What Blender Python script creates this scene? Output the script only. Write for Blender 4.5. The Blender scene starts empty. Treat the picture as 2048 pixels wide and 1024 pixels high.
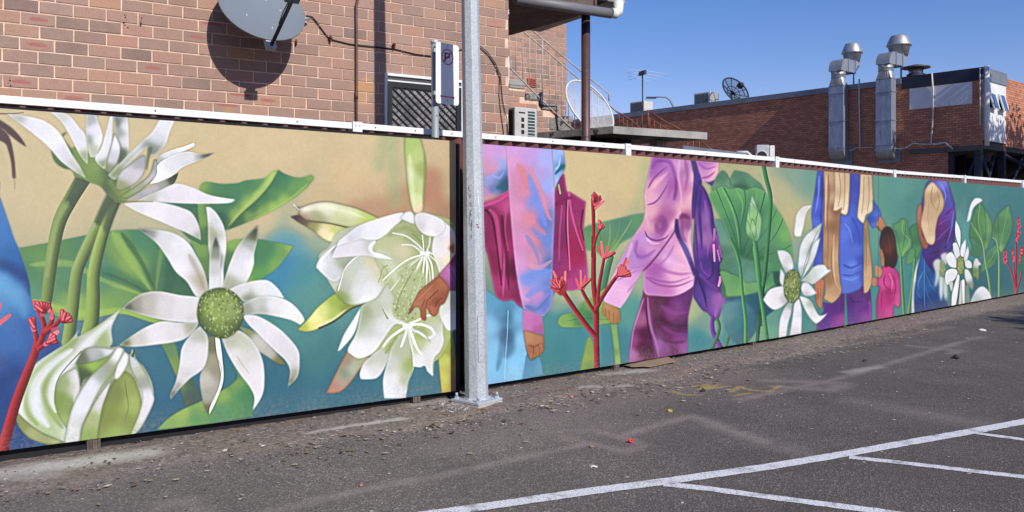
import bpy, bmesh, math, random
import numpy as np
from mathutils import Vector, Matrix, noise as mnoise
R = math.radians
SC = bpy.context.scene
# ------------------------------------------------------------------ camera
H, F, CX, HY = 1.30, 1689.0, 1024.0, 440.0      # eye height, focal length and horizon row of the 2048 px wide photograph
cam = bpy.data.cameras.new('camera'); camo = bpy.data.objects.new('camera', cam); SC.collection.objects.link(camo)
camo.location = (0, 0, H); camo.rotation_euler = (R(90), 0, 0)
cam.sensor_width = 36; cam.lens = 36 * F / 2048; cam.shift_y = -(512 - HY) / 2048
cam.clip_start = .05; cam.clip_end = 3000
SC.camera = camo
# ------------------------------------------------------------------ sky and sun
SUN = Vector((math.sin(R(35.6)) * math.cos(R(34)), -math.cos(R(35.6)) * math.cos(R(34)), math.sin(R(34))))  # towards the sun
w = bpy.data.worlds.new('World'); SC.world = w; w.use_nodes = True
nt = w.node_tree; nt.nodes.clear()
sky = nt.nodes.new('ShaderNodeTexSky'); sky.sky_type = 'NISHITA'; sky.sun_disc = False
sky.sun_elevation = math.asin(SUN.z); sky.sun_rotation = math.atan2(SUN.x, SUN.y)
sky.altitude = 0; sky.air_density = 1.0; sky.dust_density = .1; sky.ozone_density = 3.0
bg = nt.nodes.new('ShaderNodeBackground'); bg.inputs[1].default_value = .105
wo = nt.nodes.new('ShaderNodeOutputWorld'); hs = nt.nodes.new('ShaderNodeHueSaturation'); hs.inputs['Saturation'].default_value = 1.3; hs.inputs['Value'].default_value = 1.0; nt.links.new(sky.outputs[0], hs.inputs['Color']); tn = nt.nodes.new('ShaderNodeMix'); tn.data_type = 'RGBA'; tn.blend_type = 'MULTIPLY'; tn.inputs[0].default_value = 1; tn.inputs[7].default_value = (1.35, 1.02, 1.22, 1); nt.links.new(hs.outputs[0], tn.inputs[6]); nt.links.new(tn.outputs[2], bg.inputs[0]); nt.links.new(bg.outputs[0], wo.inputs[0])
sl = bpy.data.lights.new('sun', 'SUN'); sl.energy = 4.9; sl.angle = R(.5); sl.color = (1, .955, .89)
so = bpy.data.objects.new('sun', sl); SC.collection.objects.link(so); so.rotation_euler = (-SUN).to_track_quat('-Z', 'Y').to_euler()
SC.view_settings.view_transform = 'Standard'; SC.view_settings.look = 'None'; SC.view_settings.exposure = 0.0; SC.view_settings.gamma = 1
SC.view_settings.use_curve_mapping = False
SC.render.engine = 'CYCLES'; SC.cycles.max_bounces = 5; SC.cycles.transparent_max_bounces = 8

# ------------------------------------------------------------------ helpers
COL = SC.collection
def P(px, py, d): return Vector(((px - CX) / F * d, d, H + (HY - py) / F * d))
def ray(px, py, o, n):
    """where the sight line through a photograph pixel meets the plane through o with normal n"""
    r = Vector(((px - CX) / F, 1, (HY - py) / F)); c = Vector((0, 0, H))
    return c + r * ((Vector(o) - c).dot(n) / r.dot(n))
def G(px, py): return ray(px, py, (0, 0, 0), Vector((0, 0, 1)))
def tag(o, label=None, cat=None, group=None, kind=None):
    if label: o['label'] = label
    if cat: o['category'] = cat
    if group: o['group'] = group
    if kind: o['kind'] = kind
    return o
def empty(name, loc, label, cat, group=None, rz=0):
    o = bpy.data.objects.new(name, None); COL.objects.link(o); o.location = loc; o.rotation_euler.z = rz; o.empty_display_size = .1
    return tag(o, label, cat, group)
def link(name, me, parent=None):
    o = bpy.data.objects.new(name, me); COL.objects.link(o)
    if parent is not None:
        o.parent = parent; q = parent; m = Matrix()
        while q is not None: m = Matrix.LocRotScale(q.location, q.rotation_euler, q.scale) @ m; q = q.parent
        o.matrix_parent_inverse = Matrix()
        inv = m.inverted(); o.location = inv @ Vector((0, 0, 0)); o.rotation_euler = inv.to_euler(); o.scale = inv.to_scale()
    return o
class MB:
    """collects shapes (world coordinates) and links them as one mesh object"""
    def __init__(s): s.v = []; s.f = []; s.sm = []; s.mi = []
    def add(s, vs, fs, smooth=False, mi=0):
        b = len(s.v); s.v += [tuple(v) for v in vs]; s.f += [tuple(i + b for i in f) for f in fs]; s.sm += [smooth] * len(fs); s.mi += [mi] * len(fs); return s
    def box(s, c, x, y, z, mi=0):
        """centre and three half axes"""
        c, x, y, z = map(Vector, (c, x, y, z)); vs = [c + a * x + b * y + e * z for e in (-1, 1) for b in (-1, 1) for a in (-1, 1)]
        fl = x.cross(y).dot(z) < 0; fs = [(0, 2, 3, 1), (4, 5, 7, 6), (0, 1, 5, 4), (2, 6, 7, 3), (0, 4, 6, 2), (1, 3, 7, 5)]
        return s.add(vs, [f[::-1] for f in fs] if fl else fs, mi=mi)
    def abox(s, lo, hi, mi=0):
        lo, hi = Vector(lo), Vector(hi); c = (lo + hi) / 2; h = (hi - lo) / 2
        return s.box(c, (h.x, 0, 0), (0, h.y, 0), (0, 0, h.z), mi)
    def prism(s, pts, d, mi=0):
        """polygon pts extruded by vector d"""
        n = len(pts); pts = [Vector(p) for p in pts]; d = Vector(d); vs = pts + [p + d for p in pts]
        nn = sum(((pts[i] - pts[0]).cross(pts[(i + 1) % n] - pts[0]) for i in range(1, n - 1)), Vector())
        fs = [tuple(range(n))[::-1], tuple(range(n, 2 * n))] + [(i, (i + 1) % n, n + (i + 1) % n, n + i) for i in range(n)]
        if nn.dot(d) < 0: fs = [f[::-1] for f in fs]
        return s.add(vs, fs, mi=mi)
    def tube(s, pts, r, n=8, mi=0, cap=True, smooth=True):
        pts = [Vector(p) for p in pts]; m = len(pts); rs = r if isinstance(r, (list, tuple)) else [r] * m; vs = []; up = None
        for i, p in enumerate(pts):
            t = ((pts[min(i + 1, m - 1)] - p).normalized() + (p - pts[max(i - 1, 0)]).normalized()).normalized()
            if up is None: up = Vector((0, 0, 1)) if abs(t.z) < .9 else Vector((1, 0, 0))
            a = t.cross(up).normalized(); up = a.cross(t).normalized()
            vs += [p + (a * math.cos(2 * math.pi * k / n) + up * math.sin(2 * math.pi * k / n)) * rs[i] for k in range(n)]
        fs = [(i * n + k, i * n + (k + 1) % n, (i + 1) * n + (k + 1) % n, (i + 1) * n + k) for i in range(m - 1) for k in range(n)]
        s.add(vs, fs, smooth, mi)
        if cap:
            b = len(s.v) - len(vs); s.f += [tuple(b + k for k in range(n))[::-1], tuple(b + (m - 1) * n + k for k in range(n))]; s.sm += [False] * 2; s.mi += [mi] * 2
        return s
    def lathe(s, c, prof, n=20, axis=(0, 0, 1), mi=0, smooth=True, cap=True):
        ax = Vector(axis).normalized(); a = ax.orthogonal().normalized(); b = ax.cross(a); c = Vector(c)
        vs = [c + ax * h + (a * math.cos(2 * math.pi * k / n) + b * math.sin(2 * math.pi * k / n)) * r for (r, h) in prof for k in range(n)]; m = len(prof)
        fs = [(i * n + k, i * n + (k + 1) % n, (i + 1) * n + (k + 1) % n, (i + 1) * n + k) for i in range(m - 1) for k in range(n)]
        s.add(vs, fs, smooth, mi)
        if cap:
            q = len(s.v) - len(vs); s.f += [tuple(q + k for k in range(n))[::-1], tuple(q + (m - 1) * n + k for k in range(n))]; s.sm += [False] * 2; s.mi += [mi] * 2
        return s
    def build(s, name, mat, parent=None, bevel=0):
        me = bpy.data.meshes.new(name); me.from_pydata(s.v, [], s.f); me.update()
        for m in (mat if isinstance(mat, (list, tuple)) else [mat]): me.materials.append(m)
        me.polygons.foreach_set('use_smooth', s.sm); me.polygons.foreach_set('material_index', s.mi)
        o = link(name, me, parent)
        if bevel:
            md = o.modifiers.new('edge', 'BEVEL'); md.width = bevel; md.segments = 2; md.limit_method = 'ANGLE'; md.angle_limit = R(40)
        return o

# ------------------------------------------------------------------ materials
class N:
    def __init__(s, name):
        s.m = bpy.data.materials.new(name); s.m.use_nodes = True; s.t = s.m.node_tree; s.b = s.t.nodes['Principled BSDF']
    def n(s, ty, **k):
        x = s.t.nodes.new('ShaderNode' + ty)
        for a, v in k.items():
            if a.startswith('i_'): x.inputs[a[2:].replace('_', ' ')].default_value = v
            else: setattr(x, a, v)
        return x
    def l(s, a, b): s.t.links.new(a, b)
    def coord(s, which='Object'): return s.n('TexCoord').outputs[which]
    def noise(s, co, scale, detail=4, rough=.6, out='Fac'):
        x = s.n('TexNoise'); x.inputs['Scale'].default_value = scale; x.inputs['Detail'].default_value = detail; x.inputs['Roughness'].default_value = rough
        if co is not None: s.l(co, x.inputs['Vector'])
        return x.outputs[out]
    def ramp(s, f, stops):
        x = s.n('ValToRGB'); e = x.color_ramp.elements
        while len(e) < len(stops): e.new(.5)
        for i, (p, c) in enumerate(stops): e[i].position = p; e[i].color = (c if len(c) == 4 else tuple(c) + (1,)) if isinstance(c, tuple) else (c, c, c, 1)
        s.l(f, x.inputs[0]); return x.outputs[0]
    def mix(s, f, a, b, mode='MIX'):
        x = s.n('Mix', data_type='RGBA', blend_type=mode)
        for i, v in ((0, f), (6, a), (7, b)):
            if hasattr(v, 'is_linked') or hasattr(v, 'links'): s.l(v, x.inputs[i])
            else: x.inputs[i].default_value = v if i == 0 else ((*v, 1) if len(v) == 3 else v)
        return x.outputs[2]
    def math(s, op, a, b=0.0, clamp=False):
        x = s.n('Math', operation=op, use_clamp=clamp)
        for i, v in ((0, a), (1, b)):
            if hasattr(v, 'links'): s.l(v, x.inputs[i])
            else: x.inputs[i].default_value = v
        return x.outputs[0]
    def bump(s, h, strength=.3, dist=.01, prev=None):
        x = s.n('Bump'); x.inputs['Strength'].default_value = strength; x.inputs['Distance'].default_value = dist; s.l(h, x.inputs['Height'])
        if prev is not None: s.l(prev, x.inputs['Normal'])
        s.l(x.outputs[0], s.b.inputs['Normal']); return x.outputs[0]
    def base(s, c):
        if hasattr(c, 'links'): s.l(c, s.b.inputs['Base Color'])
        else: s.b.inputs['Base Color'].default_value = (*c, 1)
    def set(s, rough=.7, metal=0.0, spec=.5):
        s.b.inputs['Roughness'].default_value = rough; s.b.inputs['Metallic'].default_value = metal; s.b.inputs['Specular IOR Level'].default_value = spec; return s
def simple(name, c, rough=.7, metal=0.0, spec=.4, var=.15, scale=6.0, bump=0.0, bscale=60, bdist=.004, speck=None):
    m = N(name); m.set(rough, metal, spec); co = m.coord(); f = m.noise(co, scale, 5, .65)
    lo = tuple(x * (1 - var) for x in c); hi = tuple(min(1, x * (1 + var)) for x in c)
    col = m.ramp(f, [(.3, lo), (.7, hi)])
    if speck:
        g = m.noise(co, speck[0], 3, .7); col = m.mix(m.ramp(g, [(speck[2], 0.0), (speck[2] + .08, 1.0)]), col, speck[1])
    m.base(col)
    if bump: m.bump(m.noise(co, bscale, 4, .6), bump, bdist)
    return m.m

# ---------------------------------------------------------------- the painted mural (flat print on the boards)
CX0, CY0, CW, CHh = -220, 190, 2560, 760          # drawing sheet of the mural artwork
ART = r'''
V 0 0 1
B 450 300 cdbb8e 350 330 ccba8e 520 430 c9b88e 640 420 cbb48a 700 360 ceb68a 760 250 ceb88c 600 455 b4b08c 660 470 a0b094 900 300 cbb48a 480 460 c0b68e 110 350 c8b890 -200 230 c4b48c 200 260 cbbb92 560 290 cfba8e 800 330 cdb78c 880 380 c0ac82 905 430 a8a878 585 480 8cac98 600 540 3f8f94 560 530 2f86a8 650 600 4b8f88 620 690 3a7e80 560 760 2a6c82 480 700 2e7484 380 700 2c7088 330 850 2a6884 200 870 2a6688 60 880 2a5f92 700 780 2a7084 850 780 2c7488 880 700 3a7c80 560 640 3f8a88 -200 880 224a88 980 300 cbb98c 1160 340 cdb98a 1260 370 cdb888 1200 430 c8b488 1280 470 b4b08c 1170 500 b4ae8c 1140 590 9aa888 1240 560 a0aa8a 1110 640 3f8c8c 1150 690 2c808a 1240 700 2e7c8a 1270 620 4c9890 1280 560 9cb48c 1380 620 a8b488 1420 650 7aa08c 1400 680 2e8690 1470 680 3a8890 1450 330 aead80 1500 320 b0ae82 1560 380 b4ae86 1590 350 86a890 1620 350 6ca08e 1580 430 b8b080 1600 500 8fa890 1590 560 3c8c96 1640 640 3a8880 1560 470 a8ac80 1730 370 5c9c88 1800 380 52988a 1740 470 5a9c88 1700 600 3a8a8c 1790 560 3c8a88 1840 560 3a8682 1830 400 468c80 1950 390 3c807c 1930 470 4f9490 2000 420 32787c 2030 500 2c6c74 1980 570 2a6a70 2100 480 2c6a76 2300 500 2a6672
Q -220 190 912 950
L 100 100 60 .16 b87a58 ; 720 440 780 415 830 380
L 60 60 34 .34 b06a4c ; 720 432 780 420 822 395
L 50 40 30 .55 b4705a ; 858 360 866 400 900 425
L 30 30 30 .5 95ac80 ; 760 330 780 260 790 400
L 80 60 40 .55 2786b0 ; 545 530 575 500 550 560
L 60 90 40 .35 5a9a90 ; 640 620 620 600 600 660
# blue cloth at the left end
V 0 540 2.768
F 2 ; -600 -900* -60 -560 0 -404 50 -260 80 -169 105 -117 150 -9 168 40 174 110 180 160 215 240 300 370 330 420 240 500 150 620 100 740 90 820 150 920 120 1000 -600 1100* ; 60 -60 1a66b4 20 -200 2a78c4 100 20 1a50a4 20 60 4a9ad4 60 140 3f8ec8 150 200 2f74b8 180 320 2a60b0 60 380 2a6cb8 280 410 2a4c98 40 560 1f4fa0 30 680 1a4292 100 600 24549c 60 860 1c468c 120 920 224f88 -300 300 1f5fae -300 800 1a4488
l 60 40 20 .6 123a80 ; -40 -40 60 -10 150 60 170 140
l 90 60 30 .5 5aa8dc ; -60 60 40 90 100 150 140 260
l 40 80 24 .4 10387c ; -20 620 60 600 110 560
# brown hanging leaves
V 0 190 2.768
L 10 4 2 .75 6e5450 ; -160 105 0 104 70 104 130 97
F 1.5 ; -160 90 0 140* 60 180 110 230 148 290* 100 258 50 218 0 182 -160 150 ; 5a4446
F 1.5 ; -100 160 0 180* 40 215 64 270 80 360 88 458* 72 458 65 380 48 310 20 262 -100 220 ; 5c4648
L 5 2 6 .5 7a6660 ; 80 450 82 520
# big lotus leaf behind the left stems
V 0 0 1
F 1.5 ; 38 497* 100 486 160 474 230 462 300 462 360 478 400 500* 430 560 400 620* 335 652 300 645 240 628 160 642 100 628 66 604 58 560 ; 110 490 5c9e50 80 520 6aa64e 55 545 4c9660 150 560 4f9a68 190 480 3f9068 200 540 489470 232 490 7cae48 262 520 88b848 285 480 3a9462 340 500 368c5c 330 560 3f7f5a 370 560 3a7452 300 600 6c9c50 150 610 8fba58 250 600 74aa50 250 640 8fc040 200 630 86b850 60 590 5a9a78
l 18 5 6 .75 98c44c ; 225 464 260 520 305 585
l 10 4 4 .6 2c6a46 ; 243 466 280 520 312 582
l 30 8 9 .5 2f7a54 ; 200 545 250 560 300 588
l 6 3 3 .6 3a7048 ; 205 545 250 562 305 590
l 12 6 5 .6 a0c85c ; 60 530 140 528 205 560 300 595
l 14 8 4 .8 a2cc48 ; 66 600 160 628 240 624 335 650
l 10 4 5 .6 86b44c ; 330 470 318 530 312 582
l 26 10 8 .5 2a6248 ; 350 500 340 560 330 600
# leaf behind top flower
V 240 190 2.768
F 1.5 ; 180 590* 420 600 445 700 470 830 390 800 330 740 ; 300 640 3f7f60 440 720 4c8a50 440 640 3a7a5c
F 1.5 ; 395 810 450 830 490 840 500 1000 470 1010 430 900 ; 430 850 7aae4a 480 950 5f9a48
F 1.3 ; 445 500* 480 482 560 494 650 490 700 475 800 462 850 425 878 416* 868 436 830 500 760 580 680 650 590 745* 480 835* 450 780 440 720 430 600 ; 550 530 3f9a58 620 520 3c9858 700 500 3c9858 780 480 52a454 850 450 a4cc4a 830 490 a8cc4c 760 550 9cc84a 700 600 98c44a 640 660 90bc4c 600 600 3a8c60 640 560 3a9060 520 600 3a8c5c 740 510 3f9a5c 560 680 2f6c50 520 760 2c6850 450 520 8cb84c 440 600 80b44c 455 700 80b04a 475 780 4c8c50 480 560 52a04e
l 44 10 8 .75 b4d458 ; 855 430 800 515 730 590 650 670 600 725
F 1.3 ; 878 416* 920 442 990 460 1060 443* 1072 470 990 552 850 640 720 700 590 750* 680 652 760 582 830 502 868 438 ; 890 440 2c8c54 860 480 2f8c56 800 560 308a54 740 620 347c50 660 690 3c7c4c 600 735 3c7048 920 480 3c9a56 960 510 6cb04e 1040 460 84b84a 1000 500 7cb84a 900 590 a0cc4a 850 620 a4d04a 780 650 90c04c 720 680 7cb048 1000 480 4ca454 850 560 4c9c54
l 12 5 4 .5 2a6c48 ; 868 440 830 505 760 585 680 655 600 735
l 14 8 5 .6 aed054 ; 1040 490 970 555 850 632 730 690
l 14 8 6 .5 2c6a50 ; 560 560 520 680 500 800
F 1.5 ; 590 820* 640 800 700 800 765 800 850 815 962 838* 920 900 870 960 800 1010 740 1050 600 1060 570 1000 ; 620 825 8cc048 600 900 4f9050 820 850 3c9858 900 860 6ab050 930 850 90c04a 860 950 78bc48 760 1000 5ab04a 780 900 3a9a58 700 1030 8cc048 600 1000 2f7058
# three stems
V 0 190 2.768
T 84 58 8aa656 74903f 4e6048 ; 458 470 390 580 330 700 296 850 275 1000 256 1140 240 1190
T 62 70 98b060 7f9a48 4e6048 ; 618 570 560 690 490 830 432 960 414 1060 400 1200 376 1370
T 52 88 9cbc50 86a444 4a5c40 ; 640 590 590 710 546 860 518 1000 516 1120 508 1240 490 1330
L 78 50 10 .8 485a4c ; 462 450 425 520 385 590
L 26 18 8 .5 a8b880 ; 372 600 318 700 285 850 262 1000
L 62 40 10 .8 485a4c ; 622 555 580 630 545 700
L 22 16 8 .5 a8b880 ; 520 720 460 830 410 960
L 56 40 10 .7 4c5e48 ; 642 590 612 670 590 740
L 20 16 8 .5 b4c478 ; 560 740 515 860 490 1000
# top flower
F 1.5 ; 375 205* 345 230 420 330 440 400 470 440 480 470 420 455 400 420 350 405 305 370 287 315 300 290 ; 300 340 5a8a48 360 400 4f7844 380 240 6a8a50 420 420 7c9c50
F 1.5 ; 400 300 450 300 500 330 545 350 600 430 650 440 720 500 700 590 650 595 600 560 570 520 540 498 480 478 440 430 ; 460 400 7c9c4c 520 400 86a450 540 470 7a9a4a 600 500 5a7048 640 560 6a7c4c 690 550 94b058 600 440 5c7450
F 1.2 e 8 fafafe .45 ; 40 106* 130 116 230 138 300 180 350 240 400 330 445 400 478 465* 420 430 340 370 270 290 190 220 110 160 ; 90 125 aeb0a8 180 160 dcdce4 300 250 e2e2ea 360 320 d4d4dc 420 400 c4c8c0 460 450 8a9870
F 1.2 e 8 fafafe .4 ; 280 97* 345 97* 390 120 440 180 475 225 487 300 487 390* 440 330 390 230 340 150 ; 330 110 c8ccc4 400 180 d8d8e2 450 260 dadae2 480 360 9cac80
F 1.2 e 7 fafafe .4 ; 478 106* 532 106* 545 150 570 235 545 310 530 345 500 345* 480 250 ; 490 140 a8aeb0 520 200 dcdce6 540 250 e2e2ea 510 300 b8c0a8 490 250 9aa498
F 1.2 e 7 fafafe .5 ; 610 118* 628 118* 622 200 620 280 600 350 580 415* 540 380 528 345 560 300 590 200 ; 610 150 d0d4d8 590 270 d8dae0 560 330 dcdce4 580 390 8a9a70
F 1.2 e 8 fafafe .4 ; 628 118* 708 122* 712 180 715 250 710 330 660 400 640 300 640 180 ; 640 160 6f7c6c 660 200 9aa29a 690 180 dadce2 700 260 d4d6da 670 330 5f7055
F 1.2 e 5 5a6a50 .6 ; 635 208* 665 270 668 320 650 380 620 425 600 430 590 380 610 300 ; 640 260 e0e0e8 620 350 c8c8d2 605 410 8a9878
F 1.2 e 8 f6f6fa .5 ; 600 445* 700 345 780 265 840 210 884 140* 969 140* 940 210 915 280 860 335 820 330 820 290 760 340 700 400 640 470 ; 900 180 dcdce2 860 230 cfd2d6 830 300 7c8878 760 300 c4c8c8 700 370 b0b8a8 650 430 8aa070
F 1.2 e 6 6a7858 .5 ; 640 520* 660 440 740 370 800 335 808 400 790 450 740 500 670 530 ; 700 440 c8c6cc 770 380 a8a8ac 760 440 cac8ce 670 510 94a070
F 1.2 e 5 566650 .6 ; 660 565* 760 500 830 440 855 360 880 380 878 440 830 490 760 545 700 575 ; 850 400 a0a6a0 840 450 bcbcc0 760 520 a0aa8c 700 560 90ac5c
L 26 8 6 .7 566850 ; 830 300 820 350 812 410
L 30 12 8 .6 7c9c48 ; 610 480 650 540 690 570
V 240 190 2.768
F 1 ; 205 375* 225 335 290 305 350 288 410 266* 411 284 350 315 280 345 215 382* ; 260 330 dadae2 380 285 e8e8ee 220 370 a8b0a8
F 1 e 5 f6f6fa .4 ; 165 495* 205 440 213 385 300 333 380 315 450 328 525 320* 485 345 430 368 350 402 300 442 250 477 ; 220 440 e8e8ec 300 380 d8d8dc 400 345 dcdce0 438 345 b0b4a8 470 335 4a5440 510 322 3a4430
F 1 ; 40 583* 130 530 200 493 270 462 325 432* 300 490 240 530 150 565 ; 90 565 a8aaa8 180 520 b4b4b4 240 490 a0a498 290 465 4a5640 315 440 38442c
F 1.2 e 6 f6f6fa .4 ; 100 590* 130 570 220 530 310 493 400 512 500 555 640 580* 600 600 450 604 300 600 170 592 ; 180 570 b8bcae 300 530 dcd8e0 450 570 e0dce6 600 585 eaeaf0 220 585 d8d6dc
F 1.2 e 6 f6f6fa .4 ; 20 605* 150 588 250 600 340 625 400 655 440 730 450 806* 380 770 300 735 200 692 100 650 ; 80 620 d8d8d8 200 640 e2dee6 320 660 dcd8e0 400 740 d8d6da 440 790 a0a89a
L 12 6 3 .6 6c7c54 ; -30 590 60 590 180 590
# seed head flower stem and lower leaf
V 240 540 2.768
F 2 ; 228 405* 300 398 340 520 400 600 445 690 440 725 360 757* 330 640 290 540 ; 260 430 6a9a5c 300 560 84a44c 340 640 6e9450 400 640 4a6a5c 400 700 4c5c60 370 740 5a6c54
F 2 ; 205 887* 270 822 350 772 430 737 500 702 560 672* 650 600 620 530* 700 600 740 690 735 812* 500 852 ; 260 860 86c050 350 800 9cc848 460 740 8cbc48 560 690 94c24a 640 620 86b84c 600 600 3c8c58 700 700 3c9c58 640 760 52aa58 540 790 52a868 420 820 62b05c 720 780 38a05c 620 560 3f9060
l 26 10 7 .6 2f8c58 ; 600 590 580 640 560 660
# seed head flower petals
V 240 190 2.768
F 1.2 e 8 fafafa .4 ; 97 740* 200 747 300 767 380 820 430 900 465 970 490 1060 497 1125* 430 1125 370 1035 310 980 260 900 200 820 ; 115 748 3a4638 160 765 8f958c 230 790 d4d4d8 330 850 dedee2 420 930 c8c8ca 350 950 e4e2e8 450 1040 b0a890 400 1080 dcdade
l 26 10 8 .5 a39a80 ; 380 880 430 980 470 1090
F 1.2 e 8 fafafa .5 ; 478 620* 500 622* 540 660 580 740 590 850 575 960 572 1100 495 1100 505 950 490 830 488 720 ; 500 650 dadade 540 720 d4d4da 570 850 e2e2e8 540 900 9ca49a 560 1020 dcdce0 500 760 a8ac8c
F 1.2 e 6 e8e8ea .6 ; 530 768* 556 850 556 950 545 1085 500 1085 498 900 ; 530 810 4f5e48 530 870 8c9484 525 950 c4c6c4 525 1050 d8dadc
F 1.2 e 7 fafafa .4 ; 765 720* 763 800 745 880 740 950 700 1040 640 1085 560 1095* 580 1020 610 930 650 840 710 770 ; 758 745 3c4834 745 780 5c6848 730 830 b0b2ac 700 880 d8d6dc 650 960 dcdadf 600 1050 a8ac98 720 940 e8e6ec
V 240 540 2.768
F 1.2 e 7 fafafa .45 ; 608 108* 680 76 800 56 865 92 912 158* 820 147 740 165 695 182* 665 160 ; 680 110 d6d6da 780 90 dedee0 860 120 d8e0e4 700 165 8c957c 650 130 c8c8c8
F 1.2 e 7 fafafa .4 ; 676 190* 760 152 840 145 920 167 980 212 1022 275 1000 306* 950 280 870 260 780 245 690 250 ; 700 215 98a090 760 190 c0c4be 850 200 dedee0 950 240 e6e6e8 780 235 b0b4ac 1000 290 e8e4d4
F 1.2 ; 655 310* 720 330 790 372 850 440 918 522* 880 522 800 470 750 440 700 370 ; 700 340 8c9468 760 400 c4c4bc 830 460 b8b8b0 880 505 7c7c48
F 1.2 e 8 fafafa .45 ; 678 252* 760 255 860 310 930 370 985 440 996 500 985 590 930 650* 942 560 915 500 860 450 780 370 710 300 ; 720 280 dcdade 820 330 e0dee2 920 430 d8d6dc 960 510 d8d6da 960 580 a8a494 942 630 5c682c
F 1.2 e 8 fafafa .45 ; 562 375* 640 335 700 360 760 430 795 520 800 640 782 710 735 782* 745 710 720 650 660 570 600 470 ; 620 380 b8bca8 680 400 c4c8b4 700 480 d0d0cc 640 480 dcdadc 750 560 e0dce0 760 660 dedade 750 740 e4e4e8
l 8 3 4 .5 a8a898 ; 640 470 690 540 720 580
F 1.2 ; 478 378* 535 368 545 440 572 530 567 620 522 740 492 803* 463 740 443 600 478 500 487 440 ; 510 420 787c58 500 500 a09c80 480 600 c0beb4 490 700 a8a89c 485 780 6c6c50 530 560 989480
F 1 ; 528 370* 552 382 570 512 572 620 530 735 495 803* 500 760 545 660 560 590 550 520 535 450 ; e6e6ea
l 5 3 2 .5 7a7860 ; 545 500 562 540 555 600
F 1.2 e 8 fafafa .45 ; 445 312* 487 372 486 480 457 552 390 602 330 662 282 718* 280 688 310 620 330 530 345 430 400 350 ; 450 360 b4b8a8 440 440 dcdade 390 500 dedce0 340 600 d4d2d6 310 650 a0a094 290 700 4e4e38
F 1.2 e 8 fafafa .45 ; 438 285* 425 320 380 370 320 397 200 415 80 427 -8 420* 60 370 150 315 240 285 330 292 ; 400 310 a8ac94 320 340 d8d6d8 200 370 dedce0 90 400 c8c8c0 20 412 6c7044
F 1.2 e 7 fafafa .55 ; 10 218* 60 170 130 130 220 120 330 140 450 162 435 260 425 290 330 290 220 275 120 250 60 230 ; 40 212 566048 90 190 9a9a8c 150 190 bcb8b0 250 200 d2cecf 340 220 dad8da 410 200 d8d8d6 420 270 cccaca
F 1.2 e 26 46592c .85 ; 428 240 448 152 500 112 560 100 620 118 670 168 687 240 667 312 622 362 560 380 490 352 445 302 ; 560 200 8ea650 520 240 96b04e 620 220 90a85c 480 300 6f8840 640 320 6a8240
D 90 5 .55 b8cc7c 3
D 70 6 .5 5a7430 4
D 60 5 .5 cdd8a0 5
D 60 4 .5 7c9a40 6
# closed bud at the bottom left
V 0 540 2.768
F 1.4 ; 440 328* 380 400 300 450 200 520 150 600 110 700 92 770 98 850 150 920 220 955 290 967 350 960 470 990 600 980 700 970 730 915 790 850 840 760 852 700 840 620 800 540 760 500 735 440 720 470 690 450 660 425 612 430 625 400 620 320 668 218* 600 268 520 322 470 350 430 370 ; 150 560 ccd0c8 110 740 dcdce0 200 700 d0d6dc 280 660 9cb070 350 560 d4d8dc 350 750 9cb85c 420 600 c8c8c8 400 880 cfd8cc 500 740 d0d4dc 550 680 b8c0b0 600 780 84944c 700 740 94aa54 650 880 a2c058 790 700 dadadf 770 560 a8b088 520 540 9cc440 470 580 566f48 640 350 d8d8dc 560 370 a0b870 480 400 b8c0b0 700 560 a4ac80 520 480 9aa098 260 880 b4c890
l 44 34 8 .8 94b056 ; 430 380 300 500 200 590 160 700 160 790 210 860
l 50 44 8 .85 dcdfe6 ; 400 440 300 520 205 620 185 720 215 800 270 870
l 34 26 7 .8 96ae62 ; 460 430 340 530 262 620 255 720 300 810 350 880
l 46 34 8 .8 e2e4ea ; 620 280 520 370 440 460 340 560 290 650 285 720 310 790
l 6 4 2 .8 5c7048 ; 450 450 350 560 310 640 305 740
F 1.2 e 6 6c8048 .5 ; 425 540* 340 590 308 680 310 760 350 850 400 880 445 700 ; 350 620 9cac74 330 720 84a04c 420 600 d4d2d4 430 660 c8c8c4 380 760 8ca458 380 850 a0bc64
l 26 18 6 .7 d8d6d8 ; 428 560 430 640 410 740
F 1.5 ; 430 525* 500 510 600 480 560 560 470 600 450 650 445 600 ; 520 520 9cc83c 560 500 8cb040 470 590 4c6440
F 1.4 e 5 5a6a50 .4 ; 418 525* 440 480 470 440 530 428 620 438 650 430 600 480 500 515 ; 450 490 6c7860 520 460 b0b4ae 600 450 d8d8dc 560 490 a0a8a0
F 1.5 e 8 6c7c54 .5 ; 690 440* 650 430 600 500 520 570 440 680 395 780 370 880 365 985 480 985 450 900 500 780 560 660 640 560 ; 650 460 e8e8ec 560 570 a8b0ac 500 640 d8dce2 430 760 dcdee6 400 880 d8dcd8 450 850 c8ccc8 600 560 98a080
l 16 12 5 .6 93a764 ; 680 470 600 600 530 720 480 830 455 950
F 1.5 e 6 5c6c40 .6 ; 625 600* 560 680 500 780 455 880 450 985 540 985 560 850 590 720 ; 600 650 d8d4d8 550 740 d0cecc 510 830 a8b878 500 940 94b450
F 1.5 e 10 5c7038 .5 ; 690 560* 640 600 590 700 560 800 550 985 700 980 780 800 780 700 740 600 ; 640 680 7c8c4c 600 820 84943f 660 900 9cbc50 720 640 94a450 740 740 a4b45c 700 850 88a044
l 6 4 3 .7 5c6c38 ; 690 600 700 680 710 760 690 850
F 1.2 e 5 8c9878 .4 ; 690 455* 650 530 635 600 660 600 700 540 715 480 ; e0e0e4
F 1.2 e 5 70805c .4 ; 715 470* 725 540 760 620 790 700 770 800 725 915 780 880 850 740 850 690 820 600 760 500 ; 740 520 c0c8d0 790 620 9ca494 810 700 dcdae0 780 800 d8d8dc 740 880 c4ccb8 770 560 b8c0a8
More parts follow.
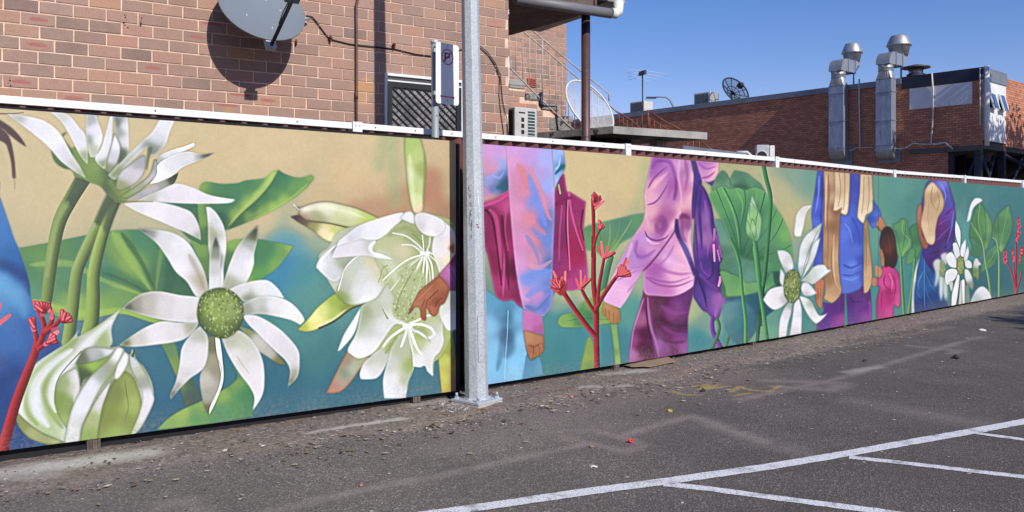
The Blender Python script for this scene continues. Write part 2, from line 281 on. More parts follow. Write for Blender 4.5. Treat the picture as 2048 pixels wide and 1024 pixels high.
L 14 6 2 .9 4c5c40 ; 735 475 745 442
F 1.4 e 5 54643c .6 ; 92 765* 108 800 160 850 230 900 360 955* 290 969 220 957 150 922 98 852 ; 130 840 8c9454 250 930 98a468 200 900 a4ac74 330 955 a8b880
# red kangaroo paw at the left
T 66 40 c8303a a81c24 6e1018 ; 5 1060 40 900 90 730 150 570 190 470 205 400
T 34 20 c83440 a81c28 701018 ; 205 410 200 370 190 330 172 280
T 36 22 c83440 a81c28 701018 ; 215 420 240 350 240 290 215 230 190 180
T 30 18 c83440 a81c28 701018 ; 240 350 280 300 290 250 268 190
T 28 18 c83440 a81c28 701018 ; 250 350 310 300 350 250 352 225
T 26 18 c83440 a81c28 701018 ; 215 440 240 420 280 400
L 28 16 2 .95 e8606c ; 186 330 165 272
L 26 14 2 .9 e45c68 ; 200 210 184 172
L 24 14 2 .9 dc4854 ; 232 250 228 205
L 26 15 2 .95 e8606c ; 285 265 292 225
L 22 12 2 .95 ec6c74 ; 272 225 266 182
L 26 14 2 .95 ec6c78 ; 345 265 356 220
L 24 20 2 .95 f07880 ; 368 275 384 256
L 30 22 2 .95 f07c88 ; 285 365 318 344
L 24 18 2 .95 e8606c ; 250 412 288 396
L 20 14 2 .9 d84450 ; 290 330 318 322
L 28 20 2 .95 e8606c ; -10 300 52 252
L 22 14 2 .95 e8606c ; -10 230 2 190
K 6 52 22 d03844 f08088 7 ; 238 230 95 60
K 5 46 22 d03844 f08088 8 ; 345 285 50 55
K 4 44 22 d03844 f08088 9 ; 262 400 30 40
K 3 46 22 d03844 f08088 10 ; 190 320 110 20
# white night flower
V 570 250 3.414
F 1.3 e 10 6c7a40 .5 ; 815 80* 925 82* 948 160 966 260 962 350 952 450 942 590 890 618* 865 560 840 430 830 330 817 200 ; 850 130 b0cc68 890 220 bcd078 940 300 a4b460 850 350 ccd4a8 900 420 c0d484 890 520 d8dea8 885 590 e8d0b4
l 30 16 8 .6 dce4b4 ; 850 200 862 340 875 500 885 590
l 18 10 6 .6 849c48 ; 955 180 955 340 940 560
F 1.3 e 6 5c5038 .55 ; 52 532* 75 556 110 562 200 532 300 525 400 545 520 580 650 640* 560 700 470 715 370 690 230 665 130 645 90 610 98 592 ; 65 545 403838 130 575 ece8d4 120 625 9c8c70 280 560 e0e4c4 420 600 d8dca8 600 640 bcd064 400 665 c4c898 220 640 a8a880
l 40 14 10 .5 f0eed8 ; 130 575 260 560 400 585 560 640
F 1.3 e 5 5c5038 .4 ; 38 627* 100 618 150 655 300 672 400 692 495 712 440 760 380 790 320 804 260 780 200 730 140 692 100 670 ; 70 640 54404c 120 660 6c5c48 190 700 98985c 260 740 ecdcae 320 770 f4e4b4 350 710 c8cc80 430 730 b0cc54 370 770 d4dc70
l 10 6 4 .7 4c4030 ; 90 622 170 655 300 670 420 700 490 712
L 8 6 2.5 .9 e8e0d8 ; 62 545 95 580
V 570 500 2.925
F 1.6 e 6 c08050 .4 ; 898 640* 930 460 975 470 992 560 1003 700 1003 870* 920 870* ; 930 560 b4c43c 950 640 c4d44c 940 760 c8cc3c 970 600 98a444 990 640 a48450 988 760 b0845c
F 1.8 e 8 b86c50 .75 ; 243 838* 290 740 330 660 372 585* 500 630 440 700 390 770 340 822 290 840 ; 290 790 b88870 340 720 8c9c80 400 690 b0b8a8 360 650 a08c74 320 770 b0a090 430 680 a8b084
F 1.4 e 4 b4b440 .6 ; 74 468* 140 400 200 330 310 252 370 300 450 322* 380 350 280 422 200 462 130 480 ; 100 455 b8c040 180 400 ecec9c 230 360 d8dc7c 300 310 a0c030 280 370 b4cc48 360 330 8c9c3c 180 440 e0dc70
L 12 5 3 .8 3c3430 ; 200 458 290 415 390 342 450 322
l 12 8 3 .7 dcdcc8 ; 170 455 280 405 360 345
# corolla ground tone
F 2 ; 200 60 260 -20 320 -110 500 -160 700 -200 830 -210 960 -180 1003 -120* 1003 440* 900 640 760 670 620 620 440 620 400 560 480 320 330 290 ; 600 -50 a8b478 760 0 a4b06c 850 100 b4bc88 700 200 a4b078 640 300 b4be9c 560 250 b8c0a0 860 300 b8c48c 800 400 b4c078 700 500 a8bc70 620 560 b4bc88 450 100 c8ccc8
F 1.4 e 8 fcfcff .3 ; 310 592* 345 500 400 410 448 332* 430 420 400 500 330 582 ; e6e6ea
F 1.4 e 8 fafafa .5 ; 448 330* 500 290 620 180 720 200 740 360 690 430 640 440 580 520 520 600 440 636 385 610 370 580 420 480 ; 470 370 9cac80 540 330 bcc4b0 600 300 c8ccc0 680 300 a8b47c 500 460 c8ccc4 560 450 dadcdc 440 590 e8e8ec 520 560 e4e4e8 630 400 d8dcd8 460 420 a8b494
F 1.4 e 6 fafafa .5 ; 445 757* 440 720 470 655 560 580 640 520 640 560 585 690 545 745 500 758 ; 470 730 e2e2e8 520 700 d4d4d4 570 620 c0c4b8 620 560 a0b070 500 640 c0c4b8
F 1.4 e 7 fafafa .4 ; 605 640* 650 520 730 500 770 640 752 700 722 780 708 870* 582 870* 575 760 ; 620 660 c4c8c0 680 600 b4bca0 640 760 dedee2 700 760 b4bc9c 620 840 e4e4ea 740 680 a0b060 670 820 dadade
l 12 6 5 .6 94ac58 ; 735 560 748 660 735 760
l 5 4 2 .8 ecece4 ; 752 690 730 770 705 840
F 1.4 e 8 fafafa .45 ; 750 682* 745 520 780 440 850 375 920 380 925 480 930 540 905 600 875 640 868 742* 835 712 820 680 790 688 ; 800 480 a4b460 870 450 c4cab8 900 520 dcdcde 860 590 dadada 790 640 dedee0 770 560 b8c490 850 700 d4d4d4 870 400 b8c090
l 12 6 4 .6 8ca458 ; 905 600 872 650 866 730
F 1.4 e 6 fafafa .4 ; 910 330* 960 250 1003 220* 1003 466* 955 472 925 425 905 370 ; 940 340 d4d8d0 980 300 c8ccc0 970 400 e4e4e8 990 430 ececf0
F 1.4 e 8 fafafa .5 ; 183 102* 205 55 260 0 340 -60 430 -60 420 20 370 100 320 172 280 184 230 150 ; 200 80 e8e8ec 260 40 d8dadc 300 0 8c9884 330 40 b0b8a8 280 120 ccd0d4 350 80 9ca890 320 150 c8ccc8
l 16 10 4 .9 eeeef2 ; 190 96 225 40 300 -30
F 1.4 e 6 7c8c58 .4 ; 303 240 320 200 350 110 400 50 470 20 560 30 640 60 700 110 600 200 540 280 470 312 380 324 320 285 ; 400 100 c0c8b8 460 150 d0d4d0 540 100 d4ccb0 600 90 b8bc84 420 240 d8dadc 500 230 dcdede 350 220 b8bcb0 480 290 e8e8ec 330 270 8ca050 620 160 b8c094 560 60 b8c094
l 9 7 2 .9 ecf0f0 ; 312 235 330 170 350 110 400 55 430 35
V 570 250 3.414
F 1.5 ; 690 740 780 670 880 680 930 740 1010 770 1024 860 1060 950 1090 1040 960 1200 820 1250 700 1080 620 920 598 830 ; 760 740 b4bc8c 700 820 bcc094 800 860 ccc6a4 860 760 a0ac74 960 800 a0ac78 860 980 acb884 980 960 a0ac70 1040 980 a8b47c 720 920 bcc4a0 800 1100 b4be8c 900 1120 bcc494
l 60 30 12 .5 d4d8c4 ; 640 860 720 950 760 1080
l 40 20 10 .5 8c9c60 ; 700 760 820 700 920 760
l 50 30 12 .4 94a468 ; 1000 900 960 1040 900 1180
F 1.3 e 7 fafafa .4 ; 320 912* 350 840 420 780 520 780 620 790 600 860 650 880 742 918* 640 912 560 895 450 900 ; 380 870 dcd8e0 500 840 d4d4da 580 820 c0c4c0 460 880 dcd8de 680 905 eeeef4
l 22 12 5 .8 eceef4 ; 620 790 582 830 600 870 660 890 735 918
F 1.3 e 6 fafafe .4 ; 350 835* 372 790 400 768 500 692 640 640 800 600 795 650 740 700 690 750 630 785 560 785 520 780 440 800 ; 400 790 dcdee4 480 740 d0d4dc 600 700 e0e0e6 700 670 e4e2ea 560 770 dcdee4 460 790 c0c4c8
F 1.3 e 5 a8b0a8 .5 ; 783 640* 820 600 862 592 886 625 886 682* 850 670 ; dedee4
F 1.4 e 7 fafafe .4 ; 1060 640* 1110 680 1160 740 1160 900 1100 970 1070 1040 1030 930 1005 860 1020 760 ; 1100 740 e4e2e8 1080 860 e0dee0 1060 960 d8d4cc 1120 930 ecdcb8 1140 800 f0d8c8 1060 760 d8d8dc
F 3 ; 1118 840 1140 820 1160 810* 1160 880* 1130 865 ; c48058
F 1.3 e 8 fcfcff .35 ; 885 640* 900 610 950 600 1040 630 1085 660 1095 705 1050 752 1000 762 940 740 900 690 ; 930 650 d8d6dc 1000 680 e4e2e8 1040 720 dcdae0 920 680 c8c8c8 1000 740 e8e6ec
l 5 3 2 .6 9ca09c ; 1085 660 1095 700 1070 745
L 14 9 1.5 .9 dce0dc ; 950 880 920 830 830 760 735 738
L 14 9 1.5 .9 dce0dc ; 950 885 900 840 860 820 800 818
L 14 12 2 .9 8ca05c ; 960 860 930 800 872 745
L 9 7 1.2 .9 e8ece8 ; 950 880 945 820 938 752
L 12 12 1.2 .9 d0d8c8 ; 962 870 985 820 990 768
L 12 16 1.2 .9 e0e4e0 ; 970 860 1010 880 1030 850
L 12 8 1.2 .95 e8ecec ; 950 885 860 910 780 960 700 1030 670 1060
L 12 8 1.2 .95 d8e0d0 ; 950 885 880 940 820 1000 760 1080 720 1130
L 13 9 1.2 .95 eceef0 ; 950 885 910 960 880 1040 850 1130
L 12 8 1.2 .95 e8ecec ; 955 885 945 980 935 1060 905 1150
L 14 10 1.2 .95 eceef0 ; 960 885 970 960 965 1060 968 1120
L 13 9 1.2 .95 e8ecec ; 965 880 1000 950 1010 1040 1015 1100
L 11 8 1.2 .9 dce4d0 ; 965 875 1040 940 1060 1010
L 12 8 1.2 .8 c4ccb0 ; 950 885 850 950 750 1010 690 1080
L 11 7 1.2 .8 ccd4bc ; 955 885 900 1000 850 1080 800 1160
L 11 7 1.2 .85 d8dcc8 ; 960 885 985 990 990 1090 960 1170
L 20 20 2 1 eceef2 ; 930 875 975 880
V 570 500 2.925
F 4 ; 690 100 780 120 830 180 800 280 780 380 740 420 650 400 630 340 660 240 ; 720 200 b0bc8c 760 300 b4c090 690 340 a8b480
D 90 4 .6 7c9448 11
D 70 5 .6 c8d4a0 12
D 50 4 .6 dce4c4 13
V 570 500 2.925
L 7 5 1.5 .8 a8bc78 ; 780 120 750 220 700 320 690 370
L 7 5 1.5 .8 c4d09c ; 800 150 770 250 735 340 740 390
L 7 5 1.5 .8 8ca050 ; 740 140 690 230 660 300 645 360
L 6 5 1.5 .7 8ca058 ; 600 90 570 110 560 150 545 190
L 5 4 2 .7 9cb068 ; 570 92 600 130 560 170
L 18 14 1.5 .95 dce2dc ; 720 440 660 420 610 395 580 360
L 12 5 1.5 .8 8c9c60 ; 600 400 570 345
L 18 12 1.5 .95 e8eaec ; 712 450 660 480 610 520 575 565
L 20 14 2 .85 9caf5c ; 650 510 620 560 590 600
L 16 12 1.5 .95 e8eaec ; 715 455 700 510 680 565
L 16 10 1.5 .95 d4dcd0 ; 720 460 735 540 752 620
L 18 12 1.5 .95 eaecf0 ; 730 460 750 520 775 580 800 610
L 18 14 1.5 .95 dce2e0 ; 725 455 780 480 840 515 872 495
L 16 14 1.5 .95 eaeef0 ; 735 440 790 435 850 455 875 490
L 14 10 1.5 .9 eaeef0 ; 730 430 780 410 830 385 858 382
L 16 5 2 .7 a0b08c ; 760 460 810 480 850 540
L 24 20 2 1 eef0f2 ; 700 445 735 450
F 1.3 e 6 8c4828 .5 ; 895 148* 950 90 1003 20* 1003 238* 960 232 915 185 ; 920 140 b86ca0 960 120 c47cb8 990 160 c070b0 970 210 b060a0 990 60 a84c90
l 4 3 2 .6 8c4080 ; 960 100 985 150 1000 200
F 1.2 e 7 7a3c20 .55 ; 720 382* 735 340 760 290 790 240 850 190 900 155 930 175 958 215 960 250 935 310 907 330 895 370 880 388 855 382 835 345 825 350 828 405 815 414 798 400 790 345 765 335 745 360 ; 760 320 c07c58 800 260 b46c48 860 200 a8623c 920 200 b46c44 930 270 a0583a 880 300 904c30 850 270 b8704c 870 350 b86848 810 370 a85a38 740 350 a05030
l 8 4 3 .6 6a3420 ; 900 230 860 270 830 300 825 345
l 5 3 2 .7 5c2c1c ; 880 330 895 300 920 280
l 5 3 2 .6 5c2c1c ; 800 330 820 290
l 8 5 3 .5 d08c68 ; 780 290 830 240 870 200
l 6 4 2 .5 cc8460 ; 855 330 865 370
# ----------------------------------------------------------------- right hand boards
Q 960 190 2340 950
V 0 0 1
L 90 70 40 .45 3c8c94 ; 1130 650 1180 690 1240 700
L 50 50 24 .5 b8bc94 ; 1110 600 1140 560 1180 590
V 1180 290 3.793
L 70 50 24 .35 8cae88 ; 420 150 400 330 330 540
F 3 ; -60 640 30 600 130 578 250 550 330 530 412 518* 400 590 330 690 240 745 160 840 120 870 60 822 -40 790 -100 720 ; 50 640 4c9458 120 640 5f9c74 250 600 508c70 350 570 5ca868 130 760 5c9c60 0 700 5aa060 -40 740 6aac60 260 680 4f9470 180 780 7cb058
l 10 6 3 .8 98c050 ; 320 565 270 650 210 740 150 830
l 8 5 3 .7 88b850 ; 225 570 215 660 180 750 150 830
l 9 6 4 .6 98c468 ; 150 590 150 700 130 800
l 7 5 3 .7 3c7c50 ; 60 620 90 740 120 860
T 40 60 5c9470 4c8a60 3c7450 ; 160 850 135 930 110 1030 95 1100
V 900 540 3.2
F 2 e 6 a0cc48 .6 ; 692 332 720 290 800 268 860 200 930 170 1000 120 1060 180 1060 300 1100 330 1000 345 900 362 740 370 700 352 ; 750 330 86c04c 830 290 4c9c50 900 230 78b84c 900 290 3c8c54 980 240 8cc040 1000 320 88b84c 860 330 3f9460
l 6 4 3 .7 2c6c48 ; 740 330 840 310 940 312 1040 320
F 2.5 e 6 6aa048 .4 ; 828 660* 850 560 885 430 920 480 930 660* ; 870 560 98b440 900 520 88a448 900 620 7c9c50 850 620 84b04c
# first figure: jeans
F 1.5 ; 180 60* 235 130 290 170 350 200 400 190 470 250* 475 380 492 500 485 600 468 720* 150 770* ; 260 220 4c9cc8 260 350 6cb8e4 300 500 6cb8e4 330 280 4c90b8 370 300 2f6c90 370 430 386c90 430 300 64b0dc 440 450 74c0ec 450 600 6cbce8 340 620 64b0dc 260 620 6cb8e4 400 640 7ac4ec
l 70 40 14 .55 2c5f84 ; 350 380 380 480 360 560
l 40 16 10 .5 2f6890 ; 340 420 320 560 300 650
l 5 3 1.5 .8 9cd4f0 ; 372 260 366 420 352 620 350 700
l 12 8 4 .6 a0dcf4 ; 488 520 478 610 466 700
F 1.5 ; 488 545* 530 580 575 560 598 670* 464 705* ; 520 610 3c8cb4 570 630 4c9cc4 500 650 4694bc
l 20 10 7 .5 2c6488 ; 390 260 400 330 380 400
l 24 12 8 .4 8cd0f4 ; 300 260 290 400 280 600
l 16 8 6 .5 3c80a8 ; 430 260 440 340 470 400
l 30 14 10 .4 3c7ca4 ; 300 300 270 260 240 200
# first figure: torso sleeve and bag
V 900 270 3.531
F 1.5 ; 180 30* 412 85* 405 200 415 385 300 440 235 475 150 480* ; 280 120 d4a0d4 360 110 c89cd8 320 220 d0a0d0 260 220 d498b4 370 210 90a4e0 385 280 5c7cc0 270 330 8c98d0 300 380 6078b4 250 400 c08cc0 280 440 d498a4 390 360 2c6080 395 130 d8a8dc
l 50 30 12 .75 1f5c78 ; 400 300 380 360 330 372
l 24 14 8 .6 dc90b0 ; 240 290 300 250 340 180
l 26 12 8 .6 8ca4ec ; 250 310 300 290 350 300 390 240
V 0 0 1
F 1.2 e 4 e878b0 .35 ; 960 408* 990 396 1020 379* 1023 410 1028 460 1033 500 1040 570 1046 617* 1036 611 1025 600 1010 603 993 593 985 560 975 510 960 470* ; 980 405 c4488c 1008 398 c03880 985 440 94205c 978 420 80184c 1000 460 8c1c54 1010 500 a82868 1025 440 8c2058 1025 540 6c1040 995 520 8c1c50 1005 570 b83478 1010 590 a02c64 1035 590 8c2058 1015 410 d05090
l 5 3 2 .8 54082c ; 972 420 985 440 995 500 1003 570
l 7 5 3 .8 cc4c8c ; 978 418 992 436 998 480 1003 540
l 5 3 2.5 .7 d85898 ; 1012 480 1008 540 1006 595
l 8 4 3 .7 5c0c34 ; 1003 430 1012 500 1018 580
l 5 3 2 .6 d05090 ; 1016 400 1010 450 1016 500
l 5 5 2 .7 d85c98 ; 968 412 995 402 1018 388
F 1.2 e 4 e070ac .35 ; 1109 388* 1117 356 1129 348* 1134 382 1140 384* 1172 404* 1170 430 1168 465 1173 510 1176 552 1172 572 1140 582 1120 575 1106 592* 1103 560 1105 480 ; 1122 400 8c2060 1150 410 a02868 1165 420 98286c 1135 430 b02c6c 1115 440 803068 1120 480 842864 1145 480 b01c54 1160 500 a81c54 1135 540 a83070 1165 550 b0408c 1115 520 903078 1145 570 bc4088 1128 370 902468 1150 520 b81c58
l 5 3 2 .8 d8589c ; 1138 386 1142 420 1152 460 1166 500
l 4 3 2 .8 540c38 ; 1134 400 1132 460 1138 520
l 3 3 1.5 .8 e070ac ; 1136 400 1135 450 1140 540
l 4 3 2 .7 c04c8c ; 1124 412 1120 460 1118 520
l 3 3 1.5 .8 4c0c34 ; 1166 420 1162 450 1168 480
l 6 6 2 .8 801c58 ; 1112 408 1130 398 1140 396
F 1 ; 1116 370* 1119 368* 1123 388* 1120 390* ; a0b078
F 1.4 e 3 f0b8e0 .35 ; 1013 286* 1104 294* 1108 350 1110 420 1107 500 1105 560 1107 590 1100 618 1086 634* 1066 628 1047 618* 1041 590 1032 540 1024 460 1018 380 ; 1028 320 dca0d0 1060 315 c49cdc 1092 320 a0a8ec 1024 300 d4a0dc 1045 350 d88cb0 1075 350 b49cdc 1095 370 90a4ec 1050 385 d88ca8 1070 400 7088e0 1088 400 c090c8 1035 420 dc94bc 1060 440 dc8ca4 1085 450 5c78d4 1100 440 6c78bc 1045 480 d890c0 1070 480 d8889c 1095 480 6480d0 1040 530 dc9cd0 1070 520 d890a8 1060 560 7090e4 1085 545 6c90e4 1100 530 506cb0 1050 590 d89cc8 1075 595 cc90c8 1090 610 5c78d4 1065 615 9080c8 1100 575 5c80cc
l 14 6 5 .8 6c88e8 ; 1058 350 1072 390 1084 430 1092 452
l 9 4 3 .75 e0909c ; 1060 335 1080 380 1096 430 1104 440
l 14 8 4 .7 d8848c ; 1036 330 1048 350 1052 380
l 13 5 4 .7 6484dc ; 1068 455 1090 480 1106 478
l 14 5 5 .75 d8889c ; 1052 430 1075 455 1092 470
l 8 3 3 .7 7c84d0 ; 1052 470 1070 500 1080 530
l 16 6 5 .8 688ce4 ; 1048 556 1075 548 1106 540
l 10 4 3 .7 e09cb4 ; 1056 530 1080 535 1104 520
l 12 5 4 .7 6c88e0 ; 1052 595 1075 578 1100 575
l 8 4 3 .75 5474c0 ; 1050 612 1075 618 1100 590
l 10 4 4 .6 d8a0e4 ; 1036 560 1042 590 1060 602
V 900 270 3.531
F 1.4 ; 722 85* 797 100* 812 180 812 240 775 310 742 378* 735 250 ; 750 150 8cb0f4 790 130 98b4f0 770 260 78a8f0 750 330 90b4f8 795 230 2c7c98 800 160 5c88e0
l 26 14 5 .9 1a6478 ; 805 215 780 235 740 280
l 12 8 4 .9 9cc0f8 ; 745 250 770 210 780 150
V 900 540 3.2
F 1.3 e 4 e8a0d8 .4 ; 470 255* 530 275 590 302* 598 360 600 410* 580 417 530 402 470 383 ; 500 300 cc78bc 560 330 c870b4 590 370 b05c98 500 370 c878b4 560 400 b4609c
F 1.3 e 6 8c5030 .4 ; 470 385* 530 402 580 417 600 420* 605 500 592 530 575 550 540 565 522 582 500 540 485 490 ; 500 430 c08860 560 450 b87c54 590 480 b0704c 530 520 a86840 510 550 b87850 580 530 b4744c
l 5 3 1.5 .7 70401f ; 532 490 535 530 525 570
l 5 3 1.5 .7 70401f ; 562 475 575 510 570 545
l 4 3 1.5 .6 70401f ; 590 465 600 500
l 12 8 4 .5 7c4828 ; 500 480 540 490 580 465
# second figure in pink
V 1180 540 3.94
F 1.4 e 6 7cb050 .4 ; 162 425* 215 425* 228 560 250 760* 200 770* 182 560 ; 190 480 84bc5c 215 600 8cc45c 190 640 70a850 235 700 98c468
F 1.3 e 6 8c5c34 .4 ; 112 235* 232 308* 242 370 232 412 200 428 170 420 140 385 105 352 98 312 ; 140 290 c08c58 190 330 b88450 220 380 a87440 120 330 b07c48 170 390 b8844c
l 5 3 1.5 .7 7c4c24 ; 122 310 125 360
l 5 3 1.5 .7 7c4c24 ; 150 320 155 390
l 5 3 1.5 .7 7c4c24 ; 185 340 185 410
F 1.4 ; 428 150* 520 190 680 195 820 110* 812 200 778 350 772 480 768 690* 305 760* 318 600 350 430 400 270 ; 440 250 80305c 400 400 a8608c 350 560 9c488c 330 660 b878b0 400 600 5c103c 430 500 54103c 470 620 480c34 560 250 5c1848 560 400 541040 640 350 8c3c80 700 280 84388c 760 260 6c2c74 620 500 6c2458 700 450 582058 700 560 904090 600 620 8c4490 740 620 a058a0 660 640 6c2860 540 600 a868b0
l 16 10 5 .8 cc88c8 ; 425 220 380 350 340 480 322 640
l 20 16 5 .85 b070b8 ; 455 210 462 340 485 470 520 570 545 690
l 12 8 4 .7 3c0828 ; 440 230 450 380 470 500 500 640
l 40 14 10 .55 944c9c ; 560 280 660 340 770 330
l 36 14 10 .55 8c4494 ; 560 440 660 500 770 510
l 30 14 10 .55 4c1038 ; 540 380 640 430 770 440
l 30 14 10 .5 4c1038 ; 560 540 660 570 760 560
V 0 0 1
F 1.4 e 3 f4c4e4 .35 ; 1306 305* 1298 345 1292 375 1289 395 1291 414 1288 440 1270 470 1258 490 1243 517 1225 555 1210 590 1208 600 1213 606 1241 617* 1255 598 1275 560 1288 540* 1289 585 1312 592 1352 592 1388 572 1392 550 1388 520 1382 480 1385 440 1388 400 1394 372 1400 365 1418 364 1434 355 1438 325 1438 310* ; 1318 325 a454b4 1310 345 a860b4 1330 330 b874c0 1340 350 b46cb8 1312 365 dc9cb4 1328 365 cc8cc4 1345 395 c078bc 1345 370 a858a8 1300 395 e4acc4 1305 425 e8b0bc 1322 440 984088 1335 430 b464a0 1300 455 dca0b0 1292 480 c490d4 1318 475 b468b0 1335 480 dc9ccc 1350 450 e0a8c8 1268 520 b888cc 1285 510 b470b8 1300 500 d898c8 1362 415 e8b0bc 1370 345 b468a8 1382 350 e4b4d4 1358 330 dca0d0 1365 375 c87cac 1385 400 eab0b8 1365 435 98407c 1372 450 8c3c88 1340 520 dca4d8 1352 550 f0b4d4 1365 500 f0b0cc 1310 540 b05cac 1300 570 c47cc4 1330 580 c878bc 1370 575 ecb8dc 1245 580 e8b8dc 1225 600 e4b0dc 1260 560 dca0d0 1412 340 cc8cc4 1428 345 f4b4c8 1408 330 b870c4 1375 470 d08cc0 1385 500 e4b0c4
V 1180 290 3.793
l 26 14 8 .65 9040a4 ; 500 120 600 130 640 220 650 330 630 420
l 14 8 4 .7 8c4098 ; 440 330 480 260 540 200 590 160
l 13 7 4 .75 8c3c90 ; 432 455 500 430 560 350 600 270
l 30 16 9 .6 e8a8b8 ; 440 370 500 290 580 220
l 40 24 12 .65 8c3c88 ; 500 600 520 650 560 620 570 560
l 12 7 4 .8 743078 ; 415 650 440 700 500 724 560 712 600 680
l 24 12 8 .6 e8b4c8 ; 430 480 430 560 450 640
l 30 14 8 .65 9854b4 ; 350 840 400 850 450 830 500 790
l 16 8 4 .8 7c3478 ; 395 960 450 910 540 800 650 640 665 560
l 34 18 10 .5 f4b8c4 ; 680 480 640 580 560 700
l 30 14 9 .5 e0a0c4 ; 440 560 420 640
l 26 14 8 .6 9c5098 ; 720 110 740 230 720 350
l 20 12 7 .5 f0c0d8 ; 680 110 670 230 690 360 690 450
l 22 14 7 .6 f4bccc ; 780 200 785 330 770 480
l 34 20 8 .8 742868 ; 680 545 720 540 755 560
l 30 14 8 .65 8c3c88 ; 700 570 700 680 735 740
l 24 14 7 .6 f0b8c8 ; 770 640 750 720 790 860
l 26 14 8 .6 a858a8 ; 480 900 560 950 680 980 770 970
l 50 30 16 .5 f6c4e4 ; 560 850 640 900 720 920
l 16 10 5 .7 9c4890 ; 420 1000 520 1060 660 1070 790 1020
l 16 10 5 .6 a050a4 ; 820 130 880 180 960 160
l 18 10 5 .6 944088 ; 850 250 900 240 950 200
l 9 6 3 .6 b870b8 ; 290 930 350 930 430 900
l 14 8 5 .6 a868b0 ; 200 1030 280 990 360 950
l 16 9 5 .5 b070b8 ; 280 1120 330 1060 380 1000
l 30 20 10 .45 8c3c94 ; 470 180 500 130 560 120
l 34 18 10 .4 f4c4d0 ; 470 330 530 260 600 200
l 26 14 8 .55 7c3484 ; 640 420 655 330 650 240
l 40 26 12 .45 b05ca8 ; 620 250 610 330 590 400
l 22 12 8 .5 f8d0d8 ; 690 500 660 560 620 640
l 46 24 12 .5 8c4498 ; 545 540 575 620 530 690
l 18 10 6 .6 f4c8dc ; 425 700 470 745 540 745
l 22 12 7 .5 8848a0 ; 360 720 345 800 370 850
l 26 14 8 .5 f4c4dc ; 320 740 290 830 250 900
l 20 12 7 .5 a860b0 ; 640 760 580 860 500 930
l 40 20 12 .45 f8d0e8 ; 700 780 740 860 760 940
l 18 9 6 .55 9448a0 ; 440 1000 520 1030 640 1040 760 1000
# purple scarf
F 1.2 e 4 241050 .5 ; 765 100* 800 120 825 200 850 280 830 320 815 420 800 540 778 565* 775 440 790 250 780 180 ; 790 180 3c2884 820 250 502c98 800 400 44288c 790 500 5c3494
F 1.2 ; 860 262* 900 285 950 268* 952 300 940 318 905 300 ; 5c3098
F 1.2 ; 650 560* 668 565* 690 690 740 780 780 880 805 960 790 1000* 745 880 700 780 648 660 ; 680 640 3c2078 740 800 5c4cb0 790 930 4c2c8c
V 0 0 1
F 1.2 e 3 2c1058 .5 ; 1398 362* 1412 382 1423 410 1430 448 1440 480 1447 514 1441 530 1444 552 1450 560 1455 590 1452 613 1445 618 1437 638 1427 640 1418 628 1405 620 1394 605 1387 588 1391 540 1387 500 1389 450 1390 420 ; 1396 400 54309c 1406 400 702c98 1412 440 a070b0 1400 440 7c3ca0 1424 440 4c2888 1414 480 a86ca8 1434 490 783898 1396 500 7434a8 1404 530 502c90 1400 560 46287c 1418 550 6c34a0 1412 600 5c40a0 1432 600 a060b0 1442 570 5c2c88 1440 545 402070 1395 580 5c3898 1424 520 4c2888
V 1180 290 3.793
l 24 14 4 .8 3c2480 ; 845 330 830 480 840 650 850 800
l 18 10 3 .8 402480 ; 860 320 920 480 930 640 940 720
l 26 10 5 .7 9c60b0 ; 870 420 890 560 900 700 890 860
l 12 7 3 .7 341c6c ; 800 600 810 760 820 900
l 14 8 3 .8 8040a8 ; 835 880 860 960 930 1010
l 20 10 4 .7 34206c ; 930 860 930 980 880 1030
l 18 10 4 .7 3c2478 ; 800 940 860 1080 880 1200
L 18 14 1.2 .95 e498c0 ; 938 760 945 880
L 14 9 1.2 .9 c480b8 ; 968 800 985 880
L 20 14 1.2 .9 a860ac ; 980 760 1000 850
L 20 12 1.2 .9 c070b8 ; 945 640 940 720
L 22 16 1.2 .9 8c50a8 ; 960 690 985 760
L 24 14 1.2 .95 ec98d0 ; 988 1030 975 1070
V 1180 540 3.94
L 28 20 1.2 .95 e898c8 ; 1030 60 1028 85
L 26 20 1.2 .95 e898c8 ; 1064 95 1062 130
L 24 18 1.2 .95 ec98cc ; 1085 250 1104 300
L 34 22 2 .85 a060b4 ; 1020 200 1000 290 985 360
l 14 8 4 .8 2c1860 ; 850 60 900 200 930 330
L 26 14 3 .7 7840a4 ; 870 40 930 100 1000 150
L 20 14 3 .7 9454b0 ; 1050 130 1070 200 1060 270
L 26 20 3 .8 8c3ca4 ; 935 330 930 240
T 30 50 8c4cb8 7434a0 5c2488 ; 965 370 965 470 1000 560 1040 640
T 24 30 4c9c5c 3c8450 2c6440 ; 1005 392 1020 450 1000 530 960 620
T 26 30 58a864 40905c 2c6c48 ; 1072 300 1110 370 1104 470 1068 600
V 900 540 3.2
# big red kangaroo paw
T 38 30 c8303c a01c28 600c14 ; 942 660 936 430 936 250 920 100 918 0 920 -100
T 20 26 c8303c a01c28 600c14 ; 918 -200 918 -330 914 -450
L 30 26 2 1 a01c28 ; 918 -90 918 -210
T 34 28 c83440 a01c28 600c14 ; 925 420 870 350 800 255 740 165 705 110
T 26 20 c83440 a01c28 600c14 ; 930 280 885 205 850 140 838 100
T 30 22 c83440 a01c28 600c14 ; 935 250 965 190 1010 120 1060 50 1100 10
T 24 18 c83440 a01c28 600c14 ; 945 200 955 90 972 0 985 -70
T 16 14 c83440 a01c28 600c14 ; 921 -150 940 -220 965 -265
F 1.5 ; 660 90 690 60 720 50 745 80 745 140 720 165 690 150 ; b42834
L 24 16 1.5 .95 e4505c ; 672 100 648 68
L 20 14 1.5 .95 f07468 ; 690 80 662 10
L 20 14 1.5 .95 ec6470 ; 714 90 716 48
L 20 14 1.5 .95 f07c74 ; 734 80 738 12
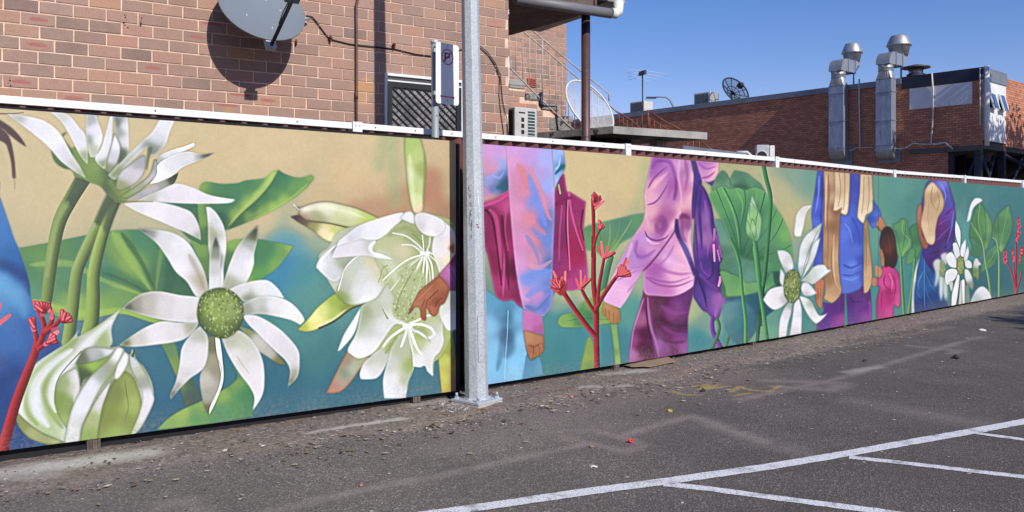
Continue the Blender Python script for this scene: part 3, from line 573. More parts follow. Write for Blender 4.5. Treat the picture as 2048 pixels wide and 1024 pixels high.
L 22 14 1.5 .95 d84450 ; 690 130 650 118
L 20 14 1.5 .95 e85c68 ; 828 120 806 55
L 18 12 1.5 .95 f0746c ; 840 110 836 5
L 18 12 1.5 .95 e4505c ; 855 120 882 60
L 16 12 1.5 .95 e8606c ; 850 100 866 40
L 20 14 1.5 .95 dc4854 ; 914 -440 914 -480
L 18 13 1.5 .95 e4606c ; 925 -420 942 -460
L 18 13 1.5 .95 d04450 ; 930 -400 968 -455
L 18 13 1.5 .95 e86c74 ; 932 -395 985 -440
L 16 12 1.5 .95 b43038 ; 930 -430 962 -468
L 16 12 1.5 .95 e8606c ; 965 -270 952 -320
L 18 12 1.5 .95 e8646c ; 968 -270 985 -295
L 20 14 1.5 .95 dc4854 ; 975 -90 942 -150
L 20 14 1.5 .95 ec6c74 ; 980 -90 968 -180
L 20 14 1.5 .95 e4586c ; 995 -80 1008 -150
L 20 14 1.5 .95 ec7078 ; 1000 -75 1032 -120
L 22 14 1.5 .95 d84450 ; 1070 40 1080 0
L 22 14 1.5 .95 ec6c70 ; 1090 20 1110 -30
L 22 14 1.5 .95 e05058 ; 1100 5 1128 -75
L 20 14 1.5 .95 ec7474 ; 1110 -5 1150 -60
L 18 12 1.5 .95 e85c60 ; 1105 15 1152 2
K 9 52 17 d03440 f0747c 1 ; 702 118 112 62
K 7 50 15 d83c48 f07c7c 2 ; 840 110 88 55
K 6 42 15 cc3440 ec7078 3 ; 918 -440 62 50
K 4 36 13 d83c48 f07c80 4 ; 958 -262 75 60
K 7 50 15 d03440 f0747c 5 ; 988 -80 75 60
K 8 58 16 d83844 f07c78 6 ; 1075 35 42 50
# lotus leaves
V 1400 300 3.939
F 2 ; 118 240 140 200 180 165 215 190 235 230 270 170 300 168 370 185 430 230 480 270 515 330* 350 350 200 330 95 320 ; 170 220 4c8c60 230 260 6c9c78 300 210 4f8c68 400 240 5a9c70 340 290 3f7c54 480 300 4f9468 140 290 62a070
l 10 5 4 .6 2f6c48 ; 212 190 240 250 240 300
l 40 16 12 .5 305c48 ; 260 280 330 290 380 290
F 2 ; 110 552* 180 560 240 700 300 860 320 1000 300 1200 180 1150 172 1024 160 930 180 850 150 700 ; 160 600 5c9080 210 720 6a9c84 200 800 4c8464 250 850 5c9474 280 960 2c6c58 200 930 4c8c6c 170 960 3c7858
F 1.5 e 10 7cd068 .5 ; 75 360 110 320 180 290 240 312 300 298 360 320 430 296 512 330 560 400 620 480 670 570 710 680 727 780 727 870 660 920 600 980* 500 935 340 905 322 850 260 760 200 620 150 510 90 410 ; 150 350 62bc5c 120 400 50ac58 200 450 58b45c 260 420 4ca858 300 350 60b85c 330 500 3c9858 400 400 46a45c 470 350 5cb85c 470 500 44985c 540 560 54ac5c 620 560 60b858 660 680 74c858 600 700 58ac64 560 800 4c9c5c 690 800 50b058 640 880 44a058 450 700 4c9874 380 600 3c8c60 340 800 2c7450 460 880 2c7848 400 780 3c8858 230 600 40985c 280 700 389054
l 7 3 2 .8 236b3c ; 130 310 190 460 260 640 310 800 330 880
l 8 4 2 .85 1f6238 ; 190 300 250 420 300 560 320 720 330 860
l 7 3 2 .8 236b3c ; 350 320 360 420 335 550 320 640 318 760
l 8 3 2 .85 1f6238 ; 512 335 470 500 400 660 350 780 335 870
l 7 3 2 .8 286f40 ; 655 540 600 660 520 760 420 840 340 880
l 6 3 2 .7 286f40 ; 600 480 540 600 440 740 345 870
l 6 3 2 .7 286f40 ; 720 750 640 790 520 830 400 870 340 885
l 14 5 3 .8 1c5c34 ; 330 895 420 930 540 945
l 12 6 4 .7 84d468 ; 170 300 250 460 290 620 310 780
l 12 6 4 .6 80d068 ; 280 310 335 420 320 560
l 10 5 4 .5 80d068 ; 450 310 430 450 390 560
l 26 12 8 .45 245c40 ; 440 720 400 800 350 860
V 1400 500 4.654
F 3 ; 190 150 330 60 480 100 640 110 740 200 745 300 600 400 540 320 440 310 300 220 ; 250 120 4c8c68 400 170 4c8c78 480 230 5c9c80 560 180 44945c 660 150 4ca860 700 200 44a058 660 260 2c6c60
F 2 ; 190 205 240 200 285 222 340 240 400 280 440 310 540 305 560 370 480 410 400 430 260 440 235 350 210 280 ; 240 250 68b85c 320 280 5cb058 290 360 6cb85c 380 380 74c058 470 350 60b45c 500 320 6cbc60
F 1.5 ; 600 345* 620 280 680 205 700 270 735 340* 690 330 640 370 600 395 ; 640 290 3c9c58 690 290 50b060 660 350 60b860 610 380 68b860
F 1.5 ; 640 220* 720 200 760 230 760 340 720 340 690 290 680 215 ; 2c5c50
F 2 ; 250 440* 400 430 540 402 600 400 650 460 700 560* 620 625 565 700 480 820 440 900 380 900 250 700 ; 320 450 24607c 480 450 1f5c6c 600 500 1c586c 640 570 1c5870 500 600 205c70 450 750 2c6c74 400 460 2c687c
F 3 ; 210 520 300 480 390 475 480 540 515 640 500 740 440 850 380 880 300 840 220 700 ; 300 560 4c8890 400 560 3a7888 460 640 2f6c80 420 760 2c6c7c 320 700 3c7c80 260 620 568c90
F 2 ; 430 880* 500 800 560 710 620 625 700 560 790 510 900 480 1000 600 1120 700 1120 740* 450 900* ; 560 780 5cac88 650 650 5a9c84 700 740 62ac8c 1000 660 3c8c84 960 700 3c9088 800 560 4c9c88 1060 710 408888
L 46 26 8 .8 2c7850 ; 600 210 590 300 570 400
T 28 36 2f7c4c 24683f 184c30 ; 630 -20 610 200 585 360 570 500 552 640 528 900
L 40 20 3 .8 22583c ; 560 560 556 650 572 700
T 34 42 58bc60 3ca04c 24703c ; 505 -20 530 150 562 400 590 580 630 900
T 24 34 60c464 40a450 28783c ; 320 -60 360 60 380 250 400 450 424 650 424 900
V 1400 300 3.939
T 24 24 58bc60 3ca04c 24703c ; 240 700 285 800 315 920 325 1010
T 34 42 5cc064 3ca04c 24703c ; 432 715 448 850 466 1030
T 34 26 44a850 339445 20683a ; 495 90 520 220 555 370 548 560 530 760 510 950 496 1060
F 1.2 e 4 4c9c60 .5 ; 412 348* 432 400 458 470 484 530 486 600 470 690 452 722 430 718 380 685 362 625 366 560 386 460 ; 412 400 a8d8a8 420 470 88cc78 400 520 98dc7c 440 560 74c468 378 600 88d074 410 620 a8e094 460 560 9cd890 460 660 90d088 420 690 5cac5c
l 4 3 1.2 .8 3c8450 ; 405 410 430 450 455 490 440 540 420 560
l 4 3 1.2 .8 3c8450 ; 366 545 392 600 392 680
l 4 3 1.2 .8 3c8450 ; 410 540 400 610 430 700
l 4 3 1.2 .8 3c8450 ; 412 540 440 600 436 690
l 4 3 1.2 .7 3c8450 ; 455 490 440 590 450 690
l 4 3 1.2 .7 3c8450 ; 395 440 392 520 405 560
# joint tone shift, curled petal
F 1.3 e 4 ffffff .4 ; 886 440* 820 447 770 500 755 570 748 672 796 682* 818 600 830 530 850 480 ; 820 480 d0d0cc 780 560 e0dee0 770 650 e6e4e8
# third figure
V 1600 310 2.927
F 1.5 e 4 1c3c9c .4 ; 105 80* 138 80* 148 250 140 400 137 640 78 655* 85 560 76 420 70 340 90 200 ; 110 150 3c58c8 130 200 2c40b0 95 300 3c5cd8 120 350 3450c8 85 400 4868e0 110 500 2c48c0 110 620 3454c8
l 10 6 3 .7 6c8cf0 ; 112 120 108 230 90 340
l 10 6 3 .6 202c90 ; 128 110 130 230 122 350 130 500
F 1.5 ; 132 860* 190 868 245 800 262 815 258 1040* 95 1080* 105 980 140 920 ; 180 920 64248c 220 900 5c2080 240 960 a03c98 160 990 5c2c94 200 1000 9438a0 245 880 602078
F 1.5 ; 272 818* 320 800 365 770 412 790 420 1010* 285 1040* ; 300 860 54207c 340 880 6c2c94 390 880 702490 400 840 581c74 330 950 6c3098 380 950 9038a0 300 930 5c3090
l 8 4 3 .6 3c1460 ; 290 830 320 860 380 850
l 14 8 5 .6 b048b0 ; 410 850 412 960
F 1.3 e 4 8c4828 .5 ; 88 748 115 725 145 735 143 780 135 830 128 900 110 890 98 870 88 800 ; 120 750 cc6c3c 110 800 c07448 120 850 c88458 100 830 a86038
l 4 2 1.5 .6 7c4020 ; 105 780 108 870
l 4 2 1.5 .6 7c4020 ; 122 780 120 880
F 1.5 e 5 1c2c9c .35 ; 280 80* 360 80* 352 250 342 330 372 400 370 550 375 700 366 770 320 802 262 814 240 800 228 650 228 500 240 345 280 340 ; 320 160 3448b8 330 250 3c50c0 300 330 4060d0 260 380 4868dc 340 400 3858d0 260 470 4c70e4 330 480 3450c8 250 600 4468dc 320 560 4468d8 350 620 2c48b8 250 740 4c70e0 320 720 5078e8 300 780 4c6cd8 360 700 3450c4 320 640 5c80ec
l 12 6 4 .6 2438a0 ; 250 640 300 660 360 630
l 10 5 4 .6 2c44b0 ; 245 700 300 705 360 680
l 12 6 4 .5 7898f4 ; 250 720 300 730 350 710
l 14 6 5 .5 2c40a8 ; 300 360 340 440 350 540
l 12 6 4 .5 7090f0 ; 260 400 290 440 310 520
F 1.4 e 4 7c5838 .5 ; 140 80* 292 80* 292 200 278 342 238 344* 236 400 232 500 228 620 238 740 248 790 232 832 190 868 150 850 138 838* 148 790 135 600 142 300 ; 160 150 c4a078 180 200 a8805c 165 350 b8906c 210 330 8c5c3c 160 500 b48860 200 420 946844 175 620 b89064 150 600 a07850 210 600 c8a070 170 720 987048 220 700 c4986c 215 800 b89068 190 850 c8a478 270 200 c8ac88 270 300 dcc8a4 240 150 b89c78 225 230 d4bc98
l 10 5 3 .6 8c6444 ; 165 110 170 220 160 340 165 500 160 680
l 10 5 3 .6 8c6444 ; 180 380 200 480 185 580 190 700 230 780
l 8 4 2.5 .7 e0c8a0 ; 155 120 152 260 150 420
l 12 6 3 .6 dcbc90 ; 200 460 195 600 205 730 235 790
F 1.2 e 4 8c6c48 .5 ; 200 80* 295 80* 292 200 280 342 240 340 248 310 220 328 195 330* 205 200 ; 215 150 d8bc98 240 220 c8ac88 220 290 dcc8a8 270 150 c8ac88 280 250 dcc4a0 265 320 e4d4b8
l 6 4 2 .6 987850 ; 230 110 238 200 225 300
l 6 4 2 .6 987850 ; 262 110 262 220 255 320
F 1.2 e 4 8c6c48 .5 ; 355 80* 422 80* 428 200 430 312 412 340 388 355 375 402 340 372 338 330 350 220 ; 370 160 d8c09c 400 160 c4a880 360 300 dcc8a4 400 280 cfb48c 415 300 e0ccac 370 370 e8d4b4
l 6 4 2 .6 987850 ; 375 130 372 250 362 340
l 6 4 2 .6 987850 ; 402 130 405 250 395 330
F 1.2 e 4 8c6444 .5 ; 375 400* 400 375 400 420 408 520 422 640 424 740 402 800 374 812* 372 700 378 560 ; 385 450 a88058 390 600 b89068 405 700 c8a478 390 780 ccac80
l 7 4 2.5 .6 8c6444 ; 385 420 388 560 385 700
F 1.3 e 4 1c30a0 .4 ; 428 260* 472 335 468 372 432 430 400 385 398 362 430 330 ; 440 300 3c58c8 450 350 4468dc 420 380 3048b8 440 410 4c70e0
F 1.3 e 4 70402c .4 ; 458 378* 470 358 508 420 492 460 445 415 ; 470 400 b4805c 490 440 a87048
L 10 6 3 .6 70442c ; 452 420 480 455
# child
F 1.3 e 5 801c58 .45 ; 478 665* 510 640 545 655 580 700 590 780 590 860 582 890 568 895 552 880 546 985* 450 1000* 450 850 468 780 450 765 446 735 452 718 475 715 ; 500 700 d8408c 540 720 c83484 500 760 d84c98 560 760 d44090 580 840 dc5098 490 850 c82c80 530 850 b82474 480 920 c03088 525 920 d83c94 520 800 a81c64 575 880 e0609c
l 8 5 3 .7 8c1c5c ; 500 700 490 740 510 780 540 790
l 8 5 3 .6 8c1c5c ; 540 700 560 760 550 840
l 8 5 3 .6 f080b8 ; 520 690 540 740 535 800
l 8 5 3 .6 901c60 ; 480 800 475 900
F 1.2 e 3 8c4c30 .4 ; 472 545* 492 560 500 620 495 650 480 652 472 620 475 600 468 590 ; 485 590 a87450 488 640 b07c58
F 1.2 e 4 1c0c0c .5 ; 505 422 540 435 562 500 572 580 565 640 545 662 520 652 500 655 496 600 485 560 470 540 468 500 480 450 ; 500 460 34201c 530 500 502c20 520 560 6c3424 550 580 402018 530 620 382018 500 600 44241c
l 5 3 3 .6 7c4430 ; 510 460 530 540 525 620
F 1.2 ; 440 655 455 648 480 672 480 700 465 718 442 705 ; c08860
F 1.2 ; 425 722 448 722 450 765 430 768 420 750 ; b8805c
# small lotus leaves
F 1.3 e 4 2c6c40 .4 ; 545 412 570 400 600 372 628 390 636 450 662 490 655 540 625 570 600 602 575 590 565 540 560 470 ; 600 420 5cac58 620 480 4c9c58 580 480 48985c 640 520 60b45c 610 570 7cc45c 580 560 5cb058
l 4 3 1.5 .8 9cc468 ; 605 385 600 450 640 500 620 555
l 4 2 1.5 .7 2c7040 ; 560 440 580 520 590 590
l 4 2 1.5 .7 2c7040 ; 620 400 610 500 592 590
F 1.3 e 4 205c38 .5 ; 640 430* 665 410 690 405 705 450 712 520 705 570 680 612 660 560 655 500 ; 670 450 3c9450 690 500 348848 680 560 48a054
F 1.3 e 4 2c7040 .5 ; 622 640* 625 600 640 560 660 545 675 560 672 605 650 640 ; 650 590 50a858 640 620 58b058
T 14 18 7cb860 5c9c4c 3c7440 ; 590 598 598 750 612 980
T 14 18 7cb860 5c9c4c 3c7440 ; 672 610 660 740 630 980
# fourth figure
V 1800 330 3.303
F 1.3 ; 138 605* 112 700 112 800 106 1024* 78 1024* 80 850 100 700 ; 120 700 d4d8dc 95 850 a8bcc0 100 940 c4ccc8
F 1.4 e 5 0c2c70 .4 ; 145 560* 185 640 230 705 255 790 310 900 320 1010* 100 1020* 96 860 112 740 ; 150 650 1858a8 130 750 2068b0 170 740 104890 120 850 1458a4 200 780 1c5ca8 150 900 0c3c88 220 880 0c4488 280 920 104080
l 6 3 2.5 .8 5ca4d8 ; 162 600 160 750 162 900 165 960
l 8 4 3 .6 4c98d0 ; 155 700 120 780 125 830
l 6 3 3 .6 4490cc ; 165 700 200 790 250 850
l 6 3 3 .6 4490cc ; 110 830 130 870 155 880
l 6 3 3 .5 4490cc ; 170 800 190 880 230 940
l 6 3 3 .5 082c68 ; 180 720 220 790 280 850
F 1.3 e 5 2c1464 .5 ; 165 170* 185 112 240 98 315 98* 342 190 365 280 368 400 355 540 310 590 260 640 222 708* 180 650 150 570 145 400 145 260 ; 190 115 4c58c0 280 140 6c74d8 310 180 5048b8 340 250 4c48b8 320 320 6c38a8 280 400 702080 320 430 541c74 350 400 4440a8 300 480 4c1c70 250 450 601c78 210 560 4c1c74 280 560 4c2080 180 560 4430a0 230 650 401c70 330 530 44389c
l 10 5 3 .7 7888f0 ; 270 120 300 190 295 250
l 10 5 3 .6 7078e0 ; 355 300 340 420 310 520
l 12 5 4 .6 3c1060 ; 300 330 330 300 350 280
l 12 5 4 .6 8c40b0 ; 240 500 300 440 340 400
l 10 5 4 .6 381058 ; 180 590 260 570 330 520
l 8 4 3 .6 8c4cb8 ; 250 400 290 370 320 360
F 1.3 e 4 7c3c24 .5 ; 120 280 138 255 148 300 145 400 155 470 190 520 180 552 155 550 132 490 115 390 112 320 ; 130 320 b87450 135 440 a86444 165 520 a05c40
F 1.3 e 5 8c6c44 .5 ; 212 113 250 145 280 190 295 250 285 300 255 350 238 430 235 500 215 530 180 515 155 460 138 400 142 350 160 260 165 170 ; 210 150 dcc49c 190 220 c4a478 230 220 b09068 260 250 d0b488 190 330 c8a880 170 420 dcc098 210 430 d0b088 215 510 dcc4a0 270 290 c0a070
l 8 4 3 .6 987850 ; 215 140 205 230 240 300
l 8 4 3 .6 987850 ; 245 170 260 240 240 320
l 6 3 2.5 .5 987850 ; 190 250 185 350 200 450
F 1 ; 370 368* 395 420 402 470 398 555* 378 500 366 440 ; d8dcdc
# blurred and sharp small flowers
F 3 ; 220 650 250 620 275 640 285 690 240 705 ; c4ccc4
F 3 ; 270 600 310 580 320 620 300 660 ; c8ccc8
F 3 ; 240 700* 265 710 250 780 230 815* ; c8ccc8
F 3 ; 262 740* 285 740 285 850 275 905* 262 850 ; d0d4d0
F 3 ; 288 740* 312 780 314 860 305 905* 290 850 ; c8ccc8
F 2 ; 265 690 270 640 290 640 302 690 290 735 272 735 ; 8c9868
D 26 3 .5 b8c098 21
F 1 e 3 7c8878 .4 ; 350 520* 375 515 395 560 398 610 372 620 355 570 ; d4d8d8
F 1 e 3 7c8878 .4 ; 435 488* 438 540 428 600 412 610 400 590 405 540 ; dedee0
F 1 e 3 7c8878 .4 ; 450 535* 458 580 445 630 428 640 425 600 ; d4d4d4
F 1 e 3 7c8878 .4 ; 297 610* 330 578 355 590 378 640 375 680 330 670 ; dedee0
F 1 e 3 7c8878 .4 ; 430 640 455 630 475 650 475 680 440 680 ; d8dadc
F 1 e 3 7c8878 .4 ; 298 730* 310 700 350 685 382 700 375 740 350 770 315 795 300 770 ; dedee0
F 1.6 e 3 7c8878 .5 ; 425 690* 450 690 475 730 488 790 482 828* 450 800 430 750 ; 450 730 d8dcd8 475 800 8c9484
F 1 e 3 7c8878 .4 ; 322 780* 350 770 350 820 340 840* ; c4ccc4
F 1 e 3 6c7868 .5 ; 340 960* 345 850 370 760 385 720 396 740 385 850 365 960* ; e0e0e4
F 1 e 3 6c7868 .5 ; 385 960* 395 830 400 760 412 830 410 960* ; c8d0c8
F 1 e 3 6c7868 .5 ; 405 765* 430 770 432 960* 415 960* ; dcdee0
F 2 ; 432 800* 455 800 468 960* 432 960* ; 7c9484
F 1 e 5 4c5830 .6 ; 375 680 378 625 398 602 420 622 427 680 412 722 390 724 ; 8c9c50
D 40 3 .5 b8c488 22
F 1.2 ; 480 690* 490 640 505 615 525 640 542 662* 520 670 525 720 515 768* 500 740 485 740 ; 500 650 c8ccc0 530 655 d8d8d4 510 720 7c9c4c 490 700 6c8c48
# right end leaves
F 1.3 e 4 2c6c44 .4 ; 530 245* 555 280 580 320 600 360 613 420 605 475 575 560 540 555 500 545 465 500 458 450 470 380 500 290 ; 520 320 4c9c50 560 360 58a850 500 400 48944c 590 430 5cac54 480 470 40904c 550 500 3c8c4c 570 530 64b058
l 5 3 1.5 .8 8cc464 ; 528 260 520 380 545 500 560 560
l 4 2 1.5 .7 88c060 ; 575 320 585 420 570 520
l 4 2 1.5 .7 2c6c40 ; 500 310 510 420 545 520
l 5 3 1.5 .8 98c868 ; 470 380 500 440 550 520
l 4 2 1.5 .6 2c6c40 ; 555 290 565 400 560 500
F 1.3 e 4 2c6c44 .5 ; 460 470* 500 500 545 545 540 600 500 610 470 590 475 540 ; 500 550 3c8858 480 500 48985c
F 1.3 e 4 2c6c44 .4 ; 720 265* 735 320 747 380 738 440 712 510 670 588* 650 555 625 500 608 470 618 400 650 330 690 290 ; 700 320 58a854 720 400 4c9c50 660 380 48944c 660 480 54a454 700 500 4c9c50 640 430 3c8c4c 670 560 84c464
l 5 3 1.5 .8 78b85c ; 715 280 690 400 660 540
l 4 2 1.5 .7 2c6c44 ; 650 340 650 440 655 540
l 4 2 1.5 .7 30744a ; 735 400 700 480 668 570
F 1.3 e 3 7cbc60 .5 ; 645 525* 645 600 610 665 570 690 535 708* 550 650 590 570 ; 610 600 3c8c58 580 660 4c9c58 630 560 50a05c
l 4 2 1.5 .7 8cc468 ; 635 560 590 640 545 700
F 1.2 e 4 ffffff .3 ; 547 235* 530 222 498 222 470 260 452 330 443 380* 466 358 480 300 500 270 525 252 ; dcdee0
T 9 18 90c46c 6cac58 489048 ; 500 420 545 510 565 640 590 780 608 960
T 8 16 90c46c 6cac58 489048 ; 612 478 640 505 655 640 652 960
F 1.2 e 4 ffffff .3 ; 465 910* 500 835 545 804 590 840 612 910* ; 540 840 d8d8dc 500 880 b0c0bc 580 870 dcdcde
T 20 10 d83040 a81c30 701020 ; 765 960 768 850 765 720 768 600 765 505
T 10 8 d83040 a81c30 701020 ; 765 840 740 720 705 645
T 10 8 d83040 a81c30 701020 ; 767 820 755 700 748 600
T 12 8 d83040 a81c30 701020 ; 768 840 800 730 815 600
L 26 16 2 .9 c02438 ; 775 490 782 430 780 350
L 22 14 2 .9 b82438 ; 695 630 694 570
L 18 12 2 .9 b82438 ; 748 620 746 555
L 26 14 2 .9 b82438 ; 795 640 802 545
P 10 7 1.2 .9 e8506c 31 ; 775 500 786 430 782 350
P 7 7 1.2 .9 e8506c 32 ; 697 640 690 570
P 6 7 1.2 .9 e8506c 33 ; 748 630 745 560
P 9 7 1.2 .9 e8506c 34 ; 795 640 805 545
F 2 ; 800 620* 840 560 870 640 850 720 800 700 ; 2c7c54
# fourth ... third flower on top of the blue sleeve
V 1400 300 3.939
F 1.3 e 5 7c8c7c .5 ; 966 572* 900 620 830 680 790 760 778 850 773 940 800 1010* 850 900 900 790 940 680 ; 930 620 b8c0b4 860 690 d8dcda 830 760 dcdee0 800 880 dedee2 880 780 94a494 820 950 b0bcb0
l 8 4 3 .7 6c8070 ; 950 600 880 740 830 880 810 980
F 1.3 e 4 7c8c7c .4 ; 952 690* 925 800 890 890 830 985 790 1050* 830 940 860 850 895 740 ; 920 760 d4d8dc 870 870 c8ccd0 830 960 dcdee0
V 1400 500 4.654
F 1.2 e 5 8c948c .4 ; 718 8* 780 4 840 40 868 110 868 180 800 224* 770 160 740 90 ; 760 60 d8dadc 820 90 cacccc 840 160 dedee0 800 200 a8aca8
F 1.2 e 4 8c948c .4 ; 752 172* 790 232 785 330 770 342 742 285 ; d0d4d6
F 1.2 e 6 8c948c .35 ; 588 465* 640 380 700 350 785 343 790 420 822 472 780 522 720 557 680 557 630 520 ; 640 440 e4e2e6 720 400 dcdade 720 500 e0dee4 790 460 b8bab8
F 1.2 e 6 8c948c .45 ; 733 840* 740 680 770 575 830 485 868 492* 850 600 822 700 805 840* ; 770 680 e2dfe6 820 580 d4d2d8 760 760 e4e0e8 850 520 a0a8a0
F 1.2 e 6 8c948c .45 ; 828 840* 860 640 880 500 920 455 945 520 952 640 945 840* ; 900 560 e0dde4 900 680 e6e2ea 870 740 d8d4dc 935 600 d0d0d4
F 1.3 e 6 8c948c .4 ; 922 428* 980 440 1040 480 1080 560 1120 612 1192 588* 1150 640 1090 686 1050 665 1000 600 955 510 ; 970 470 dadcdc 1030 500 a8b8a0 1000 560 dcdcdc 1070 610 d4d8d8 1100 650 e8e8ec 1160 610 dcdce0
F 1.2 e 5 8c948c .4 ; 938 362* 955 315 1000 297 1040 340 1092 405* 1030 432 970 427 ; 980 350 d8dadc 1030 390 dedee0 1000 415 b8bcb8
F 1.3 e 5 8c948c .35 ; 935 290* 1000 230 1060 160 1120 138 1168 145 1190 180 1230 190* 1150 252 1060 320 1000 305 ; 1000 270 b4bcb0 1060 220 c4ccc4 1120 180 d4dad8 1150 220 dce0e0 1050 290 c8ccc8 1190 190 e0e4e8
F 1.2 e 10 4c5828 .75 ; 783 330 795 252 830 200 870 188 912 212 937 282 937 380 915 452 870 492 828 480 793 420 ; 830 300 8c9850 880 280 7c8c48 870 400 6c7c3c 820 420 7c8a44
D 70 4 .5 b0bc78 41
D 60 4 .5 4c5c28 42
D 40 3 .5 c4cc98 43
Q -220 190 2340 950
V 0 0 1
L 1.2 1.2 .8 .35 3c5c50 ; 1757 350 1756 640
'''

R_ = math.radians
def _hex(s):
    return np.array([int(s[i:i + 2], 16) for i in (0, 2, 4)], np.float32) / 255.0

def _cr(pts, closed=True, n=7):
    """smooth curve through points; points flagged sharp stay corners"""
    P = [np.array(p[:2], float) for p in pts]; sh = [p[2] for p in pts]; N = len(P); out = []
    for i in range(N if closed else N - 1):
        p1, p2 = P[i], P[(i + 1) % N]
        if closed:
            p0 = p1 if sh[i] else P[i - 1]
            p3 = p2 if sh[(i + 1) % N] else P[(i + 2) % N]
        else:
            p0 = p1 if (i == 0) else P[i - 1]
            p3 = p2 if i + 2 >= N else P[i + 2]
        for k in range(n):
            t = k / n
            out.append(.5 * (2 * p1 + (p2 - p0) * t + (2 * p0 - 5 * p1 + 4 * p2 - p3) * t * t + (3 * p1 - p0 - 3 * p2 + p3) * t ** 3))
    if not closed: out.append(P[-1])
    return np.array(out)

def _blur(a, r):
    r = int(round(r))
    if r < 1: return a
    for ax in (0, 1):
        for _ in range(2):
            w = [(0, 0), (0, 0)]; w[ax] = (r + 1, r)
            c = np.cumsum(np.pad(a, w, mode='edge'), axis=ax, dtype=np.float64)
            a = ((c[2 * r + 1:, :] - c[:-2 * r - 1, :]) if ax == 0 else (c[:, 2 * r + 1:] - c[:, :-2 * r - 1])) / (2 * r + 1)
    return a.astype(np.float32)

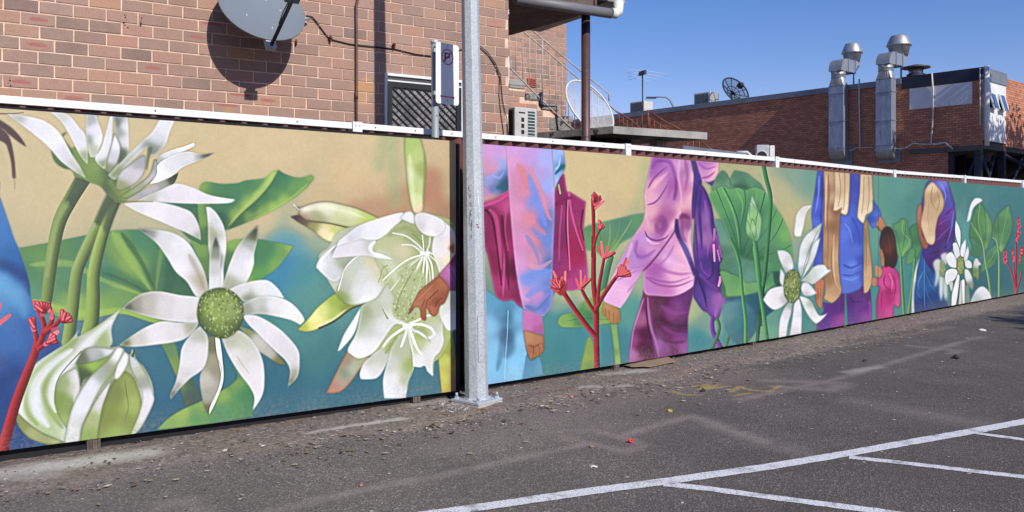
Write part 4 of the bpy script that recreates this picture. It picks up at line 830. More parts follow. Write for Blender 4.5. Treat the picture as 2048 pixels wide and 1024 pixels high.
def paint_mural(sc=1.0):
    W, H = int(CW * sc), int(CHh * sc)
    img = np.zeros((H, W, 3), np.float32)
    clip = [0, 0, W, H]
    st = dict(x0=0, y0=0, s=1.0, mask=None, box=None)
    def tr(x, y): return ((st['x0'] + x / st['s'] - CX0) * sc, (st['y0'] + y / st['s'] - CY0) * sc)
    def path(s):
        tk = s.split(); out = []
        for i in range(0, len(tk), 2):
            y = tk[i + 1]; star = y.endswith('*')
            a, b = tr(float(tk[i]), float(y.rstrip('*'))); out.append((a, b, star))
        return out
    def bbox(xy, pad):
        x0 = max(clip[0], int(xy[:, 0].min() - pad)); x1 = min(clip[2], int(xy[:, 0].max() + pad) + 1)
        y0 = max(clip[1], int(xy[:, 1].min() - pad)); y1 = min(clip[3], int(xy[:, 1].max() + pad) + 1)
        return x0, y0, x1, y1
    def samples(tk, x0, y0, x1, y1, pw=2.0):
        if len(tk) == 1: return _hex(tk[0])[None, None, :]
        eps = 20 + .0085 * min(x1 - x0, 400) * min(y1 - y0, 400) * 9 / (3 + len(tk) / 3)
        st4 = 4; ys = np.arange(y0, y1 + st4, st4); xs = np.arange(x0, x1 + st4, st4)
        X, Y = np.meshgrid(xs, ys); acc = np.zeros(X.shape + (3,)); ws = np.zeros(X.shape)
        for i in range(0, len(tk), 3):
            a, b = tr(float(tk[i]), float(tk[i + 1])); w = 1.0 / ((X - a) ** 2 + (Y - b) ** 2 + eps) ** pw
            acc += w[..., None] * _hex(tk[i + 2]); ws += w
        g = acc / ws[..., None]
        yy = (np.arange(y0, y1) - y0) / st4; xx = (np.arange(x0, x1) - x0) / st4
        yi = yy.astype(int); xi = xx.astype(int); fy = (yy - yi)[:, None, None]; fx = (xx - xi)[None, :, None]
        yi1 = np.minimum(yi + 1, g.shape[0] - 1); xi1 = np.minimum(xi + 1, g.shape[1] - 1)
        r0 = g[yi][:, xi] * (1 - fx) + g[yi][:, xi1] * fx; r1 = g[yi1][:, xi] * (1 - fx) + g[yi1][:, xi1] * fx
        return (r0 * (1 - fy) + r1 * fy).astype(np.float32)
    def poly_mask(xy, x0, y0, x1, y1):
        SS = 3; w = x1 - x0; h = y1 - y0; m = np.zeros((h * SS, w + 1), np.float32)
        xa, ya = xy[:, 0] - x0, (xy[:, 1] - y0) * SS; xb, yb = np.roll(xa, -1), np.roll(ya, -1)
        for r in range(h * SS):
            yc = r + .5; c = (ya <= yc) != (yb <= yc)
            if not c.any(): continue
            xs = np.sort(xa[c] + (yc - ya[c]) / (yb[c] - ya[c]) * (xb[c] - xa[c]))
            for k in range(0, len(xs) - 1, 2):
                a = min(max(xs[k], 0), w); b = min(max(xs[k + 1], 0), w)
                if b <= a: continue
                ia, ib = int(a), int(b)
                if ia == ib: m[r, ia] += b - a
                else:
                    m[r, ia] += 1 - (a - ia); m[r, ia + 1:ib] += 1; m[r, ib] += b - ib
        return np.clip(m[:, :w].reshape(h, SS, w).mean(1), 0, 1)
    def stroke_field(pl, w0, w1, x0, y0, x1, y1, tp=False):
        Y, X = np.mgrid[y0:y1, x0:x1].astype(np.float32); best = np.full(X.shape, 1e9, np.float32); side = np.zeros_like(best); rad = np.full(X.shape, w0 / 2, np.float32)
        n = len(pl) - 1
        for i in range(n):
            a, b = pl[i], pl[i + 1]; d = b - a; L2 = d @ d + 1e-9
            t = np.clip(((X - a[0]) * d[0] + (Y - a[1]) * d[1]) / L2, 0, 1)
            dx = X - a[0] - t * d[0]; dy = Y - a[1] - t * d[1]; dist = np.sqrt(dx * dx + dy * dy)
            r = (w0 + (w1 - w0) * (i + t) / n) / 2
            if tp: r = r * (.25 + 1.05 * np.minimum(1, 4 * np.minimum((i + t) / n, 1 - (i + t) / n)) ** .6)
            q = dist - r; u = q < best
            best = np.where(u, q, best); rad = np.where(u, r, rad)
            side = np.where(u, (d[0] * dy - d[1] * dx) / np.sqrt(L2) / np.maximum(r, .1), side)
        return best, side, rad
    def comp(m, col, x0, y0, x1, y1):
        m = m[..., None]; img[y0:y1, x0:x1] = img[y0:y1, x0:x1] * (1 - m) + col * m
    for line in ART.strip().split('\n'):
        line = line.strip()
        if not line or line[0] == '#': continue
        part = [p.strip() for p in line.split(';')]; hd = part[0].split(); c = hd[0]
        if c == 'V': st['x0'], st['y0'], st['s'] = map(float, hd[1:4])
        elif c == 'Q':
            a = [float(v) for v in hd[1:5]]
            clip[:] = [max(0, int((a[0] - CX0) * sc)), max(0, int((a[1] - CY0) * sc)), min(W, int((a[2] - CX0) * sc)), min(H, int((a[3] - CY0) * sc))]
        elif c == 'B': img[:] = samples(hd[1:], 0, 0, W, H, 1.9)
        elif c == 'F':
            soft = float(hd[1]) * sc; xy = _cr(path(part[1])); x0, y0, x1, y1 = bbox(xy, soft * 2 + 2)
            if x1 - x0 < 2 or y1 - y0 < 2: continue
            m = poly_mask(xy, x0, y0, x1, y1)
            m = _blur(m, max(soft / 2, .6)) if soft > 1.1 else m
            col = np.broadcast_to(samples(part[2].split(), x0, y0, x1, y1), m.shape + (3,))
            if len(hd) > 2:
                er = float(hd[3]) / st['s'] * sc * 1.3; inn = _blur(m, max(1, er * .8)); e = np.clip((1 - inn) * 2, 0, 1) * float(hd[5])
                col = col * (1 - e[..., None]) + _hex(hd[4]) * e[..., None]
            if soft < 2.2 * sc:
                pd = 7; Y0, Y1, X0, X1 = max(clip[1], y0 - pd), min(clip[3], y1 + pd), max(clip[0], x0 - pd), min(clip[2], x1 + pd)
                mm = np.zeros((Y1 - Y0, X1 - X0), np.float32); mm[y0 - Y0:y1 - Y0, x0 - X0:x1 - X0] = m
                k = min(1.0, (x1 - x0 + y1 - y0) / 120); img[Y0:Y1, X0:X1] *= 1 - (_blur(mm, 2) * .24 * k)[..., None]
            comp(m, col, x0, y0, x1, y1); st['mask'] = m; st['box'] = (x0, y0, x1, y1)
        elif c in 'LlT':
            k = 1 / st['s'] * sc; w0, w1 = float(hd[1]) * k, float(hd[2]) * k
            pl = _cr(path(part[1]), False, 5); soft = float(hd[3]) * sc if c != 'T' else 1.3 * sc
            x0, y0, x1, y1 = bbox(pl, max(w0, w1) / 2 + soft + 2)
            if c == 'l' and st['box']:
                bx = st['box']; x0, y0, x1, y1 = max(x0, bx[0]), max(y0, bx[1]), min(x1, bx[2]), min(y1, bx[3])
            if x1 - x0 < 1 or y1 - y0 < 1: continue
            tp = c == 'l' and float(hd[3]) >= 2.5
            if tp and w0 > 2.2: w0 *= 1.35; w1 *= 1.35
            q, side, rad = stroke_field(pl, w0, w1, x0, y0, x1, y1, tp)
            if c == 'T':
                m = np.clip(.5 - q / soft, 0, 1); lt, md, dk = _hex(hd[3]), _hex(hd[4]), _hex(hd[5])
                s = np.clip(side * (1 if pl[-1][1] > pl[0][1] else -1), -1, 1)[..., None]
                col = np.where(s > 0, md + (lt - md) * np.clip(s * 1.6, 0, 1), md + (dk - md) * np.clip(-s * 1.3, 0, 1))
                comp(m, col, x0, y0, x1, y1)
            else:
                m = np.clip(-q / (rad + .45 * soft) + .2 , 0, 1) * 1.25 if tp else np.clip(.5 - q / soft, 0, 1); m = np.minimum(m, 1); m = m * m * (3 - 2 * m) * float(hd[4])
                if c == 'l': bx = st['box']; m = m * st['mask'][y0 - bx[1]:y1 - bx[1], x0 - bx[0]:x1 - bx[0]]
                comp(m, _hex(hd[5]), x0, y0, x1, y1)
        elif c == 'K':
            n, ln, wd, seed = int(hd[1]), float(hd[2]) / st['s'] * sc, float(hd[3]) / st['s'] * sc, int(hd[6]); rg = random.Random(seed); v = [float(q) for q in part[1].split()]
            bx_, by_ = tr(v[0], v[1])
            for i in range(n):
                an = R_(v[2] + v[3] * (((i * 7) % n + .5) / n - .5) * 2); l = ln * rg.uniform(.65, 1.1); o0 = l * rg.uniform(0, .35); dx_, dy_ = math.cos(an), -math.sin(an)
                pl = np.array([[bx_ + dx_ * o0, by_ + dy_ * o0], [bx_ + dx_ * (o0 + l * .5) + rg.uniform(-1, 1), by_ + dy_ * (o0 + l * .5)], [bx_ + dx_ * (o0 + l), by_ + dy_ * (o0 + l) - l * .08]])
                for (w_, cl_, al_, sh_) in ((wd * 1.25, _hex('701018'), .8, .8), (wd, _hex(hd[4]), 1, 0), (wd * .5, _hex(hd[5]), .8, -.4)):
                    q_ = pl + sh_; x0, y0, x1, y1 = bbox(q_, w_ + 3)
                    if x1 - x0 < 1 or y1 - y0 < 1: continue
                    q, _, _ = stroke_field(q_, w_ * .8, w_ * .9, x0, y0, x1, y1); comp(np.clip(.5 - q / 1.3, 0, 1) * al_, cl_, x0, y0, x1, y1)
        elif c in 'DP':
            if c == 'D':
                n, r, al, col, seed = int(hd[1]), float(hd[2]) / 2 * sc, float(hd[3]), _hex(hd[4]), int(hd[5])
                rg = random.Random(seed); bx = st['box']; cand = [(rg.uniform(bx[0], bx[2]), rg.uniform(bx[1], bx[3])) for _ in range(n)]
            else:
                n, r, al, col, seed = int(hd[1]), float(hd[2]) / st['s'] / 2 * sc * 1.4, float(hd[4]), _hex(hd[5]), int(hd[6])
                rg = random.Random(seed); pl = _cr(path(part[1]), False, 5); cand = []
                for i in range(n * 2):
                    p = pl[int(i / (2 * n) * (len(pl) - 1))]; cand.append((p[0] + rg.uniform(-3, 3) * sc, p[1] + rg.uniform(-2, 2) * sc))
            for (a, b) in cand:
                ln = rg.uniform(1.5, 3.5) * sc; an = rg.uniform(1.0, 2.2); p = np.array([[a, b], [a + ln * math.cos(an), b + ln * math.sin(an)]])
                x0, y0, x1, y1 = bbox(p, r + 2)
                if c == 'D': bx = st['box']; x0, y0, x1, y1 = max(x0, bx[0]), max(y0, bx[1]), min(x1, bx[2]), min(y1, bx[3])
                if x1 - x0 < 1 or y1 - y0 < 1: continue
                q, _, _ = stroke_field(p, r * 1.2, r * .7, x0, y0, x1, y1); m = np.clip(.7 - q / (1.4 * sc), 0, 1) * al
                if c == 'D': m = m * st['mask'][y0 - bx[1]:y1 - bx[1], x0 - bx[0]:x1 - bx[0]]
                comp(m, col, x0, y0, x1, y1)
    # hand painted unevenness and the fine tooth of the board
    rs = np.random.RandomState(7)
    for cell, amp in ((60, .020), (14, .014), (4, .012)):
        n = rs.rand(H // cell + 3, W // cell + 3, 1).astype(np.float32) - .5; n = np.kron(n[..., 0], np.ones((cell, cell), np.float32))[:H, :W]
        img *= (1 + 2 * amp * _blur(n, cell * .6))[..., None]
    img = np.clip(img, 0, 1) ** 1.12 * 1.0
    lum = (img @ np.array([.3, .59, .11], np.float32))[..., None]; gr_ = np.clip((img[..., 1:2] - np.maximum(img[..., 0:1], img[..., 2:3])) * 4, 0, 1)
    bl_ = np.clip((img[..., 2:3] - img[..., 0:1]) * 2.2, 0, 1); img = lum * (1 + .07 * bl_) + (img - lum) * (1 - .24 * gr_) * (1 - .17 * bl_); og = np.clip((img[..., 0:1] - img[..., 2:3]) * 3 - .6, 0, 1); img = lum + (img - lum) * (1 - .16 * og); img = img * (1 - .09 * gr_)
    pk = np.clip((np.minimum(img[..., 0:1], img[..., 2:3]) - img[..., 1:2]) * 4, 0, 1); img = img * (1 - .05 * pk) + pk * lum * .03
    yy = np.clip((img[..., 1:2] - img[..., 2:3]) * 3 - .9, 0, 1) * np.clip(img[..., 1:2] * 3 - 1.6, 0, 1); img = img * (1 - .10 * yy) + lum * .10 * yy; lum = (img @ np.array([.3, .59, .11], np.float32))[..., None]; img = lum + (img - lum) * .91
    for ch in range(3): img[..., ch] += .55 * (img[..., ch] - _blur(img[..., ch].copy(), 2)) + .15 * (img[..., ch] - _blur(img[..., ch].copy(), 6))
    img = np.clip(img, 0, 1); img *= 1 + .07 * (rs.rand(H, W, 1).astype(np.float32) - .5)
    return np.clip(img, 0, 1)
# ================================================================== materials
M = {}
M['white_metal'] = simple('white_metal', (.72, .73, .74), .45, 0, .5, .05, 3, .05, 40, .002, speck=(30, (.45, .42, .38), .70))
M['maroon_metal'] = simple('maroon_metal', (.135, .045, .038), .45, 0, .5, .12, 4)
M['board_edge'] = simple('board_edge', (.22, .19, .16), .9)
M['old_timber'] = simple('old_timber', (.12, .10, .085), .95, 0, .2, .4, 18, .8, 60, .01)
M['mortar'] = simple('mortar', (.64, .46, .35), .95, 0, .2, .28, 7, .5, 90, .004, speck=(22, (.40, .30, .24), .70))
M['screw'] = simple('screw', (.12, .11, .10), .5, .6)
M['black_rubber'] = simple('black_rubber', (.012, .012, .013), .6)
M['black_paint'] = simple('black_paint', (.012, .013, .014), .4)
M['rust'] = simple('rust', (.12, .035, .018), .9, 0, .2, .3, 60)
M['conduit'] = simple('conduit', (.11, .055, .048), .6, 0, .4, .2, 10)
M['steel_pipe_paint'] = simple('steel_pipe_paint', (.085, .040, .036), .5, 0, .5, .25, 8, speck=(14, (.16, .12, .11), .66))
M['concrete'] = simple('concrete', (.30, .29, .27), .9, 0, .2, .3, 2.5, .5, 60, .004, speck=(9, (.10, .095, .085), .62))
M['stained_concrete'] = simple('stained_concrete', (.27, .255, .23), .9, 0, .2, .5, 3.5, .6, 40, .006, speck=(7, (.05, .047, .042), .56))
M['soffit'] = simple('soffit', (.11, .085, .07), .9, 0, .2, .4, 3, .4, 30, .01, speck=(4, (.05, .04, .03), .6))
M['grey_pipe'] = simple('grey_pipe', (.16, .16, .165), .5, 0, .4, .12, 5)
M['white_plastic'] = simple('white_plastic', (.72, .70, .64), .4, 0, .5, .05, 4)
M['dish_grey'] = simple('dish_grey', (.155, .185, .215), .5, .0, .4, .04, 3)
M['rail_paint'] = simple('rail_paint', (.42, .35, .31), .6, 0, .4, .25, 20, speck=(30, (.20, .10, .07), .62))
M['red_rail'] = simple('red_rail', (.16, .05, .03), .7, 0, .3, .25, 10)
M['flashing'] = simple('flashing', (.18, .20, .235), .5, .3, .4, .2, 2)
M['navy'] = simple('navy', (.022, .026, .045), .6, 0, .3, .3, 2)
M['sign_blank'] = simple('sign_blank', (.62, .62, .64), .6, 0, .3, .06, 2)
M['white_clad'] = simple('white_clad', (.62, .62, .62), .6, 0, .3, .06, 2)
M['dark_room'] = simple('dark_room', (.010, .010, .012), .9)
M['dark_steel'] = simple('dark_steel', (.020, .024, .036), .5, .2)
M['white_cable'] = simple('white_cable', (.50, .50, .50), .5)
M['terracotta'] = simple('terracotta', (.42, .10, .06), .8, 0, .3, .2, 20)
M['cardboard'] = simple('cardboard', (.26, .19, .125), .9, 0, .2, .15, 12, .3, 80, .003)
M['paper'] = simple('paper', (.62, .60, .56), .8, 0, .3, .1, 30)
M['red_plastic'] = simple('red_plastic', (.70, .02, .03), .35)
M['pink_paper'] = simple('pink_paper', (.50, .16, .15), .8)
M['yellow_leaf'] = simple('yellow_leaf', (.42, .32, .07), .7)
M['dry_leaf'] = simple('dry_leaf', (.030, .020, .014), .7)
M['foliage'] = simple('foliage', (.055, .085, .030), .6, 0, .4, .4, 3)
M['bark'] = simple('bark', (.10, .075, .055), .95, 0, .2, .3, 8, .8, 30, .02)

def galvanised(name, lo, hi, scale=90, rough=.42, metal=.75):
    m = N(name); m.set(rough, metal, .5); co = m.coord(); v = m.n('TexVoronoi'); v.inputs['Scale'].default_value = scale; m.l(co, v.inputs['Vector'])
    f = m.math('ADD', m.math('MULTIPLY', v.outputs['Color'], .45), m.math('MULTIPLY', m.noise(co, 3.5, 5, .7), .55))
    sp = m.n('SeparateColor'); m.l(v.outputs['Color'], sp.inputs[0])
    f = m.math('ADD', m.math('MULTIPLY', sp.outputs[0], .35), m.math('MULTIPLY', m.noise(co, 2.5, 6, .75), .65))
    m.base(m.ramp(f, [(.25, lo), (.75, hi)])); m.l(m.ramp(f, [(.3, .55), (.7, .32)]), m.b.inputs['Roughness']); m.bump(sp.outputs[1], .05, .002); return m.m
M['galv'] = galvanised('galvanised_steel', (.30, .33, .35), (.52, .555, .58), 110, .5, .08)
def sheet_steel(name, c, metal, rough):
    m = N(name); m.set(rough, metal, .5); co = m.coord(); s = m.n('Mapping'); s.inputs['Scale'].default_value = (3, 3, .8); m.l(co, s.inputs[0]); f = m.noise(s.outputs[0], 2.2, 6, .7)
    m.base(m.ramp(f, [(.3, tuple(x * .72 for x in c)), (.7, tuple(min(1, x * 1.15) for x in c))])); m.l(m.ramp(f, [(.3, rough + .12), (.7, rough - .08)]), m.b.inputs['Roughness']); m.bump(m.noise(s.outputs[0], 3, 2, .5), .25, .03); return m.m
M['duct'] = sheet_steel('duct_steel', (.30, .34, .41), .45, .42)
M['duct_round'] = sheet_steel('duct_steel_round', (.38, .385, .39), .55, .42)

def brick_mat(name, stops, smear=None, per='object', stain=None):
    m = N(name); m.set(.92, 0, .2); co = m.coord()
    if per == 'object': r = m.n('ObjectInfo').outputs['Random']
    else: r = m.n('NewGeometry').outputs['Random Per Island']
    gl = m.n('NewGeometry').outputs['Position']
    tone = m.ramp(r, stops)
    big = m.noise(gl, 5, 4, .6); fine = m.noise(gl, 85, 4, .75)
    tone = m.mix(m.ramp(big, [(.35, 0.0), (.75, .38)]), tone, (.40, .265, .205))
    tone = m.mix(m.ramp(m.noise(gl, 2.2, 3, .5), [(.55, 0.0), (.75, .22)]), tone, (.25, .18, .15))
    tone = m.mix(m.ramp(fine, [(.30, .42), (.50, 0.0)]), tone, (.17, .11, .085))
    tone = m.mix(m.ramp(m.noise(gl, 160, 2, .6), [(.62, 0.0), (.72, .35)]), tone, (.60, .47, .40))
    tone = m.mix(m.ramp(m.noise(gl, 3.1, 2, .5), [(.68, 0.0), (.74, .45)]), tone, (.50, .27, .10))
    tone = m.mix(m.ramp(m.noise(gl, 1.1, 5, .7), [(.30, .35), (.48, 0.0)]), tone, (.17, .12, .10))
    if smear:
        s = m.n('SeparateXYZ'); m.l(co, s.inputs[0])
        # bricks lie along local x; a rubbed oval of a stronger colour
        ex = m.math('POWER', m.math('ABSOLUTE', m.math('MULTIPLY', s.outputs[0], smear[1])), 3.0); ez = m.math('POWER', m.math('ABSOLUTE', m.math('MULTIPLY', m.math('ADD', s.outputs[2], smear[3]), smear[2])), 2.0)
        d = m.math('ADD', m.math('ADD', ex, ez), m.math('MULTIPLY', m.noise(co, 45, 3, .6), .9))
        tone = m.mix(m.ramp(d, [(.75, .85), (1.25, 0.0)]), tone, smear[0])
    m.base(tone); m.bump(m.math('ADD', m.math('MULTIPLY', fine, .6), m.noise(gl, 30, 3, .6)), .55, .004); return m.m
BR = [(0.0, (.190, .135, .112)), (.12, (.250, .170, .135)), (.3, (.315, .200, .155)), (.45, (.350, .215, .165)), (.6, (.260, .185, .150)), (.75, (.390, .215, .155)), (.88, (.330, .225, .180)), (1.0, (.420, .235, .150))]
M['brick'] = brick_mat('pink_brown_brick', BR)
M['brick_red'] = brick_mat('brick_with_red_rub', BR, ((.33, .125, .105), 12.5, 50, .0))
M['brick_red2'] = brick_mat('brick_with_red_top', BR, ((.31, .12, .10), 9.5, 60, -.028))
M['brick_orange'] = brick_mat('orange_brick', [(0.0, (.52, .22, .13)), (1.0, (.45, .21, .13))])
M['brick_mass'] = brick_mat('brick_mass', BR, per='island')
def far_brick(name, bw=.23, bh=.086):
    """bricks too far away to pick apart, laid along the object's x axis"""
    m = N(name); m.set(.9, 0, .2); co = m.coord(); b = m.n('TexBrick'); s = m.n('SeparateXYZ'); m.l(co, s.inputs[0]); c = m.n('CombineXYZ'); m.l(s.outputs[0], c.inputs[0]); m.l(s.outputs[2], c.inputs[1])
    m.l(c.outputs[0], b.inputs['Vector']); b.inputs['Scale'].default_value = 1; b.inputs['Brick Width'].default_value = bw; b.inputs['Row Height'].default_value = bh
    b.inputs['Mortar Size'].default_value = .0085; b.inputs['Mortar Smooth'].default_value = .3; b.inputs['Bias'].default_value = -.1
    b.inputs['Color1'].default_value = (.58, .245, .145, 1); b.inputs['Color2'].default_value = (.34, .135, .085, 1); b.inputs['Mortar'].default_value = (.15, .075, .052, 1)
    col = m.mix(m.ramp(m.noise(co, .8, 4, .6), [(.35, 0.0), (.75, .35)]), b.outputs['Color'], (.16, .07, .045))
    col = m.mix(m.ramp(m.noise(co, 9, 3, .6), [(.55, 0.0), (.75, .4)]), col, (.48, .23, .13))
    m.base(col); m.bump(b.outputs['Fac'], -.8, .012); return m.m
M['far_brick'] = far_brick('orange_red_brickwork')

# ================================================================== the lines of the place in plan
BOARD_H = 1.8
HP = [(-200, 727), (911.5, 499.5), (941, 488), (966, 481), (1240, 419), (1560, 339), (2048, 209), (2260, 152)]
def hp(px):
    for (a, ha), (b, hb) in zip(HP, HP[1:]):
        if px <= b: break
    return ha + (hb - ha) * (px - a) / (b - a)
def bpt(px): d = F * BOARD_H / hp(px); return Vector(((px - CX) / F * d, d, 0))
def bbot(px): return max(.055, .086 - .0000195 * px) if px < 1600 else .055
W1O = Vector((-.032, 7.711, 0)); U1 = Vector((.8456, .5338, 0)); N1 = Vector((.5338, -.8456, 0))     # the near brick wall
Z = Vector((0, 0, 1))

# ================================================================== ground
def seg_dist(X, Y, pts):
    best = np.full(X.shape, 1e9)
    for a, b in zip(pts, pts[1:]):
        d = (b[0] - a[0], b[1] - a[1]); L = d[0] ** 2 + d[1] ** 2 + 1e-9; t = np.clip(((X - a[0]) * d[0] + (Y - a[1]) * d[1]) / L, 0, 1)
        best = np.minimum(best, np.hypot(X - a[0] - t * d[0], Y - a[1] - t * d[1]))
    return best
def vnoise(X, Y, s, seed=0):
    rs = np.random.RandomState(seed); T = rs.rand(256, 256); x = X * s; y = Y * s; xi = np.floor(x).astype(int); yi = np.floor(y).astype(int); fx = x - xi; fy = y - yi
    fx = fx * fx * (3 - 2 * fx); fy = fy * fy * (3 - 2 * fy); g = lambda a, b: T[a % 256, b % 256]
    return (g(xi, yi) * (1 - fx) + g(xi + 1, yi) * fx) * (1 - fy) + (g(xi, yi + 1) * (1 - fx) + g(xi + 1, yi + 1) * fx) * fy
def fbm(X, Y, s, seed=0, o=4): return sum(vnoise(X, Y, s * 2 ** k, seed + k) * .5 ** k for k in range(o)) / sum(.5 ** k for k in range(o))
BL = [bpt(x) for x in (-200, 0, 450, 909, 1240, 1560, 1800, 2048, 2260)]
BL = [BL[0] + (BL[0] - BL[1]).normalized() * 12] + BL + [BL[-1] + (BL[-1] - BL[-2]).normalized() * 20]
GP = lambda *a: [tuple(G(a[i], a[i + 1])[:2]) for i in range(0, len(a), 2)]
def build_ground():
    xs = np.concatenate([np.linspace(-4.2, 5.6, 330), np.linspace(5.65, 15, 170)]); ys = np.concatenate([np.linspace(2.6, 9.0, 260), np.linspace(9.04, 19, 200)])
    X, Y = np.meshgrid(xs, ys); dl = seg_dist(X, Y, [(p.x, p.y) for p in BL])
    side = np.zeros_like(X); best = np.full(X.shape, 1e9)
    for a, b in zip(BL, BL[1:]):
        d = b - a; L = d.length; t = np.clip(((X - a.x) * d.x + (Y - a.y) * d.y) / L ** 2, 0, 1); q = np.hypot(X - a.x - t * d.x, Y - a.y - t * d.y)
        s = (d.x * (Y - a.y) - d.y * (X - a.x)) / L; side = np.where(q < best, s, side); best = np.minimum(q, best)
    front = -side                                     # metres in front of the boards
    n1 = fbm(X, Y, 2.2, 1); n2 = fbm(X, Y, 9, 5); n3 = fbm(X, Y, 34, 9)
    edge = .30 + .35 * n1 + .12 * n2
    verge = np.clip((edge - front) / .14, 0, 1)
    Zh = verge * (.003 + .014 * n2 + .012 * n3) + (1 - verge) * .0025 * n2
    fade = np.minimum(np.clip((X - xs[0]) / .6, 0, 1) * np.clip((xs[-1] - X) / 1.0, 0, 1), np.clip((Y - ys[0]) / .3, 0, 1) * np.clip((ys[-1] - Y) / 1.0, 0, 1))
    Zh = Zh * fade + .002
    def mk(pts, w, soft=.5, wob=.05): return np.clip((w / 2 + wob * (n2 - .5) - seg_dist(X, Y, pts)) / (w * soft) + .5, 0, 1)
    wear = np.zeros_like(X)
    for pts, w, a in [(GP(480, 1040, 640, 1000, 1024, 921, 1180, 888), .08, .8), (GP(1120, 872, 1250, 905, 1290, 890, 1180, 860, 1110, 864, 1130, 880), .07, .7), (GP(1240, 872, 1390, 832), .08, .8),
                      (GP(1390, 835, 1460, 862, 1536, 886), .12, .8), (GP(1536, 886, 1600, 905), .2, .4), (GP(-30, 985, 60, 968), .2, .3),
                      (GP(1480, 800, 1660, 762, 1850, 706, 1960, 674), .09, .75), (GP(1540, 762, 1685, 768, 1660, 780, 1560, 775), .16, .7), (GP(1815, 692, 1925, 702, 1900, 708), .10, .7), (GP(1320, 765, 1500, 728, 1700, 690, 1900, 655), .12, .5),
                      (GP(290, 1040, 330, 1008, 380, 1002, 400, 1040), .10, .6), (GP(1720, 805, 1860, 830, 1980, 850), .25, .35), (GP(900, 900, 1060, 870, 1240, 850), .3, .3), (GP(1060, 850, 1330, 780, 1500, 745), .4, .3)]:
        wear = np.maximum(wear, mk(pts, w * .95, .8, .07) * a * np.clip(.45 + 1.0 * n3 + .5 * (n2 - .4), 0, 1))
    pale = np.zeros_like(X)
    for pts, w, a in [(GP(-40, 958, 60, 946, 190, 928, 290, 912), .20, 1.0), (GP(30, 962, 110, 955), .12, .5), (GP(615, 872, 700, 858, 820, 842), .045, .9), (GP(1160, 780, 1260, 772), .06, .45), (GP(1210, 752, 1300, 745), .12, .7), (GP(1690, 745, 1760, 735), .1, .3), (GP(830, 815, 900, 805), .1, .5)]:
        pale = np.maximum(pale, mk(pts, w, .6, .06) * a)
    yel = np.zeros_like(X)
    for pts in [GP(1345, 783, 1365, 790, 1400, 791), GP(1385, 774, 1420, 768, 1400, 780, 1440, 768, 1415, 779, 1462, 772), GP(1462, 785, 1480, 774, 1500, 781, 1540, 784, 1560, 772), GP(1470, 792, 1500, 787)]:
        yel = np.maximum(yel, mk(pts, .028, .6, .02) * .8)
    for pts in [GP(60, 40, 60, 40)]: pass
    red = np.zeros_like(X)
    for pts in [GP(1000, 805, 1060, 795, 1150, 780), GP(960, 825, 990, 822)]: red = np.maximum(red, mk(pts, .05, .8, .05) * .6)
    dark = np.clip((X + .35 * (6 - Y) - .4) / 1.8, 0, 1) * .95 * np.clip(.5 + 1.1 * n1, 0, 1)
    sand = np.clip(fbm(X, Y, 1.1, 33) * 2 - .75, 0, 1) * np.clip((1.6 - front) / 1.6, 0, 1)
    ny, nx = X.shape; co = np.stack([X, Y, Zh], -1).reshape(-1, 3)
    i = np.arange(ny * nx).reshape(ny, nx); fc = np.stack([i[:-1, :-1], i[:-1, 1:], i[1:, 1:], i[1:, :-1]], -1).reshape(-1, 4)
    me = bpy.data.meshes.new('car_park_ground'); me.vertices.add(len(co)); me.vertices.foreach_set('co', co.ravel().astype(np.float32))
    me.loops.add(fc.size); me.loops.foreach_set('vertex_index', fc.ravel().astype(np.int32)); me.polygons.add(len(fc)); me.polygons.foreach_set('loop_start', np.arange(0, fc.size, 4, dtype=np.int32)); me.polygons.foreach_set('loop_total', np.full(len(fc), 4, np.int32)); me.update()
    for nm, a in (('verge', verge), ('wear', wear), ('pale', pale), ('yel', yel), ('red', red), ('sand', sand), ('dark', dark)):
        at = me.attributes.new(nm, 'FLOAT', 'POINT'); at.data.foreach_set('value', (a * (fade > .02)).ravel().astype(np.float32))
    me.polygons.foreach_set('use_smooth', [True] * len(fc)); return me
